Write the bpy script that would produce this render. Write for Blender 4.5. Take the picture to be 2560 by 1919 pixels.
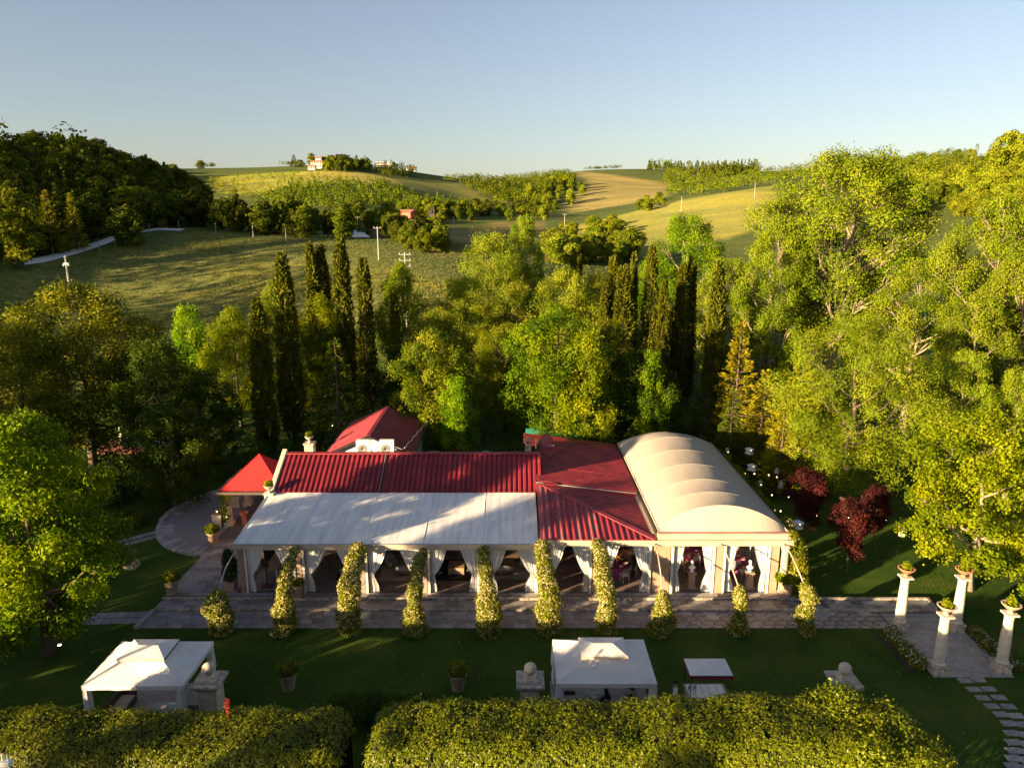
import bpy, bmesh, math, random
import numpy as np
from mathutils import Vector, Matrix
for _o in list(bpy.data.objects): bpy.data.objects.remove(_o)
sc = bpy.context.scene
COL = sc.collection
R = math.radians
# ------------------------------------------------------------------ camera, sky, sun, exposure
CAM_Z, PITCH, FPX = 21.4, R(13.15), 1777.0          # metres above the lawn, tilt down, focal length in photo pixels
cam_d = bpy.data.cameras.new('camera'); cam = bpy.data.objects.new('camera', cam_d); COL.objects.link(cam)
cam.location = (0, 0, CAM_Z); cam.rotation_euler = (R(90) - PITCH, 0, 0)
cam_d.sensor_width = 36.0; cam_d.lens = 36.0 * FPX / 2560.0
cam_d.clip_start = 0.5; cam_d.clip_end = 9000
sc.camera = cam
SUN_EL, SUN_AZ = R(9.6), math.atan2(-0.82, -0.57)    # low evening sun behind the camera, to the left
world = bpy.data.worlds.new('World'); sc.world = world; world.use_nodes = True
wn = world.node_tree.nodes; wl = world.node_tree.links
bg = wn['Background']
sky = wn.new('ShaderNodeTexSky'); sky.sky_type = 'NISHITA'; sky.sun_disc = False
sky.sun_elevation = SUN_EL; sky.sun_rotation = SUN_AZ; sky.altitude = 150
sky.air_density = 1.0; sky.dust_density = 1.3; sky.ozone_density = 1.4
tint = wn.new('ShaderNodeMix'); tint.data_type = 'RGBA'; tint.blend_type = 'MULTIPLY'; tint.inputs[0].default_value = 1.0
tint.inputs[7].default_value = (0.85, 0.81, 0.85, 1)         # white balance of the whole sky
soft = wn.new('ShaderNodeHueSaturation'); soft.inputs['Saturation'].default_value = 0.82     # slightly greyer evening air
wl.new(sky.outputs[0], soft.inputs['Color']); wl.new(soft.outputs[0], tint.inputs[6]); wl.new(tint.outputs[2], bg.inputs[0]); bg.inputs[1].default_value = 0.05
sun_d = bpy.data.lights.new('sun', 'SUN'); sun = bpy.data.objects.new('sun', sun_d); COL.objects.link(sun)
sun_d.energy = 5.0; sun_d.angle = R(0.55); sun_d.color = (1.0, 0.725, 0.40)
LIGHT_DIR = Vector((-math.sin(SUN_AZ) * math.cos(SUN_EL), -math.cos(SUN_AZ) * math.cos(SUN_EL), -math.sin(SUN_EL)))
sun.rotation_euler = LIGHT_DIR.to_track_quat('-Z', 'Y').to_euler()
sun.location = (-60, -40, 60)
vs = sc.view_settings
vs.view_transform = 'Standard'; vs.look = 'None'; vs.gamma = 1.0; vs.exposure = 2.28
vs.use_curve_mapping = False
sc.cycles.max_bounces = 6; sc.cycles.diffuse_bounces = 3; sc.cycles.transmission_bounces = 3
sc.cycles.use_denoising = True
sc.cycles.use_adaptive_sampling = True; sc.cycles.adaptive_threshold = 0.02
sc.cycles.sample_clamp_indirect = 4.0

# ------------------------------------------------------------------ helpers
CP, SP = math.cos(PITCH), math.sin(PITCH)
def on_z(px, py, z=0.0):
    """plan position of a point of the photo that lies at height z"""
    k = (py - 959.5) / FPX
    zc = (CAM_Z - z) / (SP + k * CP)
    return ((px - 1280) / FPX * zc, zc * (CP - k * SP))
def on_y(px, py, y):
    """position of a point of the photo that stands at depth y"""
    k = (py - 959.5) / FPX
    zc = y / (CP - k * SP)
    return ((px - 1280) / FPX * zc, y, CAM_Z - zc * (SP + k * CP))

def thing(name, label, cat, loc=(0, 0, 0), rotz=0.0, group=None, scale=None):
    o = bpy.data.objects.new(name, None); COL.objects.link(o)
    o.empty_display_size = 0.3
    o.location = loc; o.rotation_euler = (0, 0, rotz)
    if scale: o.scale = scale
    o['label'] = label; o['category'] = cat; o['kind'] = 'thing'
    if group: o['group'] = group
    return o
def tag(o, label, cat, group=None):
    o['label'] = label; o['category'] = cat; o['kind'] = 'thing'
    if group: o['group'] = group
    return o
def add_obj(name, me, parent=None, loc=(0, 0, 0), rotz=0.0):
    o = bpy.data.objects.new(name, me); COL.objects.link(o)
    o.location = loc; o.rotation_euler = (0, 0, rotz)
    if parent is not None: o.parent = parent
    return o
def structure(o): o['kind'] = 'structure'; return o
def stuff(o): o['kind'] = 'stuff'; return o
def dup(root, loc, rotz=0.0, label=None, group=None, scale=None):
    r = root.copy(); COL.objects.link(r); r.location = loc; r.rotation_euler = (0, 0, rotz)
    if scale: r.scale = scale
    if label: r['label'] = label
    if group: r['group'] = group
    for ch in list(root.children):
        c = ch.copy(); COL.objects.link(c); c.parent = r
        for g in list(ch.children):
            d = g.copy(); COL.objects.link(d); d.parent = c
    return r

class MB:
    """collects shapes; build() links them as one mesh object"""
    def __init__(s): s.v = []; s.f = []; s.m = []; s.mi = 0
    def add(s, vs_, fs_):
        b = len(s.v); s.v.extend([tuple(p) for p in vs_])
        for f in fs_: s.f.append(tuple(i + b for i in f)); s.m.append(s.mi)
        return s
    def box(s, x0, x1, y0, y1, z0, z1):
        return s.add([(x0,y0,z0),(x1,y0,z0),(x1,y1,z0),(x0,y1,z0),(x0,y0,z1),(x1,y0,z1),(x1,y1,z1),(x0,y1,z1)],
                     [(0,3,2,1),(4,5,6,7),(0,1,5,4),(1,2,6,5),(2,3,7,6),(3,0,4,7)])
    def prism(s, poly, z0, z1):
        n = len(poly)
        return s.add([(x,y,z0) for x,y in poly] + [(x,y,z1) for x,y in poly],
                     [tuple(range(n-1,-1,-1)), tuple(range(n,2*n))] + [(i,(i+1)%n,(i+1)%n+n,i+n) for i in range(n)])
    def frustum(s, cx, cy, z0, z1, a0, b0, a1, b1):
        return s.add([(cx-a0,cy-b0,z0),(cx+a0,cy-b0,z0),(cx+a0,cy+b0,z0),(cx-a0,cy+b0,z0),
                      (cx-a1,cy-b1,z1),(cx+a1,cy-b1,z1),(cx+a1,cy+b1,z1),(cx-a1,cy+b1,z1)],
                     [(0,3,2,1),(4,5,6,7),(0,1,5,4),(1,2,6,5),(2,3,7,6),(3,0,4,7)])
    def slab(s, a, b, c, d, t):
        """quad a b c d (counter-clockwise from above) with thickness t downward along its normal"""
        A,B,C,D = (Vector(p) for p in (a,b,c,d))
        n = (B-A).cross(D-A).normalized() * t
        return s.add([A-n,B-n,C-n,D-n,A,B,C,D], [(0,3,2,1),(4,5,6,7),(0,1,5,4),(1,2,6,5),(2,3,7,6),(3,0,4,7)])
    def lathe(s, prof, n=16, c=(0,0,0), squash=1.0):
        vs_, fs_ = [], []
        for r, z in prof:
            for i in range(n):
                a = 2*math.pi*i/n; vs_.append((c[0]+r*math.cos(a), c[1]+r*squash*math.sin(a), c[2]+z))
        for j in range(len(prof)-1):
            for i in range(n):
                k = (i+1) % n; fs_.append((j*n+i, j*n+k, (j+1)*n+k, (j+1)*n+i))
        fs_.append(tuple(range(n-1,-1,-1))); m = (len(prof)-1)*n; fs_.append(tuple(range(m, m+n)))
        return s.add(vs_, fs_)
    def tube(s, pts, rad, n=7, cap=True):
        P = [Vector(p) for p in pts]; m = len(P)
        rad = [rad]*m if not hasattr(rad, '__len__') else rad
        vs_, fs_ = [], []
        t0 = (P[1]-P[0]).normalized(); u = t0.orthogonal().normalized()
        for j in range(m):
            t = (P[min(j+1,m-1)]-P[max(j-1,0)])
            t = t.normalized() if t.length > 1e-9 else t0
            u = (u - t*u.dot(t)); u = u.normalized() if u.length > 1e-6 else t.orthogonal().normalized()
            w = t.cross(u)
            for i in range(n):
                a = 2*math.pi*i/n; vs_.append(P[j] + (u*math.cos(a)+w*math.sin(a))*rad[j])
        for j in range(m-1):
            for i in range(n):
                k = (i+1) % n; fs_.append((j*n+i, j*n+k, (j+1)*n+k, (j+1)*n+i))
        if cap: fs_.append(tuple(range(n-1,-1,-1))); fs_.append(tuple(range((m-1)*n, m*n)))
        return s.add(vs_, fs_)
    def ball(s, c, r, nu=14, nv=9, sq=(1,1,1)):
        prof = [(max(1e-3, math.sin(math.pi*j/nv)), -math.cos(math.pi*j/nv)) for j in range(nv+1)]
        b = MB().lathe(prof, nu)
        return s.add([(c[0]+x*r*sq[0], c[1]+y*r*sq[1], c[2]+z*r*sq[2]) for x,y,z in b.v], b.f)
    def grid(s, fn, nu, nv, closed_u=False):
        vs_, fs_ = [], []
        for j in range(nv+1):
            for i in range(nu + (0 if closed_u else 1)): vs_.append(fn(i/nu, j/nv))
        w = nu if closed_u else nu+1
        for j in range(nv):
            for i in range(nu):
                k = (i+1) % w
                fs_.append((j*w+i, j*w+k, (j+1)*w+k, (j+1)*w+i))
        return s.add(vs_, fs_)
    def mesh(s, name, mats, smooth=False):
        me = bpy.data.meshes.new(name); me.from_pydata(s.v, [], s.f)
        for m in (mats if isinstance(mats, (list, tuple)) else [mats]): me.materials.append(m)
        if isinstance(mats, (list, tuple)): me.polygons.foreach_set('material_index', s.m)
        if smooth: me.polygons.foreach_set('use_smooth', [True]*len(me.polygons))
        me.update(); return me
    def build(s, name, mats, parent=None, smooth=False, loc=(0,0,0), rotz=0.0, bevel=0.0):
        o = add_obj(name, s.mesh(name, mats, smooth), parent, loc, rotz)
        if bevel:
            b = o.modifiers.new('bevel', 'BEVEL'); b.width = bevel; b.segments = 2; b.limit_method = 'ANGLE'
        if smooth and not bevel: pass
        return o

# ------------------------------------------------------------------ materials
def _nt(name):
    m = bpy.data.materials.new(name); m.use_nodes = True
    return m, m.node_tree.nodes, m.node_tree.links, m.node_tree.nodes['Principled BSDF']
def _ramp(n, stops):
    r = n.new('ShaderNodeValToRGB'); e = r.color_ramp.elements
    while len(e) < len(stops): e.new(0.5)
    for i, (p, c) in enumerate(stops): e[i].position = p; e[i].color = (c[0], c[1], c[2], 1)
    return r
def mat(name, col, rough=0.7, var=0.15, scale=3.0, bump=0.0, bscale=40.0, metallic=0.0, objvar=0.0, col2=None, stretch=None, spec=0.4, detail=5.0):
    """plain surface: base colour that wanders towards col2 with noise, fine relief"""
    m, n, l, p = _nt(name)
    tc = n.new('ShaderNodeTexCoord'); mp = n.new('ShaderNodeMapping'); l.new(tc.outputs['Object'], mp.inputs[0])
    if stretch: mp.inputs['Scale'].default_value = stretch
    ns = n.new('ShaderNodeTexNoise'); ns.inputs['Scale'].default_value = scale; ns.inputs['Detail'].default_value = detail
    ns.inputs['Roughness'].default_value = 0.6
    l.new(mp.outputs[0], ns.inputs['Vector'])
    c2 = col2 or tuple(c*(1-var) for c in col)
    c1 = tuple(min(1, c*(1+var*0.5)) for c in col)
    rp = _ramp(n, [(0.32, c2), (0.62, c1)]); l.new(ns.outputs[0], rp.inputs[0])
    if objvar:                                   # each sheet or stone has its own tone
        oi = n.new('ShaderNodeObjectInfo'); mr = n.new('ShaderNodeMapRange'); mr.inputs[3].default_value = 1-objvar; mr.inputs[4].default_value = 1+objvar
        hs = n.new('ShaderNodeHueSaturation'); l.new(oi.outputs['Random'], mr.inputs[0]); l.new(mr.outputs[0], hs.inputs['Value']); l.new(rp.outputs[0], hs.inputs['Color']); l.new(hs.outputs[0], p.inputs['Base Color'])
    else: l.new(rp.outputs[0], p.inputs['Base Color'])
    p.inputs['Roughness'].default_value = rough; p.inputs['Metallic'].default_value = metallic
    p.inputs['Specular IOR Level'].default_value = spec
    if bump:
        nb = n.new('ShaderNodeTexNoise'); nb.inputs['Scale'].default_value = bscale; nb.inputs['Detail'].default_value = 4
        l.new(mp.outputs[0], nb.inputs['Vector'])
        bp = n.new('ShaderNodeBump'); bp.inputs['Strength'].default_value = bump; bp.inputs['Distance'].default_value = 0.02
        l.new(nb.outputs[0], bp.inputs['Height']); l.new(bp.outputs[0], p.inputs['Normal'])
    return m
def leaf_mat(name, dark, mid, light, trans=0.35, rough=0.5, tcol=None, spec=0.07):
    m, n, l, p = _nt(name)
    at = n.new('ShaderNodeAttribute'); at.attribute_name = 'rnd'
    rp = _ramp(n, [(0.0, dark), (0.5, mid), (1.0, light)]); l.new(at.outputs['Fac'], rp.inputs[0])
    oi = n.new('ShaderNodeObjectInfo'); hs = n.new('ShaderNodeHueSaturation')
    mr = n.new('ShaderNodeMapRange'); mr.inputs[3].default_value = 0.86; mr.inputs[4].default_value = 1.14
    l.new(oi.outputs['Random'], mr.inputs[0]); l.new(mr.outputs[0], hs.inputs['Value'])
    mh = n.new('ShaderNodeMapRange'); mh.inputs[3].default_value = 0.493; mh.inputs[4].default_value = 0.507
    l.new(oi.outputs['Random'], mh.inputs[0]); l.new(mh.outputs[0], hs.inputs['Hue'])
    l.new(rp.outputs[0], hs.inputs['Color'])
    l.new(hs.outputs[0], p.inputs['Base Color']); p.inputs['Roughness'].default_value = rough
    p.inputs['Specular IOR Level'].default_value = spec
    tr = n.new('ShaderNodeBsdfTranslucent')
    mx0 = n.new('ShaderNodeMix'); mx0.data_type = 'RGBA'; mx0.blend_type = 'MULTIPLY'; mx0.inputs[0].default_value = 1
    l.new(hs.outputs[0], mx0.inputs[6]); mx0.inputs[7].default_value = (*(tcol or (1.5, 1.5, 0.35)), 1)
    l.new(mx0.outputs[2], tr.inputs[0])
    mx = n.new('ShaderNodeMixShader'); mx.inputs[0].default_value = trans
    l.new(p.outputs[0], mx.inputs[1]); l.new(tr.outputs[0], mx.inputs[2])
    l.new(mx.outputs[0], n['Material Output'].inputs[0])
    return m
def emit_mat(name, col, strength):
    m, n, l, p = _nt(name)
    p.inputs['Base Color'].default_value = (*col, 1); p.inputs['Emission Color'].default_value = (*col, 1)
    p.inputs['Emission Strength'].default_value = strength
    m.cycles.emission_sampling = 'NONE'
    return m
def cloth_mat(name, col, trans=0.25, streak=0.0, col2=None, rough=0.85):
    """white fabric that lets some light through; streak: dirt running down"""
    m, n, l, p = _nt(name)
    tc = n.new('ShaderNodeTexCoord'); mp = n.new('ShaderNodeMapping'); l.new(tc.outputs['Object'], mp.inputs[0])
    mp.inputs['Scale'].default_value = (2.2, 0.16, 0.16) if streak else (1, 1, 1)
    ns = n.new('ShaderNodeTexNoise'); ns.inputs['Scale'].default_value = 1.6; ns.inputs['Detail'].default_value = 6
    l.new(mp.outputs[0], ns.inputs['Vector'])
    c2 = col2 or tuple(c*(1-max(streak, 0.06)) for c in col)
    rp = _ramp(n, [(0.3, c2), (0.6, col)]); l.new(ns.outputs[0], rp.inputs[0])
    l.new(rp.outputs[0], p.inputs['Base Color']); p.inputs['Roughness'].default_value = rough
    p.inputs['Specular IOR Level'].default_value = 0.2
    n2 = n.new('ShaderNodeTexNoise'); n2.inputs['Scale'].default_value = 2.5; n2.inputs['Detail'].default_value = 3
    l.new(tc.outputs['Object'], n2.inputs['Vector'])
    bp = n.new('ShaderNodeBump'); bp.inputs['Strength'].default_value = 0.25; bp.inputs['Distance'].default_value = 0.05
    l.new(n2.outputs[0], bp.inputs['Height']); l.new(bp.outputs[0], p.inputs['Normal'])
    if trans:
        tr = n.new('ShaderNodeBsdfTranslucent'); l.new(rp.outputs[0], tr.inputs[0])
        mx = n.new('ShaderNodeMixShader'); mx.inputs[0].default_value = trans
        l.new(p.outputs[0], mx.inputs[1]); l.new(tr.outputs[0], mx.inputs[2]); l.new(mx.outputs[0], n['Material Output'].inputs[0])
    return m

M = {}
M['plaster']  = mat('brown_plaster', (0.30, 0.205, 0.155), 0.85, 0.2, 2.0, 0.2, 30)
M['white']    = mat('cream_painted_wood', (0.60, 0.56, 0.49), 0.55, 0.1, 2.0)
M['fascia']   = mat('cream_fascia_paint', (0.41, 0.335, 0.25), 0.6, 0.14, 1.2, 0.1, 14)
M['peach']    = mat('peach_wall_render', (0.34, 0.23, 0.155), 0.85, 0.12, 1.5, 0.15, 40)
M['redroof']  = mat('red_painted_metal', (0.20, 0.018, 0.026), 0.46, 0.34, 1.1, 0.08, 8, spec=0.45, objvar=0.16)
M['redroof_d']= mat('worn_red_metal', (0.17, 0.016, 0.023), 0.5, 0.4, 1.4, 0.1, 10, spec=0.5)
M['redworn']  = mat('flaking_red_metal', (0.29, 0.025, 0.036), 0.5, 0.3, 2.2, 0.1, 12, col2=(0.13, 0.10, 0.095))
M['redcloth'] = cloth_mat('red_canvas', (0.62, 0.03, 0.03), 0.15, col2=(0.50, 0.025, 0.028))
M['canvas']   = cloth_mat('white_awning_canvas', (0.74, 0.73, 0.715), 0.05, 0.22)
M['vault']    = cloth_mat('cream_vault_canvas', (0.40, 0.35, 0.295), 0.06, 0.08)
M['tent']     = cloth_mat('white_gazebo_canvas', (0.72, 0.70, 0.67), 0.12, col2=(0.62, 0.60, 0.57))
M['curtain']  = cloth_mat('white_curtain', (0.78, 0.77, 0.76), 0.25)
M['tent_dark']= mat('dark_tent_gap', (0.10, 0.10, 0.11), 0.8, 0.3, 5)
M['stone']    = mat('travertine', (0.50, 0.42, 0.33), 0.85, 0.28, 3.5, 0.5, 18)
M['stone_old']= mat('lichened_stone', (0.42, 0.36, 0.29), 0.9, 0.4, 5.0, 0.7, 22, col2=(0.17, 0.14, 0.12))
M['column']   = mat('cream_column_stone', (0.50, 0.44, 0.35), 0.75, 0.18, 3.0, 0.25, 22)
M['slab_a']   = mat('porphyry_paving', (0.225, 0.208, 0.212), 0.72, 0.3, 6, 0.35, 30, objvar=0.16)
M['slab_b']   = mat('pale_porphyry_paving', (0.31, 0.29, 0.285), 0.75, 0.22, 5, 0.3, 30, objvar=0.16)
M['slab_c']   = mat('brownish_porphyry_paving', (0.20, 0.17, 0.158), 0.72, 0.25, 5, 0.3, 30, objvar=0.16)
M['slab_blotched'] = mat('blotched_porphyry_paving', (0.27, 0.235, 0.215), 0.6, 0.2, 2.6, 0.25, 30, col2=(0.085, 0.072, 0.075), detail=1.5, objvar=0.16)  # dark blotches from coarse noise
M['joint']    = mat('mortar_joint', (0.10, 0.088, 0.08), 0.95, 0.3, 10)
M['nosing']   = mat('step_edge_stone', (0.34, 0.29, 0.25), 0.8, 0.45, 4.0, 0.5, 20, col2=(0.11, 0.09, 0.08), objvar=0.16)
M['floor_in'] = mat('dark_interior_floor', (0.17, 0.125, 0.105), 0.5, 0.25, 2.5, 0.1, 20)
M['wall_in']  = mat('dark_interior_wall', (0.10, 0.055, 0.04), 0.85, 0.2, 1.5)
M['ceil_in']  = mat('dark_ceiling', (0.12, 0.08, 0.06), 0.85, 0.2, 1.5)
M['terracotta'] = mat('weathered_terracotta', (0.40, 0.275, 0.20), 0.85, 0.3, 6.0, 0.4, 25)
M['terra_red']= mat('red_terracotta', (0.40, 0.15, 0.075), 0.8, 0.2, 6.0, 0.3, 25)
M['soil']     = mat('dark_soil', (0.045, 0.032, 0.022), 0.95, 0.4, 12, 0.6, 30)
M['black']    = mat('black_metal', (0.02, 0.02, 0.022), 0.45, 0.2, 6)
M['rubber']   = mat('black_cable', (0.012, 0.012, 0.013), 0.6, 0.1, 6)
M['galv']     = mat('galvanised_metal', (0.34, 0.33, 0.32), 0.5, 0.2, 6, metallic=0.3)
M['concrete'] = mat('concrete_pole', (0.36, 0.34, 0.31), 0.9, 0.2, 3)
M['acwhite']  = mat('appliance_white', (0.72, 0.71, 0.68), 0.45, 0.05, 2)
M['acgrey']   = mat('fan_grille_grey', (0.18, 0.19, 0.20), 0.5, 0.1, 4)
M['gutter']   = mat('brown_gutter', (0.085, 0.065, 0.048), 0.5, 0.15, 4)
M['bark']     = mat('brown_bark', (0.10, 0.072, 0.05), 0.95, 0.35, 6, 0.6, 14, stretch=(1, 1, 0.25))
M['barkpale'] = mat('pale_poplar_bark', (0.25, 0.20, 0.135), 0.9, 0.3, 5, 0.4, 14, stretch=(1, 1, 0.3))
M['gold']     = mat('gold_ball', (0.65, 0.40, 0.08), 0.22, 0.1, 5, metallic=1.0)
M['grey_fab'] = mat('grey_upholstery', (0.30, 0.275, 0.26), 0.9, 0.12, 8, 0.2, 60)
M['wicker']   = mat('dark_wicker', (0.045, 0.038, 0.036), 0.7, 0.3, 20, 0.4, 60)
M['rug_light']= mat('beige_rug', (0.36, 0.29, 0.23), 0.95, 0.1, 6)
M['rug_dark'] = mat('black_rug', (0.012, 0.011, 0.013), 0.95, 0.1, 6)
M['magenta']  = mat('magenta_tablecloth', (0.30, 0.05, 0.13), 0.85, 0.15, 5)
M['wood_dark']= mat('dark_wood', (0.075, 0.032, 0.02), 0.5, 0.3, 5)
M['wood']     = mat('light_wood', (0.33, 0.22, 0.13), 0.6, 0.2, 5)
M['marble']   = mat('white_plaster_bust', (0.82, 0.81, 0.79), 0.5, 0.04, 4)
M['sphere']   = mat('dark_stone_ball', (0.075, 0.062, 0.062), 0.55, 0.35, 3.5, 0.25, 20)
M['maroon']   = mat('maroon_trim', (0.15, 0.012, 0.03), 0.8, 0.1, 4)
M['glass']    = mat('glass_top', (0.20, 0.235, 0.26), 0.12, 0.05, 2, spec=0.8)
M['bulb']     = emit_mat('lit_bulb', (1.0, 0.66, 0.30), 3.0)
M['lamp_on']  = emit_mat('lit_floodlight', (1.0, 0.62, 0.25), 5.0)
# ------------------------------------------------------------------ foliage
def np_mesh(name, co, faces_n, mats, attr=None, smooth=False):
    """co: (n*k,3) vertices, every k of them one face"""
    k = faces_n; nv = len(co); nf = nv // k
    me = bpy.data.meshes.new(name)
    me.vertices.add(nv); me.vertices.foreach_set('co', np.ascontiguousarray(co, dtype=np.float32).ravel())
    me.loops.add(nv); me.loops.foreach_set('vertex_index', np.arange(nv, dtype=np.int32))
    me.polygons.add(nf); me.polygons.foreach_set('loop_start', np.arange(0, nv, k, dtype=np.int32))
    if attr is not None:
        a = me.attributes.new('rnd', 'FLOAT', 'POINT'); a.data.foreach_set('value', np.repeat(attr, k).astype(np.float32))
    me.materials.append(mats)
    me.update(calc_edges=True)
    return me
def unit(a): return a / np.maximum(np.linalg.norm(a, axis=-1, keepdims=True), 1e-9)
def leaves(rng, P, N, L, W, jit=0.9, droop=0.0, fold=0.18, flat=True):
    """one folded diamond leaf at each P: lying flat on the crown (its face towards N) or pointing along N"""
    n = len(P)
    L = (L * rng.uniform(0.65, 1.3, n))[:, None]; W = (W * rng.uniform(0.7, 1.25, n))[:, None]
    if flat:
        U = unit(N + rng.normal(0, jit*0.62, (n, 3)) + np.array([0, 0, 0.12]))
        A = np.cross(U, rng.normal(0, 1, (n, 3))) ; A = unit(unit(A) + np.array([0, 0, -droop]))
        S = unit(np.cross(U, A)); U = np.cross(A, S); P = P - A*L*0.5
    else:
        A = unit(N + rng.normal(0, jit, (n, 3)) + np.array([0, 0, -droop]))
        S = unit(np.cross(A, rng.normal(0, 1, (n, 3)) + np.array([0, 0, 0.01]))); U = np.cross(A, S)
    f = U * W * fold
    return np.stack([P, P + A*L*0.5 + S*W*0.5 - f, P + A*L, P + A*L*0.5 - S*W*0.5 - f], 1).reshape(-1, 3)
def blob_shoots(rng, blobs, n, shell=0.16, up=0.25):
    """n shoots spread over the outside of the blobs: (position, outward direction, blob index)"""
    C = np.array([b[0] for b in blobs]); Rr = np.array([b[1] for b in blobs])
    wgt = Rr[:, 0]*Rr[:, 2]; wgt = wgt / wgt.sum()
    out = []
    got = 0
    while got < n:
        m = int((n-got)*1.9) + 50
        bi = rng.choice(len(blobs), m, p=wgt)
        d = rng.normal(0, 1, (m, 3)); d[:, 2] += up; d = unit(d)
        r = 1 - np.abs(rng.normal(0, shell, m))
        P = C[bi] + d*Rr[bi]*r[:, None]
        # drop those buried in a neighbouring blob
        keep = np.ones(m, bool)
        for j in range(len(blobs)):
            q = ((P - C[j]) / Rr[j]); ins = (q*q).sum(1) < 0.62
            keep &= ~(ins & (bi != j))
        out.append((P[keep], d[keep], bi[keep])); got += keep.sum()
    P = np.concatenate([o[0] for o in out])[:n]; D = np.concatenate([o[1] for o in out])[:n]; B = np.concatenate([o[2] for o in out])[:n]
    return P, D, B
def crown_blobs(rng, h0, h1, rad, nb, prof, rb=(0.26, 0.4), flat=0.8):
    """blobs inside an envelope: prof(t) = relative radius at height t 0..1"""
    out = []
    for i in range(nb):
        t = ((i + rng.uniform(0, 1)) / nb)
        t = t**0.9
        a = i*2.39996 + rng.uniform(-0.6, 0.6)
        br = rad*rng.uniform(*rb)*(0.55 + 0.45*prof(t))
        rr = max(0.0, prof(t)*rad - br*0.7)*math.sqrt(rng.uniform(0.15, 1.0))
        z = h0 + t*(h1-h0)
        out.append(((rr*math.cos(a), rr*math.sin(a), min(z, h1-br*0.85)), (br, br, br*flat*rng.uniform(0.85, 1.2))))
    return out
def blob_leaf_mesh(name, seed, blobs, nshoot, per, L, W, m, spread=0.3, jit=0.9, droop=0.0, shell=0.16, up=0.25, tone=0.28):
    rng = np.random.default_rng(seed)
    P, D, B = blob_shoots(rng, blobs, nshoot, shell, up)
    bt = rng.uniform(0, 1, len(blobs))
    Pn = np.repeat(P, per, 0) + rng.normal(0, spread, (nshoot*per, 3))
    Dn = np.repeat(D, per, 0)
    st = np.repeat(0.5 + (bt[B]-0.5)*tone*2 + rng.normal(0, 0.12, nshoot), per)
    a = np.clip(st + rng.normal(0, 0.07, nshoot*per), 0, 1)
    co = leaves(rng, Pn, Dn, L, W, jit, droop)
    return np_mesh(name, co, 4, m, a)
def limb_mesh(name, seed, h, r0, blobs, m, limbs=9, fork=0.3, top=0.8, twigs=0, lean=(0, 0), rtw=0.35):
    """tapered trunk with limbs that reach into the blobs"""
    rng = random.Random(seed); mb = MB()
    pts = []
    N = 7
    for i in range(N+1):
        t = i/N; w = r0*1.1
        pts.append((lean[0]*t*h*top + rng.uniform(-w, w)*(0.2+t)*(t > 0), lean[1]*t*h*top + rng.uniform(-w, w)*(0.2+t)*(t > 0), t*h*top))
    rad = [r0*(1.35 if i == 0 else 1)*(1-0.82*i/N) for i in range(N+1)]
    mb.tube(pts, rad, 7)
    def at(z):
        t = max(0, min(0.999, z/(h*top)))*N; i = int(t); f = t-i
        return Vector(pts[i]).lerp(Vector(pts[i+1]), f), rad[i]*(1-f)+rad[i+1]*f
    bl = list(blobs); rng.shuffle(bl)
    for c, rr in bl[:limbs]:
        c = Vector(c); d = math.hypot(c.x, c.y)
        z0 = max(h*fork*rng.uniform(0.7, 1.1), min(c.z - d*rng.uniform(0.7, 1.1), h*top*0.95))
        p0, q = at(z0); q = q*0.6 + 0.01
        mid = p0.lerp(c, 0.5) + Vector((rng.uniform(-.1,.1)*d, rng.uniform(-.1,.1)*d, -0.10*d))
        end = p0.lerp(c, 1.05)
        mb.tube([p0, p0.lerp(mid, .5) + Vector((0,0,-0.02*d)), mid, mid.lerp(end, .55) + Vector((rng.uniform(-.15,.15), rng.uniform(-.15,.15), 0.1)), end], [q, q*.8, q*.6, q*.42, q*.22], 5)
        for k in range(twigs):
            s = mid.lerp(end, rng.uniform(0, 0.9))
            e = c + Vector((rng.gauss(0, 1), rng.gauss(0, 1), rng.gauss(0.35, 0.8))).normalized()*rr[0]*rng.uniform(.7, 1.02)
            k1 = s.lerp(e, .5) + Vector((rng.uniform(-.2,.2), rng.uniform(-.2,.2), rng.uniform(-.1,.2)))
            mb.tube([s, k1, e], [q*rtw, q*rtw*0.6, q*rtw*0.25], 4, cap=False)
    return mb.mesh(name, m, smooth=True)

LEAF = {}
LEAF['bright'] = leaf_mat('bright_green_leaves', (0.0423, 0.0949, 0.0020), (0.1031, 0.1849, 0.0031), (0.1918, 0.2600, 0.0047), 0.38)
LEAF['gum']    = leaf_mat('sweetgum_leaves', (0.0494, 0.0958, 0.0016), (0.1166, 0.1797, 0.0024), (0.2057, 0.2457, 0.0036), 0.38)
LEAF['poplar'] = leaf_mat('poplar_leaves', (0.0607, 0.1005, 0.0036), (0.1213, 0.1712, 0.0058), (0.2100, 0.2514, 0.0122), 0.28)
LEAF['ash']    = leaf_mat('ash_leaves', (0.0688, 0.1086, 0.0042), (0.1374, 0.1893, 0.0068), (0.2290, 0.2589, 0.0144), 0.30)
LEAF['oak']    = leaf_mat('oak_leaves', (0.0438, 0.0677, 0.0025), (0.0970, 0.1255, 0.0041), (0.2035, 0.2009, 0.0083), 0.26)
LEAF['dark']   = leaf_mat('dark_evergreen_leaves', (0.0130, 0.0318, 0.0024), (0.0302, 0.0594, 0.0036), (0.0670, 0.0996, 0.0056), 0.2)
LEAF['yellow'] = leaf_mat('yellow_green_leaves', (0.0677, 0.1027, 0.0018), (0.1341, 0.1712, 0.0025), (0.2216, 0.2354, 0.0043), 0.38)
LEAF['olive']  = leaf_mat('olive_green_leaves', (0.0712, 0.1044, 0.0053), (0.1423, 0.1801, 0.0088), (0.2490, 0.2611, 0.0193), 0.3)
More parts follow.
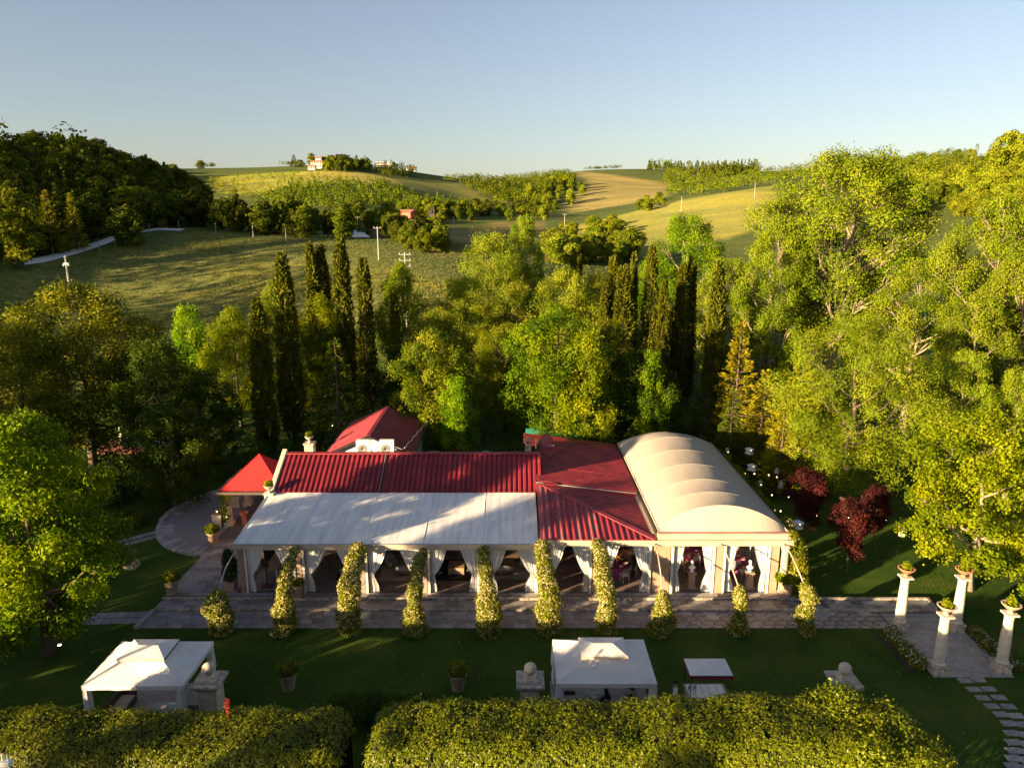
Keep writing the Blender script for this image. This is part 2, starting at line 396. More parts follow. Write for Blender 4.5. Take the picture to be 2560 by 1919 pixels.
LEAF['cypress']= leaf_mat('cypress_sprays', (0.0281, 0.0403, 0.0028), (0.0713, 0.0806, 0.0036), (0.1404, 0.1314, 0.0060), 0.06, rough=0.7)
LEAF['golden'] = leaf_mat('golden_conifer_sprays', (0.0778, 0.0967, 0.0029), (0.1750, 0.1755, 0.0038), (0.2981, 0.2353, 0.0067), 0.2, rough=0.6)
LEAF['conifer']= leaf_mat('dark_conifer_sprays', (0.0173, 0.0382, 0.0028), (0.0389, 0.0657, 0.0040), (0.0918, 0.1166, 0.0056), 0.15, rough=0.6)
LEAF['plum']   = leaf_mat('purple_plum_leaves', (0.020, 0.006, 0.008), (0.058, 0.013, 0.012), (0.125, 0.030, 0.020), 0.25, tcol=(1.5, 0.8, 0.7))
LEAF['hedge']  = leaf_mat('laurel_hedge_leaves', (0.0535, 0.0809, 0.0016), (0.1175, 0.1456, 0.0023), (0.2069, 0.2136, 0.0039), 0.25, rough=0.45, spec=0.25)
LEAF['jasmine']= leaf_mat('jasmine_leaves', (0.0532, 0.0802, 0.0030), (0.1252, 0.1490, 0.0045), (0.2269, 0.2120, 0.0076), 0.3)
LEAF['bloom']  = leaf_mat('cream_jasmine_flowers', (0.46, 0.38, 0.13), (0.56, 0.48, 0.22), (0.68, 0.61, 0.38), 0.3, tcol=(1.1, 1.05, 0.9))
LEAF['white']  = leaf_mat('white_petals', (0.6, 0.6, 0.58), (0.7, 0.7, 0.68), (0.8, 0.8, 0.78), 0.3, tcol=(1.1, 1.1, 1.0))
LEAF['red']    = leaf_mat('red_shrub_leaves', (0.06, 0.02, 0.008), (0.15, 0.05, 0.018), (0.24, 0.10, 0.03), 0.3, tcol=(1.5, 1.0, 0.6))
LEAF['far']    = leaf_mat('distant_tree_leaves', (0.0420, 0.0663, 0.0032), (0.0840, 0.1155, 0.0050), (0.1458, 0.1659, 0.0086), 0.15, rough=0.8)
LEAF['far_dark']= leaf_mat('distant_pines_and_shaded_trees', (0.0281, 0.0466, 0.0032), (0.0562, 0.0763, 0.0044), (0.1058, 0.1145, 0.0072), 0.1, rough=0.8)  # pine needles; on shaded woods the shade is put into this colour
LEAF['far_lit']= leaf_mat('distant_sunlit_leaves', (0.0847, 0.1130, 0.0044), (0.1515, 0.1789, 0.0071), (0.2373, 0.2472, 0.0135), 0.2, rough=0.8)  # paler copy of the far leaves, sunlight put into the colour
LEAF['fern']   = leaf_mat('dark_feather_leaves', (0.022, 0.040, 0.008), (0.042, 0.066, 0.011), (0.074, 0.094, 0.016), 0.25)

RND  = lambda t: math.sqrt(max(0.02, 1-(2*t-0.92)**2*0.95)) if t < 1 else 0.2       # round crown
OVAL = lambda t: max(0.15, math.sin(math.pi*min(1, 0.12+0.84*t))**0.7)
CONE = lambda t: max(0.06, 1.0-0.93*t)
VASE = lambda t: max(0.25, 0.42+0.62*t if t < 0.7 else 0.86-(t-0.7)*1.6)

PROTO = {}     # name -> (crown mesh, trunk mesh, height, width): unit trees that the placed ones copy
def proto(key, seed, h, w, base, nb, leafm, nshoot, per, L, W, prof=RND, rb=(0.26, 0.42), barkm='bark', r0=0.22, limbs=10, twigs=0, spread=0.3,
          jit=0.9, droop=0.0, shell=0.16, flat=0.8, fork=0.3, tone=0.28, up=0.25, top=0.8, rtw=0.35):
    rng = np.random.default_rng(seed)
    bl = crown_blobs(rng, base, h, w/2, nb, prof, rb, flat)
    cm = blob_leaf_mesh(key+'_crown', seed+1, bl, nshoot, per, L, W, LEAF[leafm], spread, jit, droop, shell, up, tone)
    tm = limb_mesh(key+'_trunk', seed+2, h, r0, bl, M[barkm], limbs, fork, top, twigs, rtw=rtw)
    PROTO[key] = (cm, tm, h, w)
def conifer_proto(key, seed, h, w, leafm, whorls, per_whorl, nleaf, L, W, base=0.3, droop=0.25, prof=CONE, upswing=0.25, r0=0.18):
    """tiers of drooping boughs with sprays along them"""
    rng = np.random.default_rng(seed); rr = random.Random(seed)
    P, D, A = [], [], []
    mb = MB(); mb.tube([(0,0,0), (0,0,h*0.5), (0,0,h*0.97)], [r0, r0*0.6, 0.02], 7)
    for k in range(whorls):
        t = k/(whorls-1); z = base + t*(h-base)*0.97; reach = w/2*prof(t)
        nbough = max(3, int(per_whorl*(0.45+0.55*prof(t))))
        for b in range(nbough):
            a = 2*math.pi*(b+rr.random())/nbough; ln = reach*rr.uniform(0.65, 1.12)
            m = max(4, int(nleaf*(0.3+0.7*ln/(w/2))))
            s = rng.uniform(0.25, 1.0, m)**0.8
            rad = s*ln; zz = z + upswing*ln*s - droop*ln*s*s + rr.uniform(-.2, .2)
            side = rng.normal(0, 0.16, m)*ln*(1.15-s)
            x = rad*math.cos(a) - side*math.sin(a); y = rad*math.sin(a) + side*math.cos(a)
            P.append(np.stack([x, y, zz + rng.normal(0, 0.06, m)], 1))
            D.append(np.tile([math.cos(a), math.sin(a), upswing-droop*1.2+0.15], (m, 1)) + np.stack([-side*math.sin(a), side*math.cos(a), side*0], 1)*0.8)
            A.append(np.clip(rr.uniform(0.2, 0.55) + s*0.3 + rng.normal(0, 0.12, m), 0, 1))
            if k % 2 == 0 and ln > 0.6:
                mb.tube([(0,0,z), (ln*.5*math.cos(a), ln*.5*math.sin(a), z+upswing*ln*.5-droop*ln*.25), (ln*.9*math.cos(a), ln*.9*math.sin(a), z+upswing*ln*.9-droop*ln*.8)], [0.04, 0.025, 0.008], 4, cap=False)
    P = np.concatenate(P); D = np.concatenate(D); A = np.concatenate(A)
    co = leaves(rng, P, unit(D), L, W, 0.38, 0.0, 0.1, flat=False)
    PROTO[key] = (np_mesh(key+'_crown', co, 4, LEAF[leafm], A), mb.mesh(key+'_trunk', M['bark'], True), h, w)
def cypress_proto(key, seed, h, w, n=9000, leafm='cypress'):
    """spindle of upright feathery tufts, with notches and stray tips"""
    rng = np.random.default_rng(seed)
    prof = lambda t: np.clip(np.minimum(1.0, 0.6 + t*2.0) * np.power(np.clip(1-t, 0, 1), 0.42) * 1.12, 0.03, 1)
    nt = 260
    tt = rng.uniform(0.015, 0.98, nt)**0.95; ta = rng.uniform(0, 2*math.pi, nt); tr = prof(tt)*rng.uniform(0.66, 1.04, nt)
    tl = rng.uniform(0.7, 1.7, nt)*h/16; tone = rng.uniform(0.2, 0.8, nt)
    k = rng.integers(0, nt, n); s = rng.uniform(0, 1, n)
    rad = tr[k]*(1-0.10*s)*w/2; wd = 0.17*(1-0.85*s)*w
    x = rad*np.cos(ta[k]) + rng.normal(0, 1, n)*wd*0.42; y = rad*np.sin(ta[k]) + rng.normal(0, 1, n)*wd*0.42
    z = 0.25 + tt[k]*(h-tl[k]-0.25) + s*tl[k]
    # inner filling so that no sky shows
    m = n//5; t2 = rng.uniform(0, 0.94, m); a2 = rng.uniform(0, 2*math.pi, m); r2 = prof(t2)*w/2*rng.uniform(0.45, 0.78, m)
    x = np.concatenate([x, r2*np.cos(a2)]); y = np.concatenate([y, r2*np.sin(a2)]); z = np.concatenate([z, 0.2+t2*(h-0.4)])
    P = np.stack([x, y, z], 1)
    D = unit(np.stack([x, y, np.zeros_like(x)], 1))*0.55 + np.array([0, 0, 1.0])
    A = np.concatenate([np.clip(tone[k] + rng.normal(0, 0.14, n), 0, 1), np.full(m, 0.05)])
    co = leaves(rng, P, unit(D), 0.34*h/16, 0.13*h/16, 0.30, 0, 0.12, flat=False)
    tm = MB().tube([(0,0,0), (0,0,h*0.4), (0,0,h*0.9)], [w*0.09, w*0.06, 0.02], 7).mesh(key+'_trunk', M['bark'], True)
    PROTO[key] = (np_mesh(key+'_crown', co, 4, LEAF[leafm], A), tm, h, w)
def plant_tree(name, key, x, y, z, h, w, label, cat='tree', group=None, rot=None, leafm=None):
    """a tree of its own: trunk and crown copied from the proto, scaled to height h and crown width w"""
    cm, tm, ph, pw = PROTO[key]
    t = thing(name, label, cat, (x, y, z), rot if rot is not None else (x*7.3+y*3.1) % 6.28, group, (w/pw, w/pw, h/ph))
    add_obj('trunk', tm, t); c = add_obj('crown', cm, t)
    if leafm:
        c.material_slots[0].link = 'OBJECT'; c.material_slots[0].material = LEAF[leafm]
    return t
# ------------------------------------------------------------------ terrain: one sheet from the garden to the far hills
K = 2560/2212.0                      # my survey marks were read on a 2212 pixel wide view
def mark(vx, vy, D, down=0.0):
    x, y, z = on_y(vx*K, vy*K, D); return (x, y, z-down)
_ctrl = [mark(*a) for a in [
 (300,690,128),(100,640,140),(500,640,140),(700,620,140),(900,600,142),(900,660,118),(120,590,150),
 (60,572,150),(150,556,165),(300,515,182),(440,497,195),(640,512,188),(800,522,186),(960,552,172),
 (250,470,205),(100,520,180),
 (700,512,235),(860,500,300),(860,488,400),(1000,500,330),(920,520,260),
 (640,485,330),(500,430,470),(560,443,450),(750,440,455),(900,452,460),
 (480,395,560),(620,398,540),(760,398,530),(700,383,580),(860,405,560),
 (450,364,660),(560,362,670),(640,358,680),(760,355,680),(850,364,720),(930,378,760),(1000,394,820),
 (900,395,640),(950,415,600),(1000,440,590),(1060,455,520),
 (1100,388,900),(1180,378,920),(1260,369,930),(1340,366,930),(1420,366,930),(1130,440,620),
 (1300,400,720),(1340,430,600),(1300,460,500),(1200,478,430),
 (1450,410,700),(1540,400,720),(1700,372,780),(1600,372,860),(1500,376,900),(1800,360,820),(1900,350,820),
 (1640,407,440),(1500,433,420),(1380,462,405),(1250,510,330),(1500,480,330),(1640,452,350),(1300,532,250),(1480,530,250),
 (1800,420,420),(2000,400,420),(2100,393,400),(2212,365,430),(2050,345,520),(2212,330,540),
]]
_ctrl += [(-182,255,39),(-165,255,40),(-149,255,39),(-132,255,36),(-119,255,31),(-112,255,25),(-104,255,18.5),(-80,255,17),(-50,250,16.5),(-230,230,52),(-330,230,60),(-205,160,46),(-260,120,52),(-200,95,36),(-145,115,19),(-210,200,47),
          (-130,330,24),(-200,340,34),(-30,235,17),(-400,60,40),(-420,400,50),(-250,420,30),(-500,700,70)]
_ctrl += [(x, y, 0.0) for x in (-70,-45,-20,0,20,45,75) for y in (-20,15,45,75,92)] + [(x, -120, -3.0) for x in (-200,0,200)]
_ctrl += [(30,110,1.0),(60,115,1.5),(100,110,3),(0,105,1.0),(-40,104,1.0),(-75,104,3),(150,60,4),(160,140,12),(90,170,7),(40,170,6),(250,200,28),(300,350,48),(130,0,0),(-100,40,4),(-110,75,9),(-95,0,1)]
_ctrl += [(x, 1500, -40.0) for x in range(-1600, 1601, 400)] + [(x, 2600, -200.0) for x in range(-2400, 2401, 800)] + [(-1500,700,20),(1500,700,40),(-900,300,50),(900,300,60),(-900,-400,-10),(900,-400,-10)]
_C = np.array(_ctrl, float)
def _phi(r): return np.sqrt(r*r + 22.0**2)
_A = _phi(np.linalg.norm(_C[:, None, :2]-_C[None, :, :2], axis=2)) - np.eye(len(_C))*4.0
_Wt = np.linalg.solve(np.block([[_A, np.ones((len(_C), 1))], [np.ones((1, len(_C))), np.zeros((1, 1))]]), np.append(_C[:, 2], 0))
def _sst(a, b, x):
    t = np.clip((x-a)/(b-a), 0, 1); return t*t*(3-2*t)
def ground_z(x, y):
    x = np.atleast_1d(np.asarray(x, float)); y = np.atleast_1d(np.asarray(y, float))
    out = np.empty(len(x))
    for i in range(0, len(x), 20000):
        r = np.hypot(x[i:i+20000, None]-_C[None, :, 0], y[i:i+20000, None]-_C[None, :, 1])
        out[i:i+20000] = _phi(r) @ _Wt[:-1] + _Wt[-1]
    # the garden is level
    dx = np.maximum(np.abs(x)-48, 0); dy = np.maximum(np.maximum(y-80, -30-y), 0)
    k = _sst(0, 26, np.hypot(dx, dy))
    return out*k - 0.06
def gz(x, y): return float(ground_z(x, y)[0])
def ray_hits(vx, vy, near=95, far=1300, step=3.0):
    """where the sight lines of survey marks meet the terrain"""
    vx = np.atleast_1d(np.asarray(vx, float))*K; vy = np.atleast_1d(np.asarray(vy, float))*K
    k = (vy-959.5)/FPX; ax = (vx-1280)/FPX/(CP-k*SP); az = (SP+k*CP)/(CP-k*SP)
    hit = np.full(len(vx), np.nan); D = near
    while D < far:
        todo = np.where(np.isnan(hit))[0]
        if len(todo) == 0: break
        g = ground_z(ax[todo]*D, np.full(len(todo), D)); s = CAM_Z-az[todo]*D
        hit[todo[s <= g]] = D
        D += step*(1+D/260)
    return ax*hit, hit
def in_poly(x, y, poly):
    ins = np.zeros(len(x), bool); n = len(poly)
    for i in range(n):
        x1, y1 = poly[i]; x2, y2 = poly[(i+1) % n]
        c = ((y1 > y) != (y2 > y)) & (x < (x2-x1)*(y-y1)/((y2-y1) if y2 != y1 else 1e-9)+x1)
        ins ^= c
    return ins
def marks_plan(poly, near=95):
    """a patch of land outlined by survey marks, as a plan polygon"""
    p = np.array(poly, float); hx, hy = ray_hits(p[:, 0], p[:, 1], near)
    ok = ~np.isnan(hx); return list(zip(hx[ok], hy[ok]))
def make_ground():
    ys = np.concatenate([np.linspace(-130, 70, 41)[:-1], np.linspace(70, 260, 95)[:-1], np.linspace(260, 1000, 160)[:-1], np.geomspace(1000, 6000, 30)])
    u = np.linspace(-1, 1, 231); u = np.sign(u)*np.abs(u)**1.15
    hw = np.maximum(260.0, ys*1.25)
    X = u[None, :]*hw[:, None]; Y = np.repeat(ys[:, None], len(u), 1)
    x = X.ravel(); y = Y.ravel(); z = ground_z(x, y)
    ny, nx = X.shape
    idx = np.arange(ny*nx).reshape(ny, nx)
    F = np.stack([idx[:-1, :-1], idx[:-1, 1:], idx[1:, 1:], idx[1:, :-1]], -1).reshape(-1, 4)
    me = bpy.data.meshes.new('ground'); me.vertices.add(len(x)); me.vertices.foreach_set('co', np.stack([x, y, z], 1).astype(np.float32).ravel())
    me.loops.add(F.size); me.loops.foreach_set('vertex_index', F.astype(np.int32).ravel()); me.polygons.add(len(F))
    me.polygons.foreach_set('loop_start', np.arange(0, F.size, 4, dtype=np.int32)); me.polygons.foreach_set('use_smooth', np.ones(len(F), bool))
    me.update(calc_edges=True)
    # land use: each field keeps its own crop colour
    col = np.tile(np.array([0.085, 0.110, 0.030]), (len(x), 1))
    rng = np.random.default_rng(5)
    crops = [
     ('meadow', [(0,660),(60,575),(440,500),(640,514),(800,524),(960,553),(985,580),(960,720),(600,720),(0,720)], (0.140, 0.150, 0.045)),
     ('wheat', [(1180,520),(1230,490),(1380,455),(1640,405),(1690,400),(1690,470),(1400,560),(1250,560),(1180,540)], (0.270, 0.265, 0.060)),
     ('stubble', [(1160,560),(1160,515),(1230,510),(1260,530),(1240,575)], (0.364, 0.239, 0.066)),
     ('hill', [(1240,372),(1300,364),(1425,364),(1435,400),(1440,425),(1370,440),(1290,452),(1235,460),(1215,440),(1270,400)], (0.280, 0.235, 0.085)),
     ('vine', [(425,362),(640,355),(700,370),(560,390),(440,385)], (0.270, 0.310, 0.035)),
     ('dry', [(640,375),(760,372),(860,390),(900,398),(760,402),(640,395)], (0.400, 0.340, 0.090)),
     ('slope', [(430,388),(640,375),(700,400),(560,425),(450,415)], (0.270, 0.270, 0.050)),
     ('flank', [(860,385),(1000,395),(1060,440),(960,442),(880,410)], (0.200, 0.205, 0.060)),
     ('valley', [(930,560),(940,500),(1070,480),(1180,480),(1170,520),(1000,560)], (0.210, 0.174, 0.061)),
     ('pasture', [(2080,388),(2212,380),(2212,395),(2090,400)], (0.210, 0.232, 0.044)),
    ]
    for nm, poly, c in crops:
        pl = marks_plan(poly)
        if len(pl) > 2:
            w = in_poly(x, y, pl); col[w] = c
    # soften field edges a little
    c3 = col.reshape(ny, nx, 3); s = c3.copy()
    s[1:-1, 1:-1] = (c3[1:-1, 1:-1]*2 + c3[:-2, 1:-1] + c3[2:, 1:-1] + c3[1:-1, :-2] + c3[1:-1, 2:])/6
    a = me.attributes.new('crop', 'FLOAT_COLOR', 'POINT')
    a.data.foreach_set('color', np.concatenate([s.reshape(-1, 3), np.ones((len(x), 1))], 1).astype(np.float32).ravel())
    m, n, l, p = _nt('fields_and_meadow')
    at = n.new('ShaderNodeAttribute'); at.attribute_name = 'crop'
    tc = n.new('ShaderNodeTexCoord')
    n1 = n.new('ShaderNodeTexNoise'); n1.inputs['Scale'].default_value = 0.045; n1.inputs['Detail'].default_value = 8; n1.inputs['Roughness'].default_value = 0.62
    mp = n.new('ShaderNodeMapping'); mp.inputs['Scale'].default_value = (0.45, 1.0, 1.0); l.new(tc.outputs['Object'], mp.inputs[0]); l.new(mp.outputs[0], n1.inputs['Vector'])
    r1 = _ramp(n, [(0.34, (0.70, 0.76, 0.74)), (0.52, (1, 1, 1)), (0.68, (1.35, 1.2, 0.8))]); l.new(n1.outputs[0], r1.inputs[0])
    n2 = n.new('ShaderNodeTexNoise'); n2.inputs['Scale'].default_value = 0.6; n2.inputs['Detail'].default_value = 6; l.new(tc.outputs['Object'], n2.inputs['Vector'])
    r2 = _ramp(n, [(0.35, (0.82, 0.82, 0.82)), (0.65, (1.14, 1.14, 1.14))]); l.new(n2.outputs[0], r2.inputs[0])
    a1 = n.new('ShaderNodeMix'); a1.data_type = 'RGBA'; a1.blend_type = 'MULTIPLY'; a1.inputs[0].default_value = 0.85
    a2 = n.new('ShaderNodeMix'); a2.data_type = 'RGBA'; a2.blend_type = 'MULTIPLY'; a2.inputs[0].default_value = 1.0
    l.new(at.outputs['Color'], a1.inputs[6]); l.new(r1.outputs[0], a1.inputs[7]); l.new(a1.outputs[2], a2.inputs[6]); l.new(r2.outputs[0], a2.inputs[7])
    l.new(a2.outputs[2], p.inputs['Base Color']); p.inputs['Roughness'].default_value = 1.0; p.inputs['Specular IOR Level'].default_value = 0.05
    bp = n.new('ShaderNodeBump'); bp.inputs['Strength'].default_value = 0.45; bp.inputs['Distance'].default_value = 0.4
    l.new(n2.outputs[0], bp.inputs['Height']); l.new(bp.outputs[0], p.inputs['Normal'])
    me.materials.append(m)
    return structure(add_obj('ground', me))
ground = make_ground()
# ------------------------------------------------------------------ lawn, terrace, paths
def lawn_mat():
    m, n, l, p = _nt('mown_lawn')
    tc = n.new('ShaderNodeTexCoord')
    a = n.new('ShaderNodeTexNoise'); a.inputs['Scale'].default_value = 0.35; a.inputs['Detail'].default_value = 6; l.new(tc.outputs['Object'], a.inputs['Vector'])
    b = n.new('ShaderNodeTexNoise'); b.inputs['Scale'].default_value = 9; b.inputs['Detail'].default_value = 8; b.inputs['Roughness'].default_value = 0.75; l.new(tc.outputs['Object'], b.inputs['Vector'])
    ra = _ramp(n, [(0.35, (0.026, 0.056, 0.005)), (0.55, (0.040, 0.078, 0.007)), (0.72, (0.072, 0.092, 0.012))]); l.new(a.outputs[0], ra.inputs[0])
    rb = _ramp(n, [(0.3, (0.62, 0.62, 0.62)), (0.7, (1.3, 1.3, 1.25))]); l.new(b.outputs[0], rb.inputs[0])
    mx = n.new('ShaderNodeMix'); mx.data_type = 'RGBA'; mx.blend_type = 'MULTIPLY'; mx.inputs[0].default_value = 1
    l.new(ra.outputs[0], mx.inputs[6]); l.new(rb.outputs[0], mx.inputs[7]); l.new(mx.outputs[2], p.inputs['Base Color'])
    p.inputs['Roughness'].default_value = 0.95; p.inputs['Specular IOR Level'].default_value = 0.15
    bp = n.new('ShaderNodeBump'); bp.inputs['Strength'].default_value = 0.8; bp.inputs['Distance'].default_value = 0.05
    l.new(b.outputs[0], bp.inputs['Height']); l.new(bp.outputs[0], p.inputs['Normal'])
    return m
M['lawn'] = lawn_mat()
structure(MB().grid(lambda u, v: (-48+96*u, 8+70*v, 0.012*math.sin(u*40)*math.sin(v*33)), 48, 36).build('lawn', M['lawn'], smooth=True))
def blade_patch(name, seed, n, xr, yr, label, m, h=0.05, skip=None):
    rng = np.random.default_rng(seed)
    P = np.stack([rng.uniform(*xr, n), rng.uniform(*yr, n), np.full(n, 0.0)], 1)
    if skip is not None: P = P[~skip(P[:, 0], P[:, 1])]
    n = len(P); d = unit(np.stack([rng.normal(0, .5, n), rng.normal(0, .5, n), np.ones(n)], 1)); w = rng.normal(0, 1, (n, 3)); w[:, 2] = 0; w = unit(w)*0.018
    hh = (h*rng.uniform(.5, 1.5, n))[:, None]
    co = np.stack([P-w, P+w, P+d*hh], 1).reshape(-1, 3)
    return stuff(tag(add_obj(name, np_mesh(name, co, 3, m, rng.uniform(0, 1, n))), label, 'grass'))
LEAF['grass'] = leaf_mat('grass_blades', (0.028, 0.060, 0.005), (0.044, 0.084, 0.007), (0.076, 0.104, 0.012), 0.3, rough=0.8)
def on_paving(x, y): return ((y > 34.0) & (x > -24) & (x < 16)) | ((x > 20.3) & (x < 24) & (y > 29.8)) | ((y > 34) & (y < 36.9) & (x < 24))
blade_patch('grass', 3, 60000, (-26, 30), (24.5, 44), 'short mown green grass of the garden lawn', LEAF['grass'], 0.05, on_paving)

def petals():
    rng = np.random.default_rng(6); n = 900; X = rng.uniform(-24, 26, n); Y = rng.uniform(25.5, 44, n); k = ~on_paving(X, Y); X, Y = X[k], Y[k]; n = len(X)
    P = np.stack([X, Y, np.full(n, .045)], 1); N = np.tile([0, 0, 1.0], (n, 1))
    m = leaf_mat('fallen_petals', (.16, .13, .04), (.30, .26, .12), (.5, .46, .34), .1)
    stuff(tag(add_obj('fallen_leaves', np_mesh('fallen_leaves', leaves(rng, P, N, .07, .05, .4), 4, m, rng.uniform(0, 1, n))), 'pale fallen petals and leaves scattered on the lawn', 'leaf litter'))
petals()
Y_FRONT, Y_S1, Y_S2, Y_POST = 34.07, 35.72, 36.75, 37.25
X_L, X_R = -20.0, 16.4
terrace = MB()
terrace.box(X_L, 20.35, Y_FRONT, Y_S1, -0.3, 0.025)
terrace.box(X_L, 23.75, Y_S1, Y_S2, -0.3, 0.135)
terrace.box(X_L+0.05, X_R, Y_S2, 53.6, -0.3, 0.275)
terrace.box(20.35, 24.05, 29.9, Y_S1-0.002, -0.3, 0.024)
terrace = structure(terrace.build('terrace', M['joint']))
rs = random.Random(11)
_slab_cache = {}
def slab_mesh(w, d, mk, v):
    key = (round(w, 2), round(d, 2), mk, v)
    if key not in _slab_cache:
        r2 = random.Random(hash(key) & 0xffff); t = 0.028; e = 0.006
        j = [r2.uniform(-.003, .003) for _ in range(4)]
        vs_ = [(-w/2,-d/2,0),(w/2,-d/2,0),(w/2,d/2,0),(-w/2,d/2,0), (-w/2+e,-d/2+e,t+j[0]),(w/2-e,-d/2+e,t+j[1]),(w/2-e,d/2-e,t+j[2]),(-w/2+e,d/2-e,t+j[3])]
        _slab_cache[key] = MB().add(vs_, [(4,5,6,7),(0,1,5,4),(1,2,6,5),(2,3,7,6),(3,0,4,7)]).mesh('paving_slab', M[mk])
    return _slab_cache[key]
def slab_row(x0, x1, yc, d, z, pick, wid=0.66, parent=None, mb=None):
    x = x0 + rs.uniform(-wid, 0)
    while x < x1-0.02:
        a = max(x, x0); b = min(x+wid, x1)
        if b-a > 0.06:
            mk = pick((a+b)/2)
            if parent is not None:
                o = add_obj('paving_slab', slab_mesh(b-a-0.012, d-0.012, mk, rs.randrange(3)), parent, ((a+b)/2, yc, z), 0)
            else:
                mb[mk].box(a+.006, b-.006, yc-d/2+.006, yc+d/2-.006, z, z+0.026+rs.uniform(0, .005))
        x += wid
def pick_low(x):
    if x > 8.6: return 'slab_blotched' if rs.random() < 0.75 else 'slab_b'
    if -3.6 < x < -0.6 and rs.random() < 0.35: return 'slab_b'
    return rs.choice(['slab_a']*6 + ['slab_b']*1 + ['slab_c']*1)
for k in range(4): slab_row(X_L, 20.3, Y_FRONT+0.206+k*0.4125, 0.4125, 0.025, pick_low, parent=terrace)
def pick_mid(x):
    if x > 8.6: return 'slab_blotched' if rs.random() < 0.6 else 'slab_b'
    return rs.choice(['slab_a', 'slab_c', 'slab_c', 'slab_a', 'slab_b'])
_rest = {k: MB() for k in ('slab_a', 'slab_b', 'slab_c', 'slab_blotched')}
for k in range(2): slab_row(X_L, 23.7, Y_S1+0.20+k*0.42+0.09, 0.42, 0.135, pick_mid, wid=0.74, mb=_rest)
slab_row(X_L+.05, X_R, Y_S2+0.38, 0.34, 0.275, pick_mid, wid=0.8, mb=_rest)
for k in range(14): slab_row(20.4, 24.0, 30.1+k*0.4, 0.4, 0.024, lambda x: rs.choice(['slab_a', 'slab_a', 'slab_b']), wid=0.72, mb=_rest)
for k in range(14): slab_row(-19.9, -15.95, Y_S2+0.82+k*0.5, 0.5, 0.275, lambda x: rs.choice(['slab_a', 'slab_c']), wid=0.9, mb=_rest)
for k, b in _rest.items(): stuff(b.build('paving_slabs', M[k], terrace))
# stone nosings of the two steps, stone by stone
for ys, z, x0, x1 in ((Y_S1, 0.03, X_L, 23.75), (Y_S2, 0.14, X_L, X_R)):
    x = x0
    while x < x1-0.05:
        w = min(rs.uniform(1.1, 1.5), x1-x)
        MB().box(x+.006, x+w-.006, ys-0.05, ys+0.13, z-0.05, z+0.152).build('step_stone', M['nosing'], terrace, bevel=0.025)
        x += w
x = X_R+0.05
while x < 23.7:                                   # low kerb between the strip and the right-hand lawn
    w = min(1.5, 23.75-x); MB().box(x+.006, x+w-.006, Y_S2-0.02, Y_S2+0.16, 0.0, 0.25+rs.uniform(0, .01)).build('kerb_stone', M['nosing'], terrace, bevel=0.02); x += w
MB().prism([(23.6, 35.8), (23.78, 35.8), (23.9, 36.9), (23.72, 36.9)], 0.0, 0.24).build('kerb_stone', M['nosing'], terrace, bevel=0.02)
MB().prism([(-20.25, 34.0), (-19.98, 34.0), (-19.86, 35.75), (-20.12, 35.75)], 0.0, 0.17).build('kerb_stone', M['slab_b'], terrace, bevel=0.02)
# side court on the left and the round forecourt of the kiosk
court = MB(); N = 64
court.prism([(-19.0+6.1*math.cos(2*math.pi*i/N), 48.6+6.1*math.sin(2*math.pi*i/N)) for i in range(N)], -0.2, 0.16)
court = structure(court.build('forecourt', M['slab_a']))
for i in range(12, 48):                            # ring of border stones
    a0, a1 = 2*math.pi*i/N+.006, 2*math.pi*(i+1)/N-.006
    hgt = 0.34 if i < 34 else 0.20
    MB().prism([(-19+6.1*math.cos(a0), 48.6+6.1*math.sin(a0)), (-19+6.1*math.cos(a1), 48.6+6.1*math.sin(a1)), (-19+(6.45)*math.cos(a1), 48.6+6.45*math.sin(a1)), (-19+6.45*math.cos(a0), 48.6+6.45*math.sin(a0))][::-1], -0.1, hgt).build('kerb_stone', M['slab_b'], court, bevel=0.02)
for i in range(30, 46):
    a0, a1 = 2*math.pi*i/N+.008, 2*math.pi*(i+1)/N-.008
    MB().prism([(-19+5.3*math.cos(a0), 48.6+5.3*math.sin(a0)), (-19+6.08*math.cos(a0), 48.6+6.08*math.sin(a0)), (-19+6.08*math.cos(a1), 48.6+6.08*math.sin(a1)), (-19+5.3*math.cos(a1), 48.6+5.3*math.sin(a1))], 0.15, 0.185).build('paving_slab', M[rs.choice(['slab_a', 'slab_b'])], court)
# stepping stones
def stones(name, quads, mk='slab_a'):
    root = structure(MB().box(quads[0][0]-.05, quads[0][0]+.05, quads[0][1]-.05, quads[0][1]+.05, -0.1, 0.01).build(name, M['joint']))
    for (x, y, w, d, a) in quads:
        me = slab_mesh(w, d, mk, rs.randrange(3)); add_obj('stepping_stone', me, root, (x, y, 0.008), a)
    return root
q = []
for (px, py) in [(2412,1701),(2446,1699),(2434,1723),(2471,1722),(2456,1744),(2497,1743),(2480,1765),(2521,1766),(2502,1785),(2541,1789),(2522,1808),(2560,1811),(2530,1832),(2566,1836),(2534,1855),(2568,1859),(2536,1876),(2570,1879),(2535,1895),(2570,1899),(2533,1914),(2570,1919)]:
    x, y = on_z(px, py); q.append((x, y, 0.62, 0.36, 0.0))
stones('stepping_stone_path', q)
q = []
for i in range(8):
    for j in (0, 1):
        x, y = on_z(372-i*24-j*12, 1535+i*0.8+j*15); q.append((x, y, 0.52, 0.55, 0.05))
stones('stepping_stone_path', q)
q = []
for i in range(9):
    for j in (0, 1):
        x, y = on_z(432-i*16.5+j*6, 1319+i*4.4+j*9); q.append((x, y, 0.42, 0.5, 0.45))
stones('stepping_stone_path', q)
for (px, py, w, d) in [(2020,1195,.8,.5),(2038,1204,.9,.5)]:
    x, y = on_z(px-120, py+20)
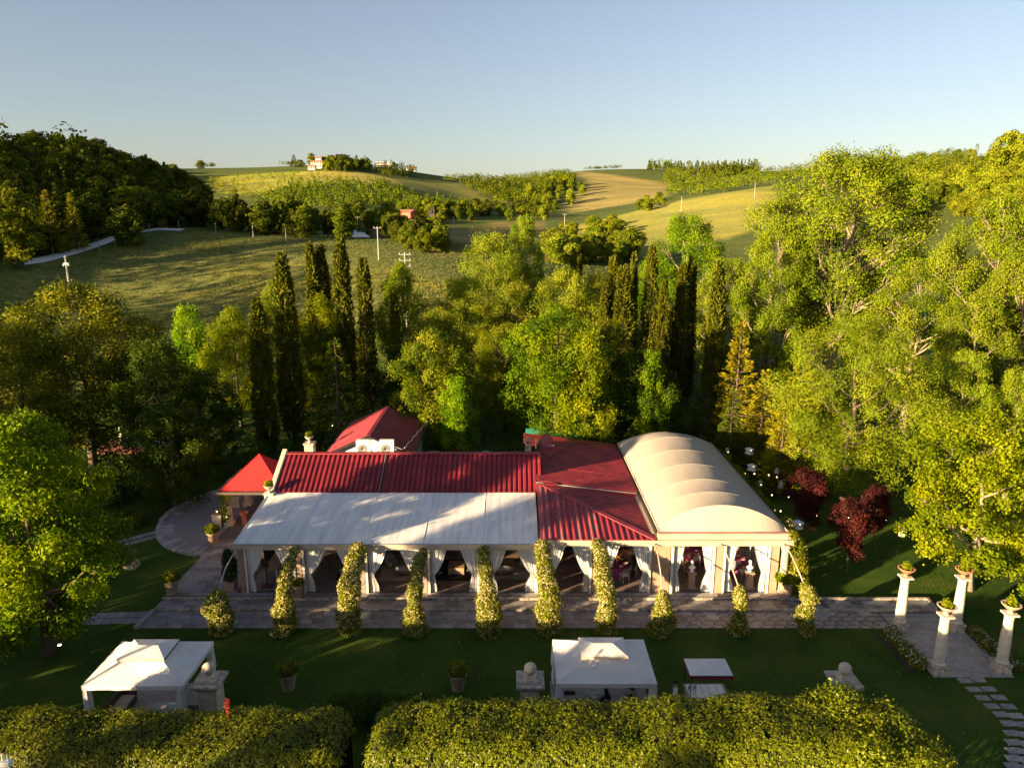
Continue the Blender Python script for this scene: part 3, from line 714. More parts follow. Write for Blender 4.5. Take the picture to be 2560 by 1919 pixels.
# ------------------------------------------------------------------ the banquet pavilion
pav = thing('banquet_pavilion', 'long banquet pavilion with red ribbed metal roof, white canvas awning and cream vaulted tent', 'pavilion', (0, 0, 0))
ZF = 0.30
POSTS = [-15.5, -12.2, -8.6, -5.03, -1.67, 1.70, 4.80]
def front_post(x, w, top, mk='plaster'):
    MB().box(x-w/2, x+w/2, Y_POST, Y_POST+0.28, ZF-0.02, top).build('post', M[mk], pav, bevel=0.012)
for x in POSTS[:5]: front_post(x, 0.30, 3.16)
front_post(1.70, 0.36, 3.40, 'peach'); front_post(4.80, 0.40, 3.40, 'peach')
MB().box(8.0, 9.05, Y_POST+.04, Y_POST+0.30, ZF-0.02, 3.45).build('wall_panel', M['peach'], pav, bevel=0.01)
front_post(11.84, 0.42, 3.45, 'peach'); front_post(15.02, 0.46, 3.45, 'peach')
prof = [(0.30,0),(0.30,0.12),(0.26,0.16),(0.28,0.22),(0.23,0.28),(0.225,1.2),(0.20,2.75),(0.24,2.82),(0.24,2.9),(0.28,2.98),(0.28,3.12)]
MB().lathe(prof, 20, (15.50, 37.05, ZF)).build('column', M['fascia'], pav, smooth=True)
BAYS = [(-15.30,-12.40,3.05),(-11.99,-8.80,3.05),(-8.40,-5.23,3.05),(-4.83,-1.87,3.05),(-1.47,1.48,3.08),(1.92,4.56,3.26),(5.04,7.96,3.26),(9.10,11.60,3.30),(12.08,14.75,3.30)]
for a, b, t in BAYS:
    f = MB()
    f.box(a, a+0.13, Y_POST-0.05, Y_POST+0.07, ZF-0.01, t+0.12); f.box(b-0.13, b, Y_POST-0.05, Y_POST+0.07, ZF-0.01, t+0.12); f.box(a+.13, b-.13, Y_POST-0.047, Y_POST+0.067, t, t+0.115)
    f.build('door_frame', M['white'], pav, bevel=0.008)
# fascias
MB().box(-15.78, 1.52, 36.93, 37.23, 3.17, 3.46).build('fascia', M['fascia'], pav, bevel=0.012)
MB().box(-15.70, 1.50, 37.235, 37.45, 3.0, 3.40).build('header_beam', M['white'], pav)
MB().box(1.55, 8.22, 36.90, 37.24, 3.42, 3.74).build('fascia', M['fascia'], pav, bevel=0.012)
MB().box(1.56, 15.2, 37.27, 37.50, 3.36, 3.70).build('header_beam', M['white'], pav)
MB().box(8.225, 15.86, 36.86, 37.25, 3.42, 3.76).build('fascia', M['fascia'], pav, bevel=0.012)
MB().box(8.225, 15.72, 36.98, 37.30, 3.765, 4.10).build('fascia', M['fascia'], pav, bevel=0.012)
MB().box(8.25, 15.7, 37.19, 37.25, 4.102, 4.125).build('red_flashing', M['redroof'], pav)
# inside: floor, back walls, ceiling
fl = MB()
for i in range(21):
    for j in range(11):
        x0 = -15.4+i*1.48; y0 = 37.62+j*1.45
        fl.box(x0+.008, min(x0+1.472, 15.7), y0+.008, y0+1.442, 0.26, 0.287)
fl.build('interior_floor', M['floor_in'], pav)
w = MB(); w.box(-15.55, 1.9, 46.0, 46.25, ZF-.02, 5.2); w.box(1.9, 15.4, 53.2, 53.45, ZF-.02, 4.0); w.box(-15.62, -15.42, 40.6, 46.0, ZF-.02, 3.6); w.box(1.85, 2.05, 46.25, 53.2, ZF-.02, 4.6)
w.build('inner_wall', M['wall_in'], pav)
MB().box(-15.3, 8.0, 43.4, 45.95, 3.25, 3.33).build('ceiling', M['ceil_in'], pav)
for y in (41.3, 45.3, 49.3, 53.0):
    MB().box(15.0, 15.35, y-.17, y+.17, ZF-.02, 3.9).build('post', M['peach'], pav, bevel=0.01)
MB().box(15.0, 15.4, 37.6, 53.3, 3.55, 3.95).build('header_beam', M['fascia'], pav)
MB().box(7.95, 8.25, 37.6, 53.3, 3.55, 3.85).build('header_beam', M['fascia'], pav)
# white canvas awning, one sheet per bay with a seam between
def awn(x, v): return (x, 36.98+6.32*v, 3.50+0.58*v)
edges = [-15.72, -12.25, -8.62, -5.05, -1.7, 1.50]
for i in range(5):
    a, b = edges[i], edges[i+1]
    def fn(u, v, a=a, b=b, i=i):
        x, y, z = awn(a+(b-a)*u, v)
        sag = 0.035*math.sin(math.pi*u)*math.sin(math.pi*v)*4*(0.5+0.2*math.sin(i*2.1)) + 0.010*math.sin(u*31+i)*math.sin(v*3) + 0.006*math.sin(u*13+v*9+i*2)
        return (x, y, z-sag*0.6)
    g = MB().grid(fn, 24, 12)
    o = g.build('awning_sheet', M['canvas'], pav, smooth=True)
    if i: MB().tube([awn(a, 0.0), awn(a, 1.0)], 0.022, 6).build('awning_seam', M['canvas'], pav)
MB().tube([awn(-15.72, 0), awn(-15.72, 1)], 0.035, 6).build('awning_edge', M['white'], pav)
MB().box(-15.74, 1.52, 36.90, 36.99, 3.47, 3.515).build('gutter', M['galv'], pav)
# red ribbed roof: panel by panel
def ribbed(p0, p1, q0, q1, rib=0.055, flatw=0.5):
    """one roof panel from eave (p0-p1) to ridge (q0-q1) with a raised rib along its right side"""
    P0, P1, Q0, Q1 = (Vector(p) for p in (p0, p1, q0, q1))
    n = (P1-P0).cross(Q0-P0).normalized()
    st = [(0, 0), (flatw, 0), (flatw+0.12, rib), (0.88, rib), (1.0, 0)]
    vs_ = [P0.lerp(P1, u)+n*h for u, h in st] + [Q0.lerp(Q1, u)+n*h for u, h in st]
    k = len(st)
    fs_ = [(i, i+1, k+i+1, k+i) for i in range(k-1)]
    vs_ += [P0.lerp(P1, u)+n*(-0.03) for u, h in st]; fs_ += [(2*k+i, 2*k+i+1, i+1, i) for i in range(k-1)]
    return MB().add(vs_, fs_)
E0, RG = (43.22, 4.10), (46.25, 5.74)             # eave and ridge: (y, z)
npan = 52; x0, x1 = -15.35, 1.95
base_me = None
for i in range(npan):
    a = x0+(x1-x0)*i/npan; pw = (x1-x0)/npan
    if base_me is None: base_me = ribbed((0, *E0), (pw, *E0), (0, *RG), (pw, *RG), 0.085, 0.36).mesh('roof_panel', M['redroof'])
    if abs(i-20) < 1: continue
    add_obj('roof_panel', base_me, pav, (a, 0, 0))
xa = x0+(x1-x0)*20/npan
MB().tube([(xa+.08, E0[0], E0[1]+.06), (xa+.10, RG[0], RG[1]+.08)], 0.022, 5).build('cable', M['galv'], pav)
MB().tube([(xa+.20, E0[0], E0[1]+.06), (xa+.17, RG[0], RG[1]+.08)], 0.022, 5).build('cable', M['rubber'], pav)
add_obj('roof_panel', ribbed((0, *E0), (0.333, *E0), (0, *RG), (0.333, *RG), 0.02, 0.42).mesh('roof_panel', M['redroof_d']), pav, (xa, 0, 0))
for i in range(11):
    a = x0+(x1-x0)*i/11
    MB().box(a+.004, a+(x1-x0)/11-.004, 46.02, 46.42, 5.70, 5.80).build('ridge_cap', M['redroof'], pav, bevel=0.02)
MB().slab((x0, 46.35, 5.70), (x1, 46.35, 5.70), (x1, 48.6, 4.6), (x0, 48.6, 4.6), 0.06).build('rear_roof', M['redroof_d'], pav)
MB().slab((-15.72, 43.1, 4.28), (-15.42, 43.1, 4.28), (-15.42, 46.45, 5.98), (-15.72, 46.45, 5.98), 0.55).build('verge_wall', M['stone'], pav, bevel=0.015)
MB().add([(-15.40,43.25,4.2),(-15.40,46.2,5.7),(-15.40,46.2,3.4),(-15.40,43.25,3.4),(-15.5,43.25,4.2),(-15.5,46.2,5.7),(-15.5,46.2,3.4),(-15.5,43.25,3.4)],[(0,1,2,3),(7,6,5,4),(0,4,5,1)]).build('gable_wall', M['fascia'], pav)
MB().add([(1.97,43.3,4.1),(1.97,46.2,5.7),(1.97,47.4,5.15),(1.97,46.2,4.3),(2.02,43.3,4.1),(2.02,46.2,5.7),(2.02,47.4,5.15),(2.02,46.2,4.3)],[(4,5,6,7),(3,2,1,0)]).build('gable_wall', M['acwhite'], pav)
MB().box(-15.9, -15.35, 42.75, 43.18, 3.3, 4.12).build('pier', M['stone'], pav, bevel=0.02)
MB().box(-15.96, -15.28, 42.69, 43.24, 4.121, 4.2).build('pier_cap', M['stone'], pav, bevel=0.015)
# hipped corner roof over bays 6 and 7: front slope in wide worn panels
hx0, hx1, hy0, hy1, hz0, hz1 = 1.58, 8.12, 36.95, 43.2, 3.76, 4.62
def hz(y): return hz0+(hz1-hz0)*(y-hy0)/(hy1-hy0)
npn = 19
for i in range(npn):
    a = hx0+(hx1-hx0)*i/npn; b = hx0+(hx1-hx0)*(i+1)/npn
    ya = min(hy1, hy0+(hx1-a)/(hx1-hx0-0.7)*(hy1-hy0)); yb = min(hy1, hy0+(hx1-b)/(hx1-hx0-0.7)*(hy1-hy0))
    ribbed((a, hy0, hz0), (b, hy0, hz0), (a, ya, hz(ya)), (b, yb, hz(yb)), 0.055, 0.55).build('roof_panel', M['redworn'] if i in (0, 1, 3, 6, 8, 9) else M['redroof'], pav)
def corrug(a, b, c, d, n, mk, amp=0.03):
    """many fine ribs running from side ab to side dc"""
    A, B, C, D = (Vector(p) for p in (a, b, c, d)); nn = (B-A).cross(D-A).normalized(); mb = MB()
    for i in range(n):
        for k, (u, h) in enumerate(((0, 0), (.5, 0), (.62, amp), (.88, amp), (1, 0))):
            t = (i+u)/n; mb.v += [tuple(A.lerp(D, t)+nn*h), tuple(B.lerp(C, t)+nn*h)]
        s = len(mb.v)-10
        for k in range(4): mb.f.append((s+2*k, s+2*k+1, s+2*k+3, s+2*k+2)); mb.m.append(0)
    return mb.build('ribbed_roof', M[mk], pav)
hipL = (hx0+0.7, hy1, hz1)
corrug((hx1, hy0+.02, hz0), (hx1, hy0+.02, hz0), hipL, (hx1, 42.9, hz0+.1), 26, 'redroof_d') if False else None
mb = MB(); nr = 24                                  # right slope of the hip: ribs run level along x
for i in range(nr):
    y0 = hy0+(hy1-hy0)*i/nr
    for u, h in ((0, 0), (.45, 0), (.58, .055), (.88, .055), (1, 0)):
        y = y0+u*(hy1-hy0)/nr; xl = hx1-(y-hy0)/(hy1-hy0)*(hx1-hx0-0.7)
        mb.v += [(xl, y, hz(y)+h), (hx1, y, hz0+0.02+h)]
    s = len(mb.v)-10
    for k in range(4): mb.f.append((s+2*k, s+2*k+1, s+2*k+3, s+2*k+2)); mb.m.append(0)
mb.build('ribbed_roof', M['redroof_d'], pav)
HL = Vector((hx0+0.45, hy1-.02, hz1+.06)); HR = Vector((hx1, hy0, hz0+.07))
d = (HR-HL).normalized(); sd = Vector((d.y, -d.x, 0)).normalized()*0.19
MB().slab(HL-sd, HR-sd, HR+sd, HL+sd, -0.07).build('hip_cap', M['redroof'], pav, bevel=0.02)
MB().box(hx0-.05, hx0+1.35, hy1-.16, hy1+.24, hz1+.03, hz1+.11).build('ridge_cap', M['redroof'], pav, bevel=0.02)
MB().box(hx0-.09, hx0-.02, 37.0, hy1, hz0-.2, hz0-.05).build('side_flashing', M['gutter'], pav)
# upper shed roof between the long roof and the vault
mb = MB(); nr = 40; uy0, uy1 = 43.3, 52.2
for i in range(nr):
    for u, h in ((0, 0), (.45, 0), (.58, .06), (.88, .06), (1, 0)):
        y = uy0+(i+u)*(uy1-uy0)/nr; xl = 1.55 if y < 46.0 else 2.05
        mb.v += [(xl, y, 4.82+h), (8.14, y, 4.05+h)]
    s = len(mb.v)-10
    for k in range(4): mb.f.append((s+2*k, s+2*k+1, s+2*k+3, s+2*k+2)); mb.m.append(0)
mb.build('ribbed_roof', M['redroof'], pav)
MB().add([(1.55,43.27,3.7),(8.1,43.27,3.7),(8.1,43.27,3.96),(1.55,43.27,4.73)],[(0,1,2,3)]).build('side_wall', M['redroof_d'], pav)
MB().box(1.5, 1.54, 43.3, 46.0, 4.3, 4.86).build('side_flashing', M['redroof_d'], pav)
MB().add([(1.55,43.28,4.73),(8.1,43.28,3.96),(8.1,43.28,4.03),(1.55,43.28,4.80)],[(0,1,2,3)]).build('side_flashing', M['galv'], pav)
MB().slab((1.0, 52.21, 4.45), (8.1, 52.21, 4.0), (8.1, 53.6, 4.0), (0.9, 54.2, 4.75), 0.06).build('rear_roof', M['redroof'], pav)
MB().box(8.13, 8.36, 37.3, 53.4, 3.78, 3.95).build('valley_gutter', M['gutter'], pav)
# vaulted canvas: sheets between arched ribs, slack between them
VX0, VX1, VY0, VY1, VZ, VH = 8.30, 15.62, 37.30, 53.5, 4.12, 1.36
bays = [VY0+.55, 39.9, 42.0, 44.8, 47.8, 50.8, VY1]
def arch(u, y, k=1.0):
    s = 2*u-1
    return (VX0+(VX1-VX0)*u, y, VZ+VH*k*max(0, 1-abs(s)**2.05))
for i in range(6):
    a, b = bays[i], bays[i+1]
    def fn(u, v, a=a, b=b):
        dip = 1-0.06*math.sin(math.pi*v)**0.8*math.sin(math.pi*u)
        endk = 1.0
        if b == VY1: endk = 1-0.35*v**2.5
        return arch(u, a+(b-a)*v, dip*endk)
    MB().grid(fn, 36, 10).build('vault_sheet', M['vault'], pav, smooth=True)
    MB().tube([arch(t/24, a, .998) for t in range(25)], 0.014, 6).build('vault_rib', M['vault'], pav, smooth=True)
g = MB(); n = 30
g.v = [arch(t/n, VY0+.54, 1.0) for t in range(n+1)] + [(VX0+(VX1-VX0)*t/n, VY0-.06, VZ) for t in range(n+1)]
g.f = [(n+1+t, n+2+t, t+1, t) for t in range(n)]; g.m = [0]*n
g.build('vault_gable', M['vault'], pav, smooth=True)
g = MB(); g.v = [arch(t/n, VY1+.01, 0.66) for t in range(n+1)] + [(VX0+(VX1-VX0)*t/n, VY1+.02, VZ-.2) for t in range(n+1)]
g.f = [(t, t+1, n+2+t, n+1+t) for t in range(n)]; g.m = [0]*n; g.build('vault_gable', M['vault'], pav)
MB().tube([(VX0+.03, VY0, VZ+.02), (VX0+.03, VY1, VZ+.02)], 0.05, 6).build('vault_edge', M['vault'], pav)
MB().tube([(VX1-.02, VY0, VZ+.02), (VX1-.02, VY1, VZ+.02)], 0.05, 6).build('vault_edge', M['vault'], pav)
MB().box(15.62, 15.80, 37.3, 53.5, 3.80, 4.10).build('fascia', M['gutter'], pav)
# chimney on the rear roof
MB().box(1.0, 1.45, 50.6, 51.05, 3.6, 5.0).build('chimney', M['stone_old'], pav, bevel=0.02)
MB().frustum(1.22, 50.82, 5.20, 5.5, .36, .36, .08, .08).build('chimney_cap', M['terra_red'], pav)
MB().box(1.05, 1.39, 50.65, 50.99, 5.0, 5.2).build('chimney_cap', M['terra_red'], pav)
pts = [(-15.2+i*0.62, 46.62+0.06*math.sin(i*2.2), 5.60+0.05*math.sin(i*1.7)) for i in range(29)] + [(2.6, 47.2, 5.0), (4.5, 51.3, 4.75), (6.5, 52.2, 4.5), (8.3, 53.2, 4.4)]
MB().tube(pts, 0.03, 5).build('cable', M['rubber'], pav)
pts = [(-6+i*0.7, 46.70+0.07*math.sin(i*1.3), 5.66+0.05*math.sin(i*2.3)) for i in range(12)]
MB().tube(pts, 0.025, 5).build('cable', M['galv'], pav)

# ------------------------------------------------------------------ air conditioners, dish
def ac_unit(x, label):
    t = thing('air_conditioner', label, 'air conditioner', (x, 46.95, 5.35), 0, 'outdoor units on the roof edge')
    MB().box(-.5, .5, -.19, .19, 0.06, 1.12).build('casing', M['acwhite'], t, bevel=0.02)
    MB().lathe([(0.33, 0), (0.35, 0.015), (0.33, 0.03)], 24).build('fan_guard', M['acgrey'], t).rotation_euler = (R(90), 0, 0)
    t.children[-1].location = (-0.10, -0.19, 0.55)
    for rr in (0.10, 0.18, 0.26):
        o = MB().lathe([(rr, 0), (rr+.012, .006), (rr+.02, 0)], 20).build('guard_ring', M['acwhite'], t); o.rotation_euler = (R(90), 0, 0); o.location = (-0.10, -0.222, 0.55)
    MB().box(-.42, -.34, -.17, .17, 0, .06).box(.34, .42, -.17, .17, 0, .06).build('foot', M['galv'], t)
    MB().box(.30, .40, -.196, -.188, .90, .98).build('badge', M['redroof'], t)
    MB().tube([(.5, 0, .35), (.62, 0, .3), (.64, .05, 0)], 0.03, 5).build('pipe', M['rubber'], t)
ac_unit(-10.25, 'white outdoor air conditioner on the roof edge, nearer the kiosk')
ac_unit(-8.65, 'white outdoor air conditioner on the roof edge, further from the kiosk')
t = thing('satellite_dish', 'dark red satellite dish on the rear of the red roof', 'satellite dish', (2.5, 50.6, 4.45))
dm = MB().lathe([(0.02, 0), (0.25, 0.02), (0.42, 0.07), (0.56, 0.14), (0.56, 0.16), (0.40, 0.09), (0.02, 0.03)], 22).build('reflector', M['redworn'], t, smooth=True)
dm.rotation_euler = (R(70), 0, R(35)); dm.location = (0, 0, .75)
MB().tube([(0, 0, 0), (0, 0, .7)], .03, 6).build('mast', M['galv'], t)
MB().tube([(0, 0, .4), (.55, -.45, .55)], .015, 5).ball((.57, -.47, .57), .06, 8, 6).build('receiver_arm', M['acwhite'], t)

# ------------------------------------------------------------------ gabled house behind
hs = thing('gabled_house', 'small white house with a red gabled metal roof behind the pavilion', 'house', (-10.6, 0, 0))
W = MB(); W.v = [(-2.95,50.6,0),(2.95,50.6,0),(2.95,50.6,4.35),(0,50.6,5.55),(-2.95,50.6,4.35),(-2.95,58.2,0),(2.95,58.2,0),(2.95,58.2,4.35),(0,58.2,5.55),(-2.95,58.2,4.35)]
W.f = [(0,1,2,3,4),(9,8,7,6,5),(0,4,9,5),(1,6,7,2)]; W.m = [0]*4; W.build('wall', M['acwhite'], hs)
for s in (-1, 1):
    mb = MB(); nr = 40
    for i in range(nr):
        for u, h in ((0, 0), (.5, 0), (.62, .03), (.88, .03), (1, 0)):
            y = 50.25+(i+u)*8.3/nr
            cut = max(0, y-56.4)*1.1
            e0 = (s*3.25, y, 4.32+h); e1 = (0, y, 5.78+h-max(0, y-56.4)*0.02)
            mb.v += [e0, e1]
        b = len(mb.v)-10
        for k in range(4): mb.f.append((b+2*k, b+2*k+1, b+2*k+3, b+2*k+2) if s < 0 else (b+2*k+2, b+2*k+3, b+2*k+1, b+2*k)); mb.m.append(0)
    mb.build('roof_slope', M['redroof'], hs)
MB().slab((-.16, 50.22, 5.80), (.16, 50.22, 5.80), (.16, 58.5, 5.80), (-.16, 58.5, 5.80), 0.06).build('ridge_cap', M['redroof_d'], hs, bevel=0.02)
MB().slab((-3.28,50.22,4.27),(0,50.22,5.74),(0,50.30,5.74),(-3.28,50.30,4.27),.14).build('bargeboard', M['black'], hs)
MB().slab((0,50.22,5.74),(3.28,50.22,4.27),(3.28,50.30,4.27),(0,50.30,5.74),.14).build('bargeboard', M['black'], hs)
MB().box(-3.42,-3.24,50.2,58.5,4.18,4.30).build('gutter', M['black'], hs); MB().box(3.24,3.42,50.2,58.5,4.18,4.30).build('gutter', M['black'], hs)
MB().tube([(2.6+0.06*math.sin(i*1.9)+i*0.05, 50.4+i*0.48, 4.75-i*0.012) for i in range(15)], .03, 5).build('cable', M['acwhite'], hs)

# ------------------------------------------------------------------ kiosk with the red pyramid tent roof
ks = thing('kiosk', 'square entrance kiosk with red canvas pyramid roof on cream columns', 'kiosk', (-18.15, 48.55, 0.16))
MB().add([(-2.15,-2.15,2.78),(2.15,-2.15,2.78),(2.15,2.15,2.78),(-2.15,2.15,2.78),(0,0,4.75)], [(0,1,4),(1,2,4),(2,3,4),(3,0,4)]).build('canvas_roof', M['redcloth'], ks)
for a, b in (((-2.15,-2.15),(2.15,-2.15)),((2.15,-2.15),(2.15,2.15)),((2.15,2.15),(-2.15,2.15)),((-2.15,2.15),(-2.15,-2.15))):
    pass
e = MB(); e.box(-2.45,2.45,-2.45,-2.2,2.58,2.76); e.box(-2.45,2.45,2.2,2.45,2.58,2.76); e.box(-2.45,-2.2,-2.197,2.197,2.58,2.76); e.box(2.2,2.45,-2.197,2.197,2.58,2.76); e.build('gutter', M['gutter'], ks, bevel=0.03)
for sx in (-1, 1):
    for sy in (-1, 1):
        c = MB().box(-.32,.32,-.32,.32,0,.36); c.build('plinth', M['column'], ks, loc=(sx*1.82, sy*1.82, 0), bevel=0.015)
        MB().lathe([(.30,0),(.31,.06),(.27,.10),(.25,.14),(.255,.9),(.215,2.05),(.25,2.1),(.25,2.2),(.28,2.24)], 18).build('column', M['column'], ks, smooth=True, loc=(sx*1.82, sy*1.82, .36))
        MB().frustum(-1.07*0, 0, 0, .02, .01, .01, .01, .01)
for a, b in (((-2.15,-2.15),(0,0)),((2.15,-2.15),(0,0))):
    MB().tube([(a[0],a[1],2.79),(0,0,4.76)], .02, 5).build('seam', M['redcloth'], ks)
# ------------------------------------------------------------------ curtains (hang in the bays; each one tied back)
def curtain_mesh(seed, w_top, w_tie, w_bot, H, tie=0.42):
    """gathered at tie height; x grows away from the jamb it is tied to"""
    r = random.Random(seed); ph = [r.uniform(0, 6) for _ in range(3)]; amp = 0.05
    def fn(u, v):
        z = v*H
        if z > tie*H:
            t = (z-tie*H)/((1-tie)*H); s = t**0.62; w = w_tie+(w_top-w_tie)*s
        else:
            t = 1-z/(tie*H); w = w_tie+(w_bot-w_tie)*min(1, t*1.5)**0.8
        squeeze = w/w_top
        x = u*w + 0.012*math.sin(9*v+ph[2])
        uu = u + .05*math.sin(u*7+ph[1]) + .03*math.sin(u*15+ph[2]+v*1.5)
        y = amp*math.sin(uu*2*math.pi*5.3+ph[0]+0.9*math.sin(3*v+ph[1]))*(0.35+0.3*math.sin(u*9+ph[2])**2+0.3*(1-squeeze)) + 0.014*math.sin(uu*37+ph[1]+v*2)
        return (x, y - 0.05*(1-abs(z/H-tie))*(1-squeeze), z)
    g = MB().grid(fn, 46, 16)
    return g.mesh('curtain', M['curtain'], True)
BAYN = ['the bay at the kiosk end of the pavilion', 'the second bay from the kiosk end', 'the third bay from the kiosk end', 'the fourth bay from the kiosk end',
        'the fifth bay, last under the white awning', 'the sixth bay, under the hipped roof', 'the bay left of the peach wall', 'the bay right of the peach wall', 'the last bay at the round column']
for i, (a, b, t) in enumerate(BAYS):
    H = t-ZF-0.02; bw = b-a
    for s in (0, 1):
        wt = bw*[0.36, 0.38, 0.36, 0.35, 0.37, 0.38, 0.34, 0.27, 0.30][i]*(0.94+0.1*((i*7+s*3) % 4)/4)
        me = curtain_mesh(i*2+s, wt, 0.24, 0.36+0.1*((i+s) % 3), H)
        o = add_obj('curtain', me, None, ((a+0.14, b-0.14)[s], Y_POST+0.16, ZF+0.015))
        if s: o.scale = (-1, 1, 1)
        tag(o, ('left' if s == 0 else 'right')+' white curtain tied back in '+BAYN[i], 'curtain', 'white curtains of the pavilion')
        MB().tube([(0.0, -.07, H*.42), (0.13, -.15, H*.42-.02), (0.26, -.07, H*.42), (0.13, .1, H*.42+.02), (0.0, -.07, H*.42)], .012, 5).build('tie_band', M['curtain'], o)
for k, (y, lab) in enumerate(((40.9, 'nearest the round column'), (44.8, 'halfway along the vaulted tent'), (48.6, 'deep inside the vaulted tent'))):
    me = curtain_mesh(40+k, 0.8, 0.26, 0.45, 3.2); o = add_obj('curtain', me, None, (14.9, y, ZF+.02), R(90))
    tag(o, 'white curtain on the garden side of the tent, '+lab, 'curtain', 'white curtains of the pavilion')

# ------------------------------------------------------------------ lounge furniture
def tub_seat(name, label, cat, w, loc, rotz, group):
    """tub armchair or settee: wrap-round back, cushion, thin legs"""
    t = thing(name, label, cat, loc, rotz, group); d = 0.62
    mb = MB(); n = 22
    def ring(k, z, off, h):
        a = math.pi*(1.10+0.0) * (k/n) - 0.05*math.pi
        x = -(w/2-off)*math.cos(a); y = (d*0.62-off)*math.sin(a)-0.05
        return (x, y, z + h*math.sin(max(0, min(math.pi, a)))**1.2)
    for k in range(n+1):
        mb.v += [ring(k, 0.16, 0.06, 0), ring(k, 0.52, 0.0, 0.27), ring(k, 0.53, 0.07, 0.27), ring(k, 0.36, 0.12, 0)]
    for k in range(n):
        for j in range(3): mb.f.append((4*k+j, 4*k+j+1, 4*k+j+5, 4*k+j+4)); mb.m.append(0)
        mb.f.append((4*k+3, 4*k, 4*k+4, 4*k+7)); mb.m.append(0)
    mb.f.append((0,1,2,3)); mb.f.append((4*n+3,4*n+2,4*n+1,4*n)); mb.m += [0,0]
    mb.build('backrest', M['grey_fab'], t, smooth=True)
    MB().prism([(-(w/2-.08)*math.cos(math.pi*k/12), -.12+(d*.55)*math.sin(math.pi*k/12)) for k in range(13)][::-1] + [(-w/2+.08, -.36), (w/2-.08, -.36)][0:2], .16, .40).build('seat', M['grey_fab'], t, bevel=0.03)
    for sx in (-1, 1):
        for y in (-.28, .22): MB().tube([(sx*(w/2-.14), y, 0), (sx*(w/2-.16), y, .18)], [.012, .02], 6).build('leg', M['black'], t)
    return t
tub_seat('armchair', 'grey tub armchair on the black rug in the second bay, nearer the lawn', 'armchair', .78, (-10.0, 39.0, ZF), R(170), 'lounge armchairs')
tub_seat('armchair', 'grey tub armchair behind another on the black rug, second bay', 'armchair', .82, (-9.75, 40.9, ZF), R(0), 'lounge armchairs')
tub_seat('armchair', 'grey tub armchair behind the settee of the third bay', 'armchair', .8, (-7.6, 40.6, ZF), R(60), 'lounge armchairs')
tub_seat('settee', 'pale grey two-seat settee with its back to the lawn, third bay', 'settee', 1.5, (-6.35, 39.3, ZF), R(180), 'lounge settees')
tub_seat('armchair', 'pale tub armchair on the black rug beside the right curtain of the fourth bay', 'armchair', .74, (-2.35, 39.3, ZF), R(200), 'lounge armchairs')
tub_seat('armchair', 'pale tub armchair half behind the left curtain of the fourth bay', 'armchair', .74, (-4.75, 39.2, ZF), R(200), 'lounge armchairs')
tub_seat('settee', 'pale grey two-seat settee with its back to the lawn, fifth bay', 'settee', 1.4, (-.55, 39.35, ZF), R(180), 'lounge settees')
tub_seat('armchair', 'grey tub armchair deep in the fifth bay behind the settee', 'armchair', .8, (.85, 40.4, ZF), R(-30), 'lounge armchairs')
def rug(x0, x1, y0, y1, mk, label):
    tag(MB().grid(lambda u, v: (x0+(x1-x0)*u, y0+(y1-y0)*v, ZF-.008+0.002*math.sin(u*9)*math.sin(v*7)), 8, 8).build('rug', M[mk]), label, 'rug', 'rugs in the pavilion')
rug(-10.6, -8.6, 38.8, 41.5, 'rug_dark', 'black rug under the armchairs of the second bay')
rug(-8.0, -5.3, 38.7, 41.2, 'rug_light', 'beige rug under the settee of the third bay')
rug(-4.8, -1.6, 38.7, 41.4, 'rug_dark', 'black rug under the cube table of the fourth bay')
rug(-1.4, 1.3, 38.9, 41.2, 'rug_light', 'beige rug under the settee of the fifth bay')
rug(-13.8, -12.0, 38.6, 40.8, 'rug_light', 'beige rug beyond the second curtain of the first bay')
t = thing('coffee_table', 'square wooden cube coffee table on the black rug', 'table', (-3.4, 39.9, ZF))
MB().box(-.5, .5, -.5, .5, .40, .44).build('tabletop', M['wood'], t, bevel=.01)
for k, x in enumerate((-.33, 0, .33)):
    for z in (0.02, .21): MB().box(x-.155, x+.155, -.48, -.45, z, z+.175).build('drawer', M['grey_fab'] if k == 1 else M['wood'], t)
MB().box(-.48, .48, -.445, .48, 0, .40).build('body', M['wood_dark'], t)
for lab, x, y in (('low wooden table behind the settee of the third bay', -6.1, 40.6), ('low wooden table behind the settee of the fifth bay', -.4, 40.5)):
    t = thing('coffee_table', lab, 'table', (x, y, ZF), 0, 'low lounge tables')
    MB().box(-.55, .55, -.32, .32, .38, .42).build('tabletop', M['wood'], t, bevel=.01)
    for sx in (-1, 1):
        for sy in (-1, 1): MB().box(sx*.48-.025, sx*.48+.025, sy*.26-.025, sy*.26+.025, 0, .38).build('leg', M['wood'], t)
t = thing('console_table', 'narrow white console table set lengthwise in the first bay', 'table', (-14.3, 39.5, ZF))
MB().box(-.42, .42, -1.1, 1.1, .80, .86).build('tabletop', M['wood'], t, bevel=.01)
for sx in (-1, 1):
    for y in (-1.0, 1.0): MB().frustum(sx*.35, y, 0, .80, .03, .03, .05, .05).build('leg', M['white'], t)
t = thing('sign_stand', 'dark wooden sign stand beside the first curtain', 'sign stand', (-14.4, 38.0, ZF))
MB().box(-.035, .035, -.035, .035, .05, 1.75).build('pole', M['wood_dark'], t); MB().frustum(0, 0, 0, .06, .3, .24, .27, .21).build('base', M['wood_dark'], t)
MB().box(-.22, .22, -.05, -.03, 1.25, 1.75).build('board', M['wood_dark'], t, bevel=.005)

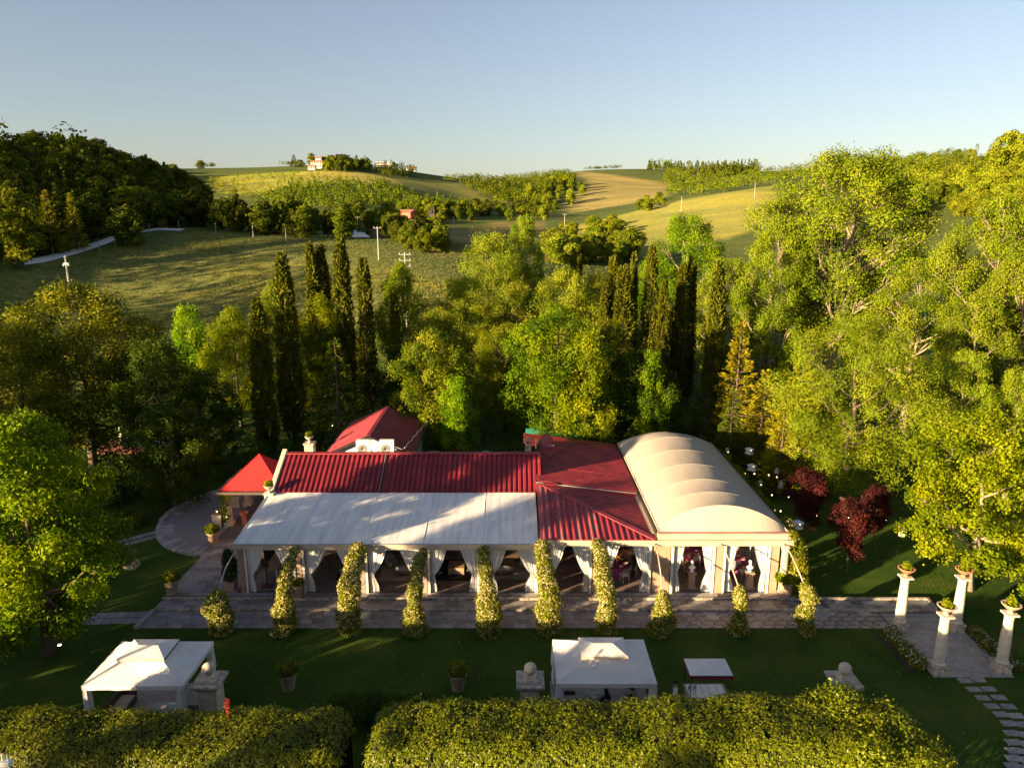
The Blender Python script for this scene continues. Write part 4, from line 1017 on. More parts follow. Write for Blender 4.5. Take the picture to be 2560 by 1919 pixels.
# ------------------------------------------------------------------ dining tables and chairs
def chiavari():
    t = thing('dining_chair', 'white slatted dining chair', 'chair', (0, 0, 0))
    m = M['white']
    for sx in (-1, 1):
        MB().tube([(sx*.19, -.20, 0), (sx*.19, -.19, .45)], .018, 6).build('leg', m, t)
        MB().tube([(sx*.19, .22, 0), (sx*.19, .19, .45), (sx*.18, .24, .92)], .018, 6).build('leg', m, t)
    MB().box(-.21, .21, -.22, .21, .43, .47).build('seat', m, t, bevel=.01)
    MB().box(-.19, .19, -.20, .19, .472, .51).build('cushion', M['curtain'], t, bevel=.015)
    for z in (.58, .70, .90): MB().tube([(-.185, .215+(z-.5)*.06, z), (.185, .215+(z-.5)*.06, z)], .013, 5).build('rail', m, t)
    for x in (-.12, -.06, 0, .06, .12): MB().tube([(x, .222, .70), (x, .24, .90)], .008, 5).build('slat', m, t)
    for z in (.15, .25): MB().tube([(-.19, -.195, z), (.19, -.195, z)], .01, 5).build('stretcher', m, t)
    return t
chair0 = chiavari(); _first = [True]
def chair(x, y, a, label):
    if _first[0]:
        _first[0] = False; o = chair0; o.location = (x, y, ZF-.008); o.rotation_euler = (0, 0, a); o['label'] = label; o['group'] = 'white dining chairs'
    else: o = dup(chair0, (x, y, ZF-.008), a, label, 'white dining chairs')
    return o
def dining_table(x, y, r, label, n, a0, chlab):
    t = thing('round_table', label, 'table', (x, y, ZF-.008), 0, 'dining tables in the pavilion')
    def skirt(u, v):
        a = 2*math.pi*u; rr = r*(1.0+0.05*(1-v))+0.03*math.sin(a*11)*(1-v); return (rr*math.cos(a), rr*math.sin(a), 0.06+0.68*v)
    mb = MB().grid(skirt, 66, 4, closed_u=True); mb.f.append(tuple(range(4*66, 5*66))); mb.m.append(0)
    mb.build('tablecloth', M['magenta'], t, smooth=False)
    MB().lathe([(.05, .0), (.06, .70)], 10).build('pedestal', M['black'], t)
    for k in range(n):
        a = a0+2*math.pi*k/n
        pl = MB().lathe([(.0+.005, .0), (.09, .0), (.13, .018), (.125, .022), (.02, .008)], 14).build('plate', M['marble'], t, loc=(.72*r*math.cos(a), .72*r*math.sin(a), .745))
    mb = MB().lathe([(.06, 0), (.08, .1), (.05, .2), (.09, .28)], 10).build('vase', M['glass'], t, loc=(0, 0, .745))
    rng = np.random.default_rng(int(x*10)); P = rng.normal(0, .12, (90, 3)) + np.array([0, 0, 1.12]); 
    add_obj('flowers', np_mesh('flowers', leaves(rng, P, unit(P-np.array([0, 0, 1.0])), .12, .08), 4, LEAF['red'], rng.uniform(0, 1, 90)), t)
    for k in range(n):
        a = a0+2*math.pi*k/n; lab = chlab[k]
        if lab: chair(x+(r+.22)*math.cos(a), y+(r+.22)*math.sin(a), a-R(90), lab)
dining_table(6.35, 39.55, .78, 'round table with magenta cloth in the bay left of the peach wall', 6, R(-70),
  ['white dining chair, front one at the magenta table left of the peach wall', 'white dining chair, second from the front at that magenta table', 'white dining chair behind the magenta table, right side', 'white dining chair far behind the magenta table left of the peach wall', 'white dining chair left of the magenta table, half behind the vine', 'white dining chair showing past the right curtain of the bay under the hipped roof'])
dining_table(11.7, 41.7, .85, 'round magenta table behind the waiter, under the vaulted tent', 6, R(-100),
  ['white dining chair with its back to us, behind the curtained post right of the waiter', 'white dining chair right of that post at the waiter table', 'white dining chair far right of the waiter table', 'white dining chair deep inside behind the waiter', 'white dining chair just right of the waiter', 'white dining chair beside the left curtain of the tent, behind the waiter'])
dining_table(13.6, 40.0, .8, 'round magenta table with seated guests behind the right bust', 6, R(-75),
  ['white dining chair nearest the right bust, back to us', 'white dining chair right of the guest table', 'white dining chair of the guest with the bare shoulders', 'white dining chair far behind the guest table', 'white dining chair left of the guest table', 'white dining chair at the post end of the guest table'])

# ------------------------------------------------------------------ busts on pedestals
def bust(x, y, label, plabel):
    p = thing('pedestal', plabel, 'pedestal', (x, y, ZF-.008), 0, 'bust pedestals')
    MB().box(-.25, .25, -.25, .25, 0, .12).build('base', M['peach'], p, bevel=.012); MB().frustum(0, 0, .121, .92, .19, .19, .17, .17).build('shaft', M['peach'], p, bevel=.01); MB().box(-.24, .24, -.24, .24, .921, 1.0).build('cap', M['peach'], p, bevel=.012)
    t = thing('bust', label, 'bust', (x, y, ZF+.993), R(180), 'white busts')
    MB().lathe([(.11, 0), (.11, .04), (.06, .08), (.055, .14)], 14).build('socle', M['marble'], t, smooth=True)
    def tor(u, v):
        a = 2*math.pi*u; prof_ = [(.05, .12), (.15, .17), (.21, .26), (.19, .33), (.09, .37), (.062, .42), (.066, .47)]
        i = min(5, int(v*6)); f = v*6-i; r_ = prof_[i][0]*(1-f)+prof_[i+1][0]*f; z = prof_[i][1]*(1-f)+prof_[i+1][1]*f
        return (r_*math.cos(a), r_*math.sin(a)*(0.62 if v < .7 else 1), z)
    MB().grid(tor, 20, 18, closed_u=True).build('shoulders', M['marble'], t, smooth=True)
    h = MB().ball((0, .01, .57), .10, 16, 12, (.86, 1.0, 1.22)); h.add([(-.02, .10, .55), (.02, .10, .55), (0, .14, .55), (0, .105, .62)], [(0,2,3),(1,3,2),(0,1,2)])
    h.build('head', M['marble'], t, smooth=True)
    MB().ball((0, -.025, .62), .105, 14, 9, (.9, 1, .85)).build('hair', M['marble'], t, smooth=True)
bust(10.5, 37.95, 'white plaster bust facing out, nearer the peach wall', 'square peach pedestal under the bust nearer the peach wall')
bust(13.9, 37.95, 'white plaster bust facing out, nearer the round column', 'square peach pedestal under the bust nearer the round column')

# ------------------------------------------------------------------ people
def skin_mat(n, c): return mat(n, c, 0.6, 0.05, 4)
CL = dict(skin=skin_mat('skin', (.46, .27, .19)), white=mat('white_shirt', (.74, .73, .71), .85, .05, 4), beige=mat('beige_trousers', (.40, .31, .20), .85, .1, 4), black=mat('black_clothes', (.012, .012, .014), .85, .1, 4),
          shoe=mat('dark_shoes', (.02, .015, .012), .5, .1, 4), grey=mat('blue_grey_print', (.25, .27, .33), .85, .6, 22), orange=mat('bare_shoulder_top', (.45, .15, .08), .8, .1, 4),
          hair_d=mat('dark_hair', (.015, .011, .009), .5, .2, 20), hair_b=mat('auburn_hair', (.22, .085, .03), .5, .3, 20))
def person(label, loc, rotz, joints, top, bottom, hair, long_hair=False, sleeves='long', group=None):
    """joints: dict of positions; one continuous skinned body"""
    J = joints; names = list(J); idx = {n_: i for i, n_ in enumerate(names)}
    bones = [('pelvis','waist'),('waist','chest'),('chest','neck'),('neck','head'),('head','crown')]
    for s in 'lr': bones += [('chest', 'sh_'+s),('sh_'+s, 'el_'+s),('el_'+s, 'wr_'+s),('wr_'+s, 'pa_'+s),('pelvis','hip_'+s),('hip_'+s,'kn_'+s),('kn_'+s,'an_'+s),('an_'+s,'toe_'+s)]
    rad = dict(pelvis=(.16,.125), waist=(.145,.11), chest=(.165,.12), neck=(.058,.06), head=(.082,.095), crown=(.07,.08))
    for s in 'lr': rad.update({'sh_'+s:(.068,.068),'el_'+s:(.046,.046),'wr_'+s:(.03,.03),'pa_'+s:(.042,.02),'hip_'+s:(.095,.095),'kn_'+s:(.062,.062),'an_'+s:(.042,.042),'toe_'+s:(.038,.03)})
    verts = [Vector(J[n_]) for n_ in names]; radii = [rad[n_] for n_ in names]; lab = list(names); ed = [(idx[a], idx[b]) for a, b in bones]
    for s in 'lr':                                                     # five fingers of unequal length, slightly curled
        w = Vector(J['wr_'+s]); p = Vector(J['pa_'+s]); d = (p-w).normalized(); sd = d.cross(Vector((0, 0, 1)));  sd = sd.normalized() if sd.length > .1 else Vector((1, 0, 0)); up = sd.cross(d)
        for k, (o_, ln) in enumerate(((-.03, .062), (-.010, .076), (.010, .074), (.03, .056), (.05, .05))):
            b = p + sd*o_*(1 if k < 4 else 1) + (d*-.03 if k == 4 else d*.0)
            e1 = b + (d*ln*.55 if k < 4 else (d*.5+sd*.8).normalized()*ln*.5); e2 = e1 + (d*.7-up*.6).normalized()*ln*.45
            i0 = len(verts); verts += [b+d*.02, e1, e2]; radii += [(.010,.010),(.009,.009),(.008,.008)]; lab += ['pa_'+s]*3; ed += [(idx['pa_'+s], i0), (i0, i0+1), (i0+1, i0+2)]
    me = bpy.data.meshes.new('body_cage'); me.from_pydata(verts, ed, [])
    ob = bpy.data.objects.new('body_cage', me); COL.objects.link(ob)
    sk = ob.modifiers.new('skin', 'SKIN'); sk.use_smooth_shade = True; ob.modifiers.new('sub', 'SUBSURF').levels = 1
    for i, sv in enumerate(me.skin_vertices[0].data): sv.radius = radii[i]; sv.use_root = (lab[i] == 'pelvis')
    dg = bpy.context.evaluated_depsgraph_get(); body = bpy.data.meshes.new_from_object(ob.evaluated_get(dg)); bpy.data.objects.remove(ob); body.name = 'person_body'
    mats = [CL['skin'], CL[top], CL[bottom], CL['shoe']]; body.materials.clear()
    for m_ in mats: body.materials.append(m_)
    seg = [(Vector(J[a]), Vector(J[b]), a, b) for a, b in bones]
    for pl in body.polygons:
        c = pl.center; best = min(seg, key=lambda s_: _segd(c, s_[0], s_[1])); a, b = best[2], best[3]
        k = 0
        if a in ('pelvis', 'waist', 'chest') and b != 'neck': k = 1
        if b == 'neck': k = 1 if c.z < Vector(J['neck']).z-.05 else 0
        if a.startswith('sh_') and (sleeves == 'long' or sleeves == 'short' and (c-Vector(J[a])).length < .22): k = 1
        if a.startswith('el_') and sleeves == 'long': k = 1
        if (a == 'pelvis' and b.startswith('hip')) or a.startswith('hip_') or a.startswith('kn_'): k = 2
        if a.startswith('an_'): k = 3
        pl.material_index = k; pl.use_smooth = True
    t = tag(add_obj('person', body, None, loc, rotz), label, 'person', group)
    hc = Vector(J['head']).lerp(Vector(J['crown']), .55)
    hm = MB(); hm.ball((hc.x, hc.y-.018, hc.z+.03), .108, 16, 10, (.92, 1.05, .95))
    if long_hair: hm.ball((hc.x, hc.y-.08, hc.z-.14), .11, 12, 9, (1.0, .55, 1.7))
    hm.build('hair', CL[hair], t, smooth=True)
    f = Vector(J['head']).lerp(Vector(J['crown']), .3); fm = MB(); fm.add([(f.x-.016, f.y+.085, f.z-.01), (f.x+.016, f.y+.085, f.z-.01), (f.x, f.y+.118, f.z-.005), (f.x, f.y+.09, f.z+.05)], [(0,2,3),(1,3,2),(0,1,2)])
    fm.build('nose', CL['skin'], t)
    for sx in (-1, 1):
        MB().ball((f.x+sx*.034, f.y+.078, f.z+.045), .013, 8, 6).build('eye', CL['hair_d'], t)
        MB().ball((f.x+sx*.092, f.y, f.z+.02), .03, 8, 6, (.4, .8, 1.1)).build('ear', CL['skin'], t)
    MB().ball((f.x, f.y+.085, f.z-.045), .022, 8, 5, (1.2, .4, .35)).build('mouth', CL['orange'], t)
    return t
def _segd(p, a, b):
    ab = b-a; t_ = max(0, min(1, (p-a).dot(ab)/max(1e-9, ab.length_squared))); return (p-(a+ab*t_)).length
def standing(stride=0.0, arm='down'):
    J = dict(pelvis=(0,0,.95), waist=(0,.01,1.10), chest=(0,.0,1.32), neck=(0,.0,1.49), head=(0,.02,1.60), crown=(0,.02,1.74))
    for s, k in (('l', -1), ('r', 1)):
        st = stride*k
        J['sh_'+s] = (k*.19, 0, 1.42); J['hip_'+s] = (k*.10, 0, .90); J['kn_'+s] = (k*.10, st*.5+.03, .49); J['an_'+s] = (k*.10, st*1.0-.02, .08+max(0, -st)*.12); J['toe_'+s] = (k*.11, st+.13, .035)
        if arm == 'down': J['el_'+s] = (k*.24, -.02, 1.13); J['wr_'+s] = (k*.25, .05, .89); J['pa_'+s] = (k*.25, .07, .80)
        else: J['el_'+s] = (k*.25, .03, 1.13); J['wr_'+s] = (k*.14, .27, 1.13); J['pa_'+s] = (k*.10, .36, 1.14)
    return J
def sitting(seat=.47, lean=.05):
    J = dict(pelvis=(0,0,seat+.10), waist=(0,lean*.3,seat+.26), chest=(0,lean,seat+.48), neck=(0,lean*1.3,seat+.65), head=(0,lean*1.3+.03,seat+.76), crown=(0,lean*1.3+.04,seat+.90))
    for s, k in (('l', -1), ('r', 1)):
        J['sh_'+s] = (k*.185, lean, seat+.58); J['el_'+s] = (k*.25, lean+.10, seat+.32); J['wr_'+s] = (k*.16, lean+.32, seat+.30); J['pa_'+s] = (k*.13, lean+.40, seat+.30)
        J['hip_'+s] = (k*.10, .03, seat+.07); J['kn_'+s] = (k*.12, .45, seat+.05); J['an_'+s] = (k*.12, .42, .08); J['toe_'+s] = (k*.12, .55, .035)
    return J
person('waiter in white shirt and beige trousers walking with a plate under the vaulted tent', (10.35, 39.75, ZF-.008), R(-90), standing(.22, 'hold'), 'white', 'beige', 'hair_d', sleeves='short')
person('seated guest with auburn hair and bare shoulders at the right magenta table', (14.1, 41.0, ZF-.008), R(150), sitting(), 'orange', 'black', 'hair_b', True, 'none')
person('seated guest in a blue-grey printed shirt with back to us near the right bust', (13.3, 39.0, ZF-.008), R(10), sitting(), 'grey', 'black', 'hair_d', sleeves='short')
person('standing figure in black beside the right curtain left of the peach wall', (7.35, 39.2, ZF-.008), R(60), standing(.05), 'black', 'black', 'hair_d', True)
person('seated guest with dark hair behind the magenta table left of the peach wall', (6.95, 40.5, ZF-.008), R(160), sitting(), 'orange', 'black', 'hair_d', True, 'none')
person('attendant in a white shirt standing beside the drinks cart', (7.15, 27.25, .0), R(-100), standing(.0), 'white', 'black', 'hair_d')
person('seated figure in black under the gazebo beside the drinks cart, middle of the bench', (4.15, 27.1, .02), R(25), sitting(.44), 'black', 'black', 'hair_d', True)
person('seated figure in black at the cart end of the gazebo', (5.35, 27.3, .02), R(60), sitting(.44), 'black', 'black', 'hair_d')
t = thing('plate', 'white plate of food carried by the waiter', 'plate', (10.78, 39.75, ZF+1.16)); MB().lathe([(.005, 0), (.09, 0), (.14, .02), (.135, .025), (.02, .01)], 16).build('rim', M['marble'], t); MB().ball((0, 0, .02), .06, 8, 6, (1, 1, .5)).build('food', M['terra_red'], t)

# ------------------------------------------------------------------ pots, urns, planters
LEAF['pot'] = LEAF['jasmine']
def bush_mesh(name, seed, blobs, n, L, W, lk, per=4, spread=.06):
    return blob_leaf_mesh(name, seed, blobs, n, per, L, W, LEAF[lk], spread, .8, 0, .12, .35)
_pot = {}
def flower_pot(x, y, z, label, s=1.0, white=True, ridged=True, plant=(.42, .34), pm='terracotta'):
    t = thing('flower_pot', label, 'flower pot', (x, y, z), (x*5) % 6, 'terracotta pots with plants', (s, s, s))
    MB().lathe([(.24,0),(.27,.03),(.26,.10),(.285,.14),(.29,.30),(.315,.33),(.32,.50),(.345,.53),(.35,.70),(.40,.74),(.415,.80),(.40,.84),(.36,.84),(.35,.78)], 24).build('pot', M[pm], t, smooth=True)
    MB().lathe([(.01, .80), (.355, .80)], 20).build('soil', M['soil'], t)
    a, h = plant
    bl = [((0,0,.84+h*.5),(a*.8,a*.8,h*.75))] + [((a*.55*math.cos(k*1.26),a*.55*math.sin(k*1.26),.84+h*.4),(a*.5,a*.5,h*.55)) for k in range(5)]
    if ('p', a) not in _pot: _pot['p', a] = bush_mesh('pot_plant', 71, bl, 420, .13, .075, 'jasmine')
    add_obj('foliage', _pot['p', a], t)
    if white:
        if ('f', a) not in _pot:
            rng = np.random.default_rng(9); P, D, B = blob_shoots(rng, bl, 26, .03, .8)
            P = np.repeat(P, 5, 0); D = np.repeat(D, 5, 0); _pot['f', a] = np_mesh('pot_flowers', leaves(rng, P, D, .09, .07, .8), 4, LEAF['white'], rng.uniform(0, 1, len(P)))
        add_obj('flowers', _pot['f', a], t)
    return t
x, y = on_z(722, 1722); flower_pot(x, y, 0, 'tall banded terracotta pot on the front lawn, nearer the left gazebo', 1.05)
x, y = on_z(1145, 1722); flower_pot(x, y, 0, 'tall banded terracotta pot on the front lawn, nearer the right gazebo', 1.05)
flower_pot(-19.9, 43.7, .27, 'terracotta pot of white flowers at the edge of the round forecourt', 1.05)
flower_pot(-19.6, 37.2, .30, 'terracotta pot of white flowers at the corner of the terrace steps', 1.05)
flower_pot(-12.25, 36.98, .30, 'pale terracotta pot at the foot of the second post', .85, plant=(.36, .26))
flower_pot(15.65, 36.95, .30, 'large terracotta pot with a green shrub beside the round column', 1.15, False, plant=(.5, .36))
t = thing('planter', 'square stone planter with a tall dark shrub behind the first vine', 'planter', (-16.35, 37.6, .28))
MB().frustum(0, 0, 0, .62, .25, .25, .33, .33).build('pot', M['terracotta'], t, bevel=.02)
bl = [((0,0,1.1),(.42,.42,.5)),((.05,0,1.65),(.38,.38,.5)),((-.05,.05,2.1),(.25,.25,.45))]
add_obj('foliage', bush_mesh('planter_bush', 5, bl, 600, .13, .07, 'dark'), t)
def urn(x, y, z, label, mk='column', s=1.0, lk='yellow'):
    t = thing('urn', label, 'urn', (x, y, z), 0, 'stone urns with plants', (s, s, s))
    MB().lathe([(.17,0),(.17,.04),(.07,.09),(.06,.17),(.12,.22),(.26,.34),(.30,.45),(.33,.47),(.33,.50),(.28,.50),(.26,.46)], 20).build('bowl', M[mk], t, smooth=True)
    if ('u', lk) not in _pot: _pot['u', lk] = bush_mesh('urn_plant', 33, [((0,0,.60),(.20,.20,.18)),((.1,.05,.68),(.12,.12,.14)),((-.1,-.05,.66),(.13,.13,.12))], 130, .13, .08, lk)
    add_obj('foliage', _pot['u', lk], t)
urn(-15.62, 42.96, 4.2, 'cream urn with yellow plant on the pier at the awning corner', s=.95)
t = thing('gate_pillar', 'grey stone pillar behind the red roof carrying an urn', 'pillar', (-15.5, 52.0, 0))
MB().box(-.34, .34, -.34, .34, 0, 4.55).build('shaft', M['stone_old'], t, bevel=.02); MB().box(-.41, .41, -.41, .41, 4.551, 4.65).build('cap', M['stone_old'], t, bevel=.02)
urn(-15.5, 52.0, 4.65, 'stone urn with a small plant on the pillar behind the red roof', s=1.0, lk='oak')
urn(-16.6, 43.9, 1.45, 'cream urn with yellow plant half hidden by the awning edge', s=.9)
t = thing('pedestal', 'cream stone pedestal under the half hidden urn', 'pedestal', (-16.6, 43.9, .27)); MB().box(-.24,.24,-.24,.24,0,.1).build('base', M['column'], t); MB().frustum(0,0,.101,1.1,.18,.18,.16,.16).build('shaft', M['column'], t); MB().box(-.22,.22,-.22,.22,1.101,1.18).build('cap', M['column'], t)
# kiosk surroundings
def gold_pedestal(x, y, label, plabel):
    p = thing('pedestal', plabel, 'pedestal', (x, y, .16)); MB().frustum(0, 0, 0, .85, .26, .26, .33, .33).build('shaft', M['column'], p, bevel=.015); MB().box(-.36, .36, -.36, .36, .851, .92).build('cap', M['column'], p, bevel=.01)
    t = thing('gold_ball', label, 'ball', (x, y, 1.08)); MB().ball((0, 0, .2), .21, 20, 14).build('ball', M['gold'], t, smooth=True); MB().ball((.02, -.16, .24), .055, 8, 6).build('lamp', M['lamp_on'], t)
gold_pedestal(-20.75, 46.75, 'shiny gold ball on the pedestal in front of the kiosk', 'square cream pedestal beside the front kiosk column')
gold_pedestal(-20.75, 50.2, 'shiny gold ball on the pedestal behind the kiosk', 'square cream pedestal beside the rear kiosk column')
for lab, x, y in (('red terracotta column stand in front of the kiosk', -18.9, 46.7), ('red terracotta column stand behind the awning corner', -18.4, 50.0)):
    t = thing('terracotta_stand', lab, 'stand', (x, y, .16), 0, 'terracotta stands')
    MB().lathe([(.26,0),(.26,.08),(.19,.12),(.17,.18),(.16,.8),(.18,.86),(.20,.92),(.29,1.0),(.30,1.06),(.26,1.07),(.22,1.0)], 20).build('shaft', M['terra_red'], t, smooth=True)
bl = [((-1.95,-2.0,.5+k*.38),(.26,.30,.32)) for k in range(6)] + [((-1.75,-2.1,2.3),(.4,.25,.3))]
t = thing('climbing_plant', 'dark green climber winding up the front kiosk column', 'climber', (-18.15, 48.55, .16)); add_obj('foliage', bush_mesh('column_ivy', 61, bl, 240, .16, .10, 'oak', 3, .08), t); MB().tube([(-2.05,-2.1,0),(-2.1,-1.95,.8),(-1.9,-2.1,1.6),(-1.85,-2.05,2.4)], .02, 5).build('stem', M['bark'], t)

# ------------------------------------------------------------------ gate pillars with stone balls
def ball_pillar(x, label):
    t = thing('gate_pillar', label, 'pillar', (x, 26.75, 0), 0, 'gate pillars with balls')
    for k in range(5):
        MB().box(-.40, .40, -.40, .40, .004+k*.37, .36+k*.37).build('stone_block', M['stone'], t, bevel=.014)
    MB().frustum(0, 0, 1.86, 2.08, .41, .41, .55, .55).build('moulding', M['stone'], t, bevel=.012)
    MB().box(-.60, .60, -.60, .60, 2.081, 2.20).build('cap', M['stone_old'], t, bevel=.015)
    MB().box(-.38, .38, -.38, .38, 2.201, 2.28).build('cap_step', M['stone_old'], t, bevel=.015)
    MB().frustum(0, 0, 2.281, 2.46, .27, .27, .15, .15).build('neck', M['stone'], t, bevel=.012)
    MB().ball((0, 0, 2.70), .27, 22, 16).build('ball', M['stone'], t, smooth=True)
ball_pillar(-12.95, 'stone pillar topped with a ball beside the left gazebo')
ball_pillar(.78, 'stone pillar topped with a ball just left of the right gazebo')
ball_pillar(14.2, 'stone pillar topped with a ball standing alone right of the drinks cart')

# ------------------------------------------------------------------ gazebos
def gazebo(x, y, label, hole=False):
    t = thing('gazebo', label, 'gazebo', (x, y, 0), 0, 'white canvas gazebos on the front lawn'); a, b, ze, zt = 2.12, 1.62, 2.30, 2.90
    ra, rb = .78, .55
    def canopy(s):
        c = [(-a,-b),(a,-b),(a,b),(-a,b)]; d = [(-ra,-rb),(ra,-rb),(ra,rb),(-ra,rb)]
        def fn(u, v):
            p0 = c[s]; p1 = c[(s+1)%4]; q0 = d[s]; q1 = d[(s+1)%4]
            ex = p0[0]+(p1[0]-p0[0])*u; ey = p0[1]+(p1[1]-p0[1])*u; qx = q0[0]+(q1[0]-q0[0])*u; qy = q0[1]+(q1[1]-q0[1])*u
            z = ze+(zt-ze)*v - 0.09*math.sin(math.pi*u)*math.sin(math.pi*v)
            return (ex+(qx-ex)*v, ey+(qy-ey)*v, z)
        return MB().grid(fn, 10, 8)
    for s in range(4): canopy(s).build('canopy_panel', M['tent'], t, smooth=True)
    v = MB()
    for p, q_ in (((-a,-b),(a,-b)),((a,-b),(a,b)),((a,b),(-a,b)),((-a,b),(-a,-b))):
        def fn(u, w, p=p, q_=q_): return (p[0]+(q_[0]-p[0])*u, p[1]+(q_[1]-p[1])*u, ze+.005-(.20+0.012*math.sin(u*22))*w)
        v.grid(fn, 20, 1)
    v.build('valance', M['tent'], t)
    va, vb = 1.02, .74
    vc = [(-va,-vb,2.98),(va,-vb,2.98),(va,vb,2.98),(-va,vb,2.98)]; rl, rr = (-.42,0,3.17), (.42,0,3.17)
    vm = MB()
    vm.add(vc+[rl, rr], [(0,1,5,4),(1,2,5),(2,3,4,5),(3,0,4)]); vm.build('vent_top', M['tent'], t)
    sk = MB()
    for i in range(4):
        p, q_ = vc[i], vc[(i+1)%4]; sk.add([p, q_, (q_[0]*.97, q_[1]*.97, 2.84), (p[0]*.97, p[1]*.97, 2.84)], [(3,2,1,0)])
    sk.build('vent_gap', M['tent_dark'] if True else M['tent'], t)  # dark sheet stands in for the shaded gap under the vent cap
    f = MB()
    f.box(-va, va, -vb-.012, -vb-.004, 2.86, 2.975); f.build('vent_trim', M['stone'], t)
    for sx in (-1, 1):
        for sy in (-1, 1):
            MB().box(sx*(a-.07)-.04, sx*(a-.07)+.04, sy*(b-.07)-.04, sy*(b-.07)+.04, 0, ze).build('post', M['white'], t)
            ang = lambda u: 2*math.pi*u
            def dr(u, v_, sx=sx, sy=sy):
                r_ = .13+.05*math.sin(v_*3.1)+.03*math.sin(ang(u)*6+v_*3)
                if .30 < v_ < .42: r_ *= .72
                return (sx*(a-.14)+r_*math.cos(ang(u)), sy*(b-.12)+r_*.85*math.sin(ang(u)), .08+2.08*v_)
            MB().grid(dr, 28, 12, closed_u=True).build('drape', M['curtain'], t, smooth=True)
    f = MB(); f.box(-a+.03, a-.03, -b+.04, -b+.10, ze-.09, ze-.03); f.box(-a+.03, a-.03, b-.10, b-.04, ze-.09, ze-.03); f.box(-a+.04, -a+.10, -b+.1, b-.1, ze-.09, ze-.03); f.box(a-.10, a-.04, -b+.1, b-.1, ze-.09, ze-.03); f.build('frame', M['white'], t)
    MB().box(-a-.1, a+.1, -b-.1, b+.1, -.02, .022).build('floor', M['slab_a'], t)
    if hole: MB().grid(lambda u, v_: (.75+.28*math.cos(6.283*u)*v_, -1.30+.10*math.sin(6.283*u)*v_, 2.462+.10*math.sin(6.283*u)*v_*.68), 20, 2, closed_u=True).build('worn_patch', M['tent_dark'], t)
    return t
gazebo(-15.95, 27.75, 'white canvas gazebo with double roof on the left front lawn')
gazebo(4.0, 27.9, 'white canvas gazebo with double roof beside the drinks cart')
def sofa(x, y, a, label, w=1.5):
    t = thing('wicker_sofa', label, 'sofa', (x, y, .024), a, 'wicker seats in the gazebos')
    MB().box(-w/2, w/2, -.36, .36, .06, .34).build('base', M['wicker'], t, bevel=.02); MB().box(-w/2, w/2, .28, .38, .341, .74).build('backrest', M['wicker'], t, bevel=.02)
    for s in (-1, 1): MB().box(s*w/2-.06, s*w/2+.06, -.36, .38, .341, .56).build('armrest', M['wicker'], t, bevel=.02)
    for k in range(2): MB().box(-w/2+.08+k*(w/2-.08), -.01+k*(w/2-.08), -.34, .26, .342, .45).build('cushion', M['grey_fab'], t, bevel=.03)
sofa(-17.35, 27.4, R(90), 'dark wicker sofa with grey cushions on the left side of the left gazebo'); sofa(-13.95, 27.9, R(-90), 'dark wicker sofa on the pillar side of the left gazebo')
sofa(2.5, 27.5, R(90), 'dark wicker sofa inside the right gazebo, pillar side', 1.3); sofa(4.3, 26.9, R(180), 'dark wicker bench in the right gazebo with its back to the hedge', 1.6)
t = thing('glass_table', 'low table with dark glass top inside the left gazebo', 'table', (-15.3, 27.2, .024)); MB().box(-.6, .6, -.4, .4, .40, .43).build('tabletop', M['glass'], t, bevel=.01); MB().box(-.5, .5, -.3, .3, 0, .40).build('base', M['wicker'], t); MB().box(-.1, .1, -.05, .08, .431, .47).build('napkin_box', M['white'], t)
t = thing('white_table', 'square white-topped table inside the right gazebo', 'table', (3.75, 27.5, .024)); MB().box(-.55, .55, -.45, .45, .70, .73).build('tabletop', M['glass'], t, bevel=.01)
for sx in (-1, 1):
    for sy in (-1, 1): MB().box(sx*.48-.025, sx*.48+.025, sy*.38-.025, sy*.38+.025, 0, .70).build('leg', M['black'], t)
MB().lathe([(.10, .731), (.11, .76), (.07, .77)], 12).build('ashtray', M['white'], t, loc=(-.1, -.05, 0))

# ------------------------------------------------------------------ drinks cart
t = thing('drinks_cart', 'drinks cart with white canopy and maroon scalloped trim on the lawn', 'cart', (8.6, 27.55, 0))
a, b, z = .93, .62, 2.22
MB().add([(-a,-b,z),(a,-b,z),(a,b,z),(-a,b,z),(-.1,0,z+.28)], [(0,1,4),(1,2,4),(2,3,4),(3,0,4)]).build('canopy', M['tent'], t)
sc_ = MB()
for p, q_, n_ in (((-a,-b),(a,-b),11),((a,-b),(a,b),7),((a,b),(-a,b),11),((-a,b),(-a,-b),7)):
    for k in range(n_):
        u0, u1 = k/n_, (k+1)/n_; m_ = 6; pts = []
        P = lambda u, zz: (p[0]+(q_[0]-p[0])*u, p[1]+(q_[1]-p[1])*u, zz)
        sc_.add([P(u0, z+.01), P(u1, z+.01), P(u1, z-.12), P(u0+(u1-u0)*.82, z-.20), P(u0+(u1-u0)*.18, z-.20), P(u0, z-.12)], [(5,4,3,2,1,0)])
sc_.build('scalloped_trim', M['maroon'], t)
for sx in (-1, 1):
    for sy in (-1, 1): MB().tube([(sx*(a-.08), sy*(b-.08), .2), (sx*(a-.08), sy*(b-.08), z)], .018, 6).build('post', M['black'], t)
MB().box(-.86, .86, -.5, .5, .35, .95).build('body', M['white'], t, bevel=.02); MB().box(-.92, .92, -.56, .56, .951, 1.0).build('counter_edge', M['wood'], t)
for k in range(5): MB().box(-.82+k*.33, -.52+k*.33, -.46, .46, 1.001, 1.02).build('lid', M['acwhite'], t)
for sx in (-1, 1): o = MB().lathe([(.05, -.02), (.30, -.02), (.30, .02), (.05, .02)], 20).build('wheel', M['black'], t); o.rotation_euler = (R(90), 0, 0); o.location = (sx*.6, -.58, .3)
for k in range(4): MB().lathe([(.035, 0), (.035, .16), (.012, .2), (.012, .27)], 8).build('bottle', M['glass'], t, loc=(-.75+.11*k, .1+.1*(k % 2), 1.02))

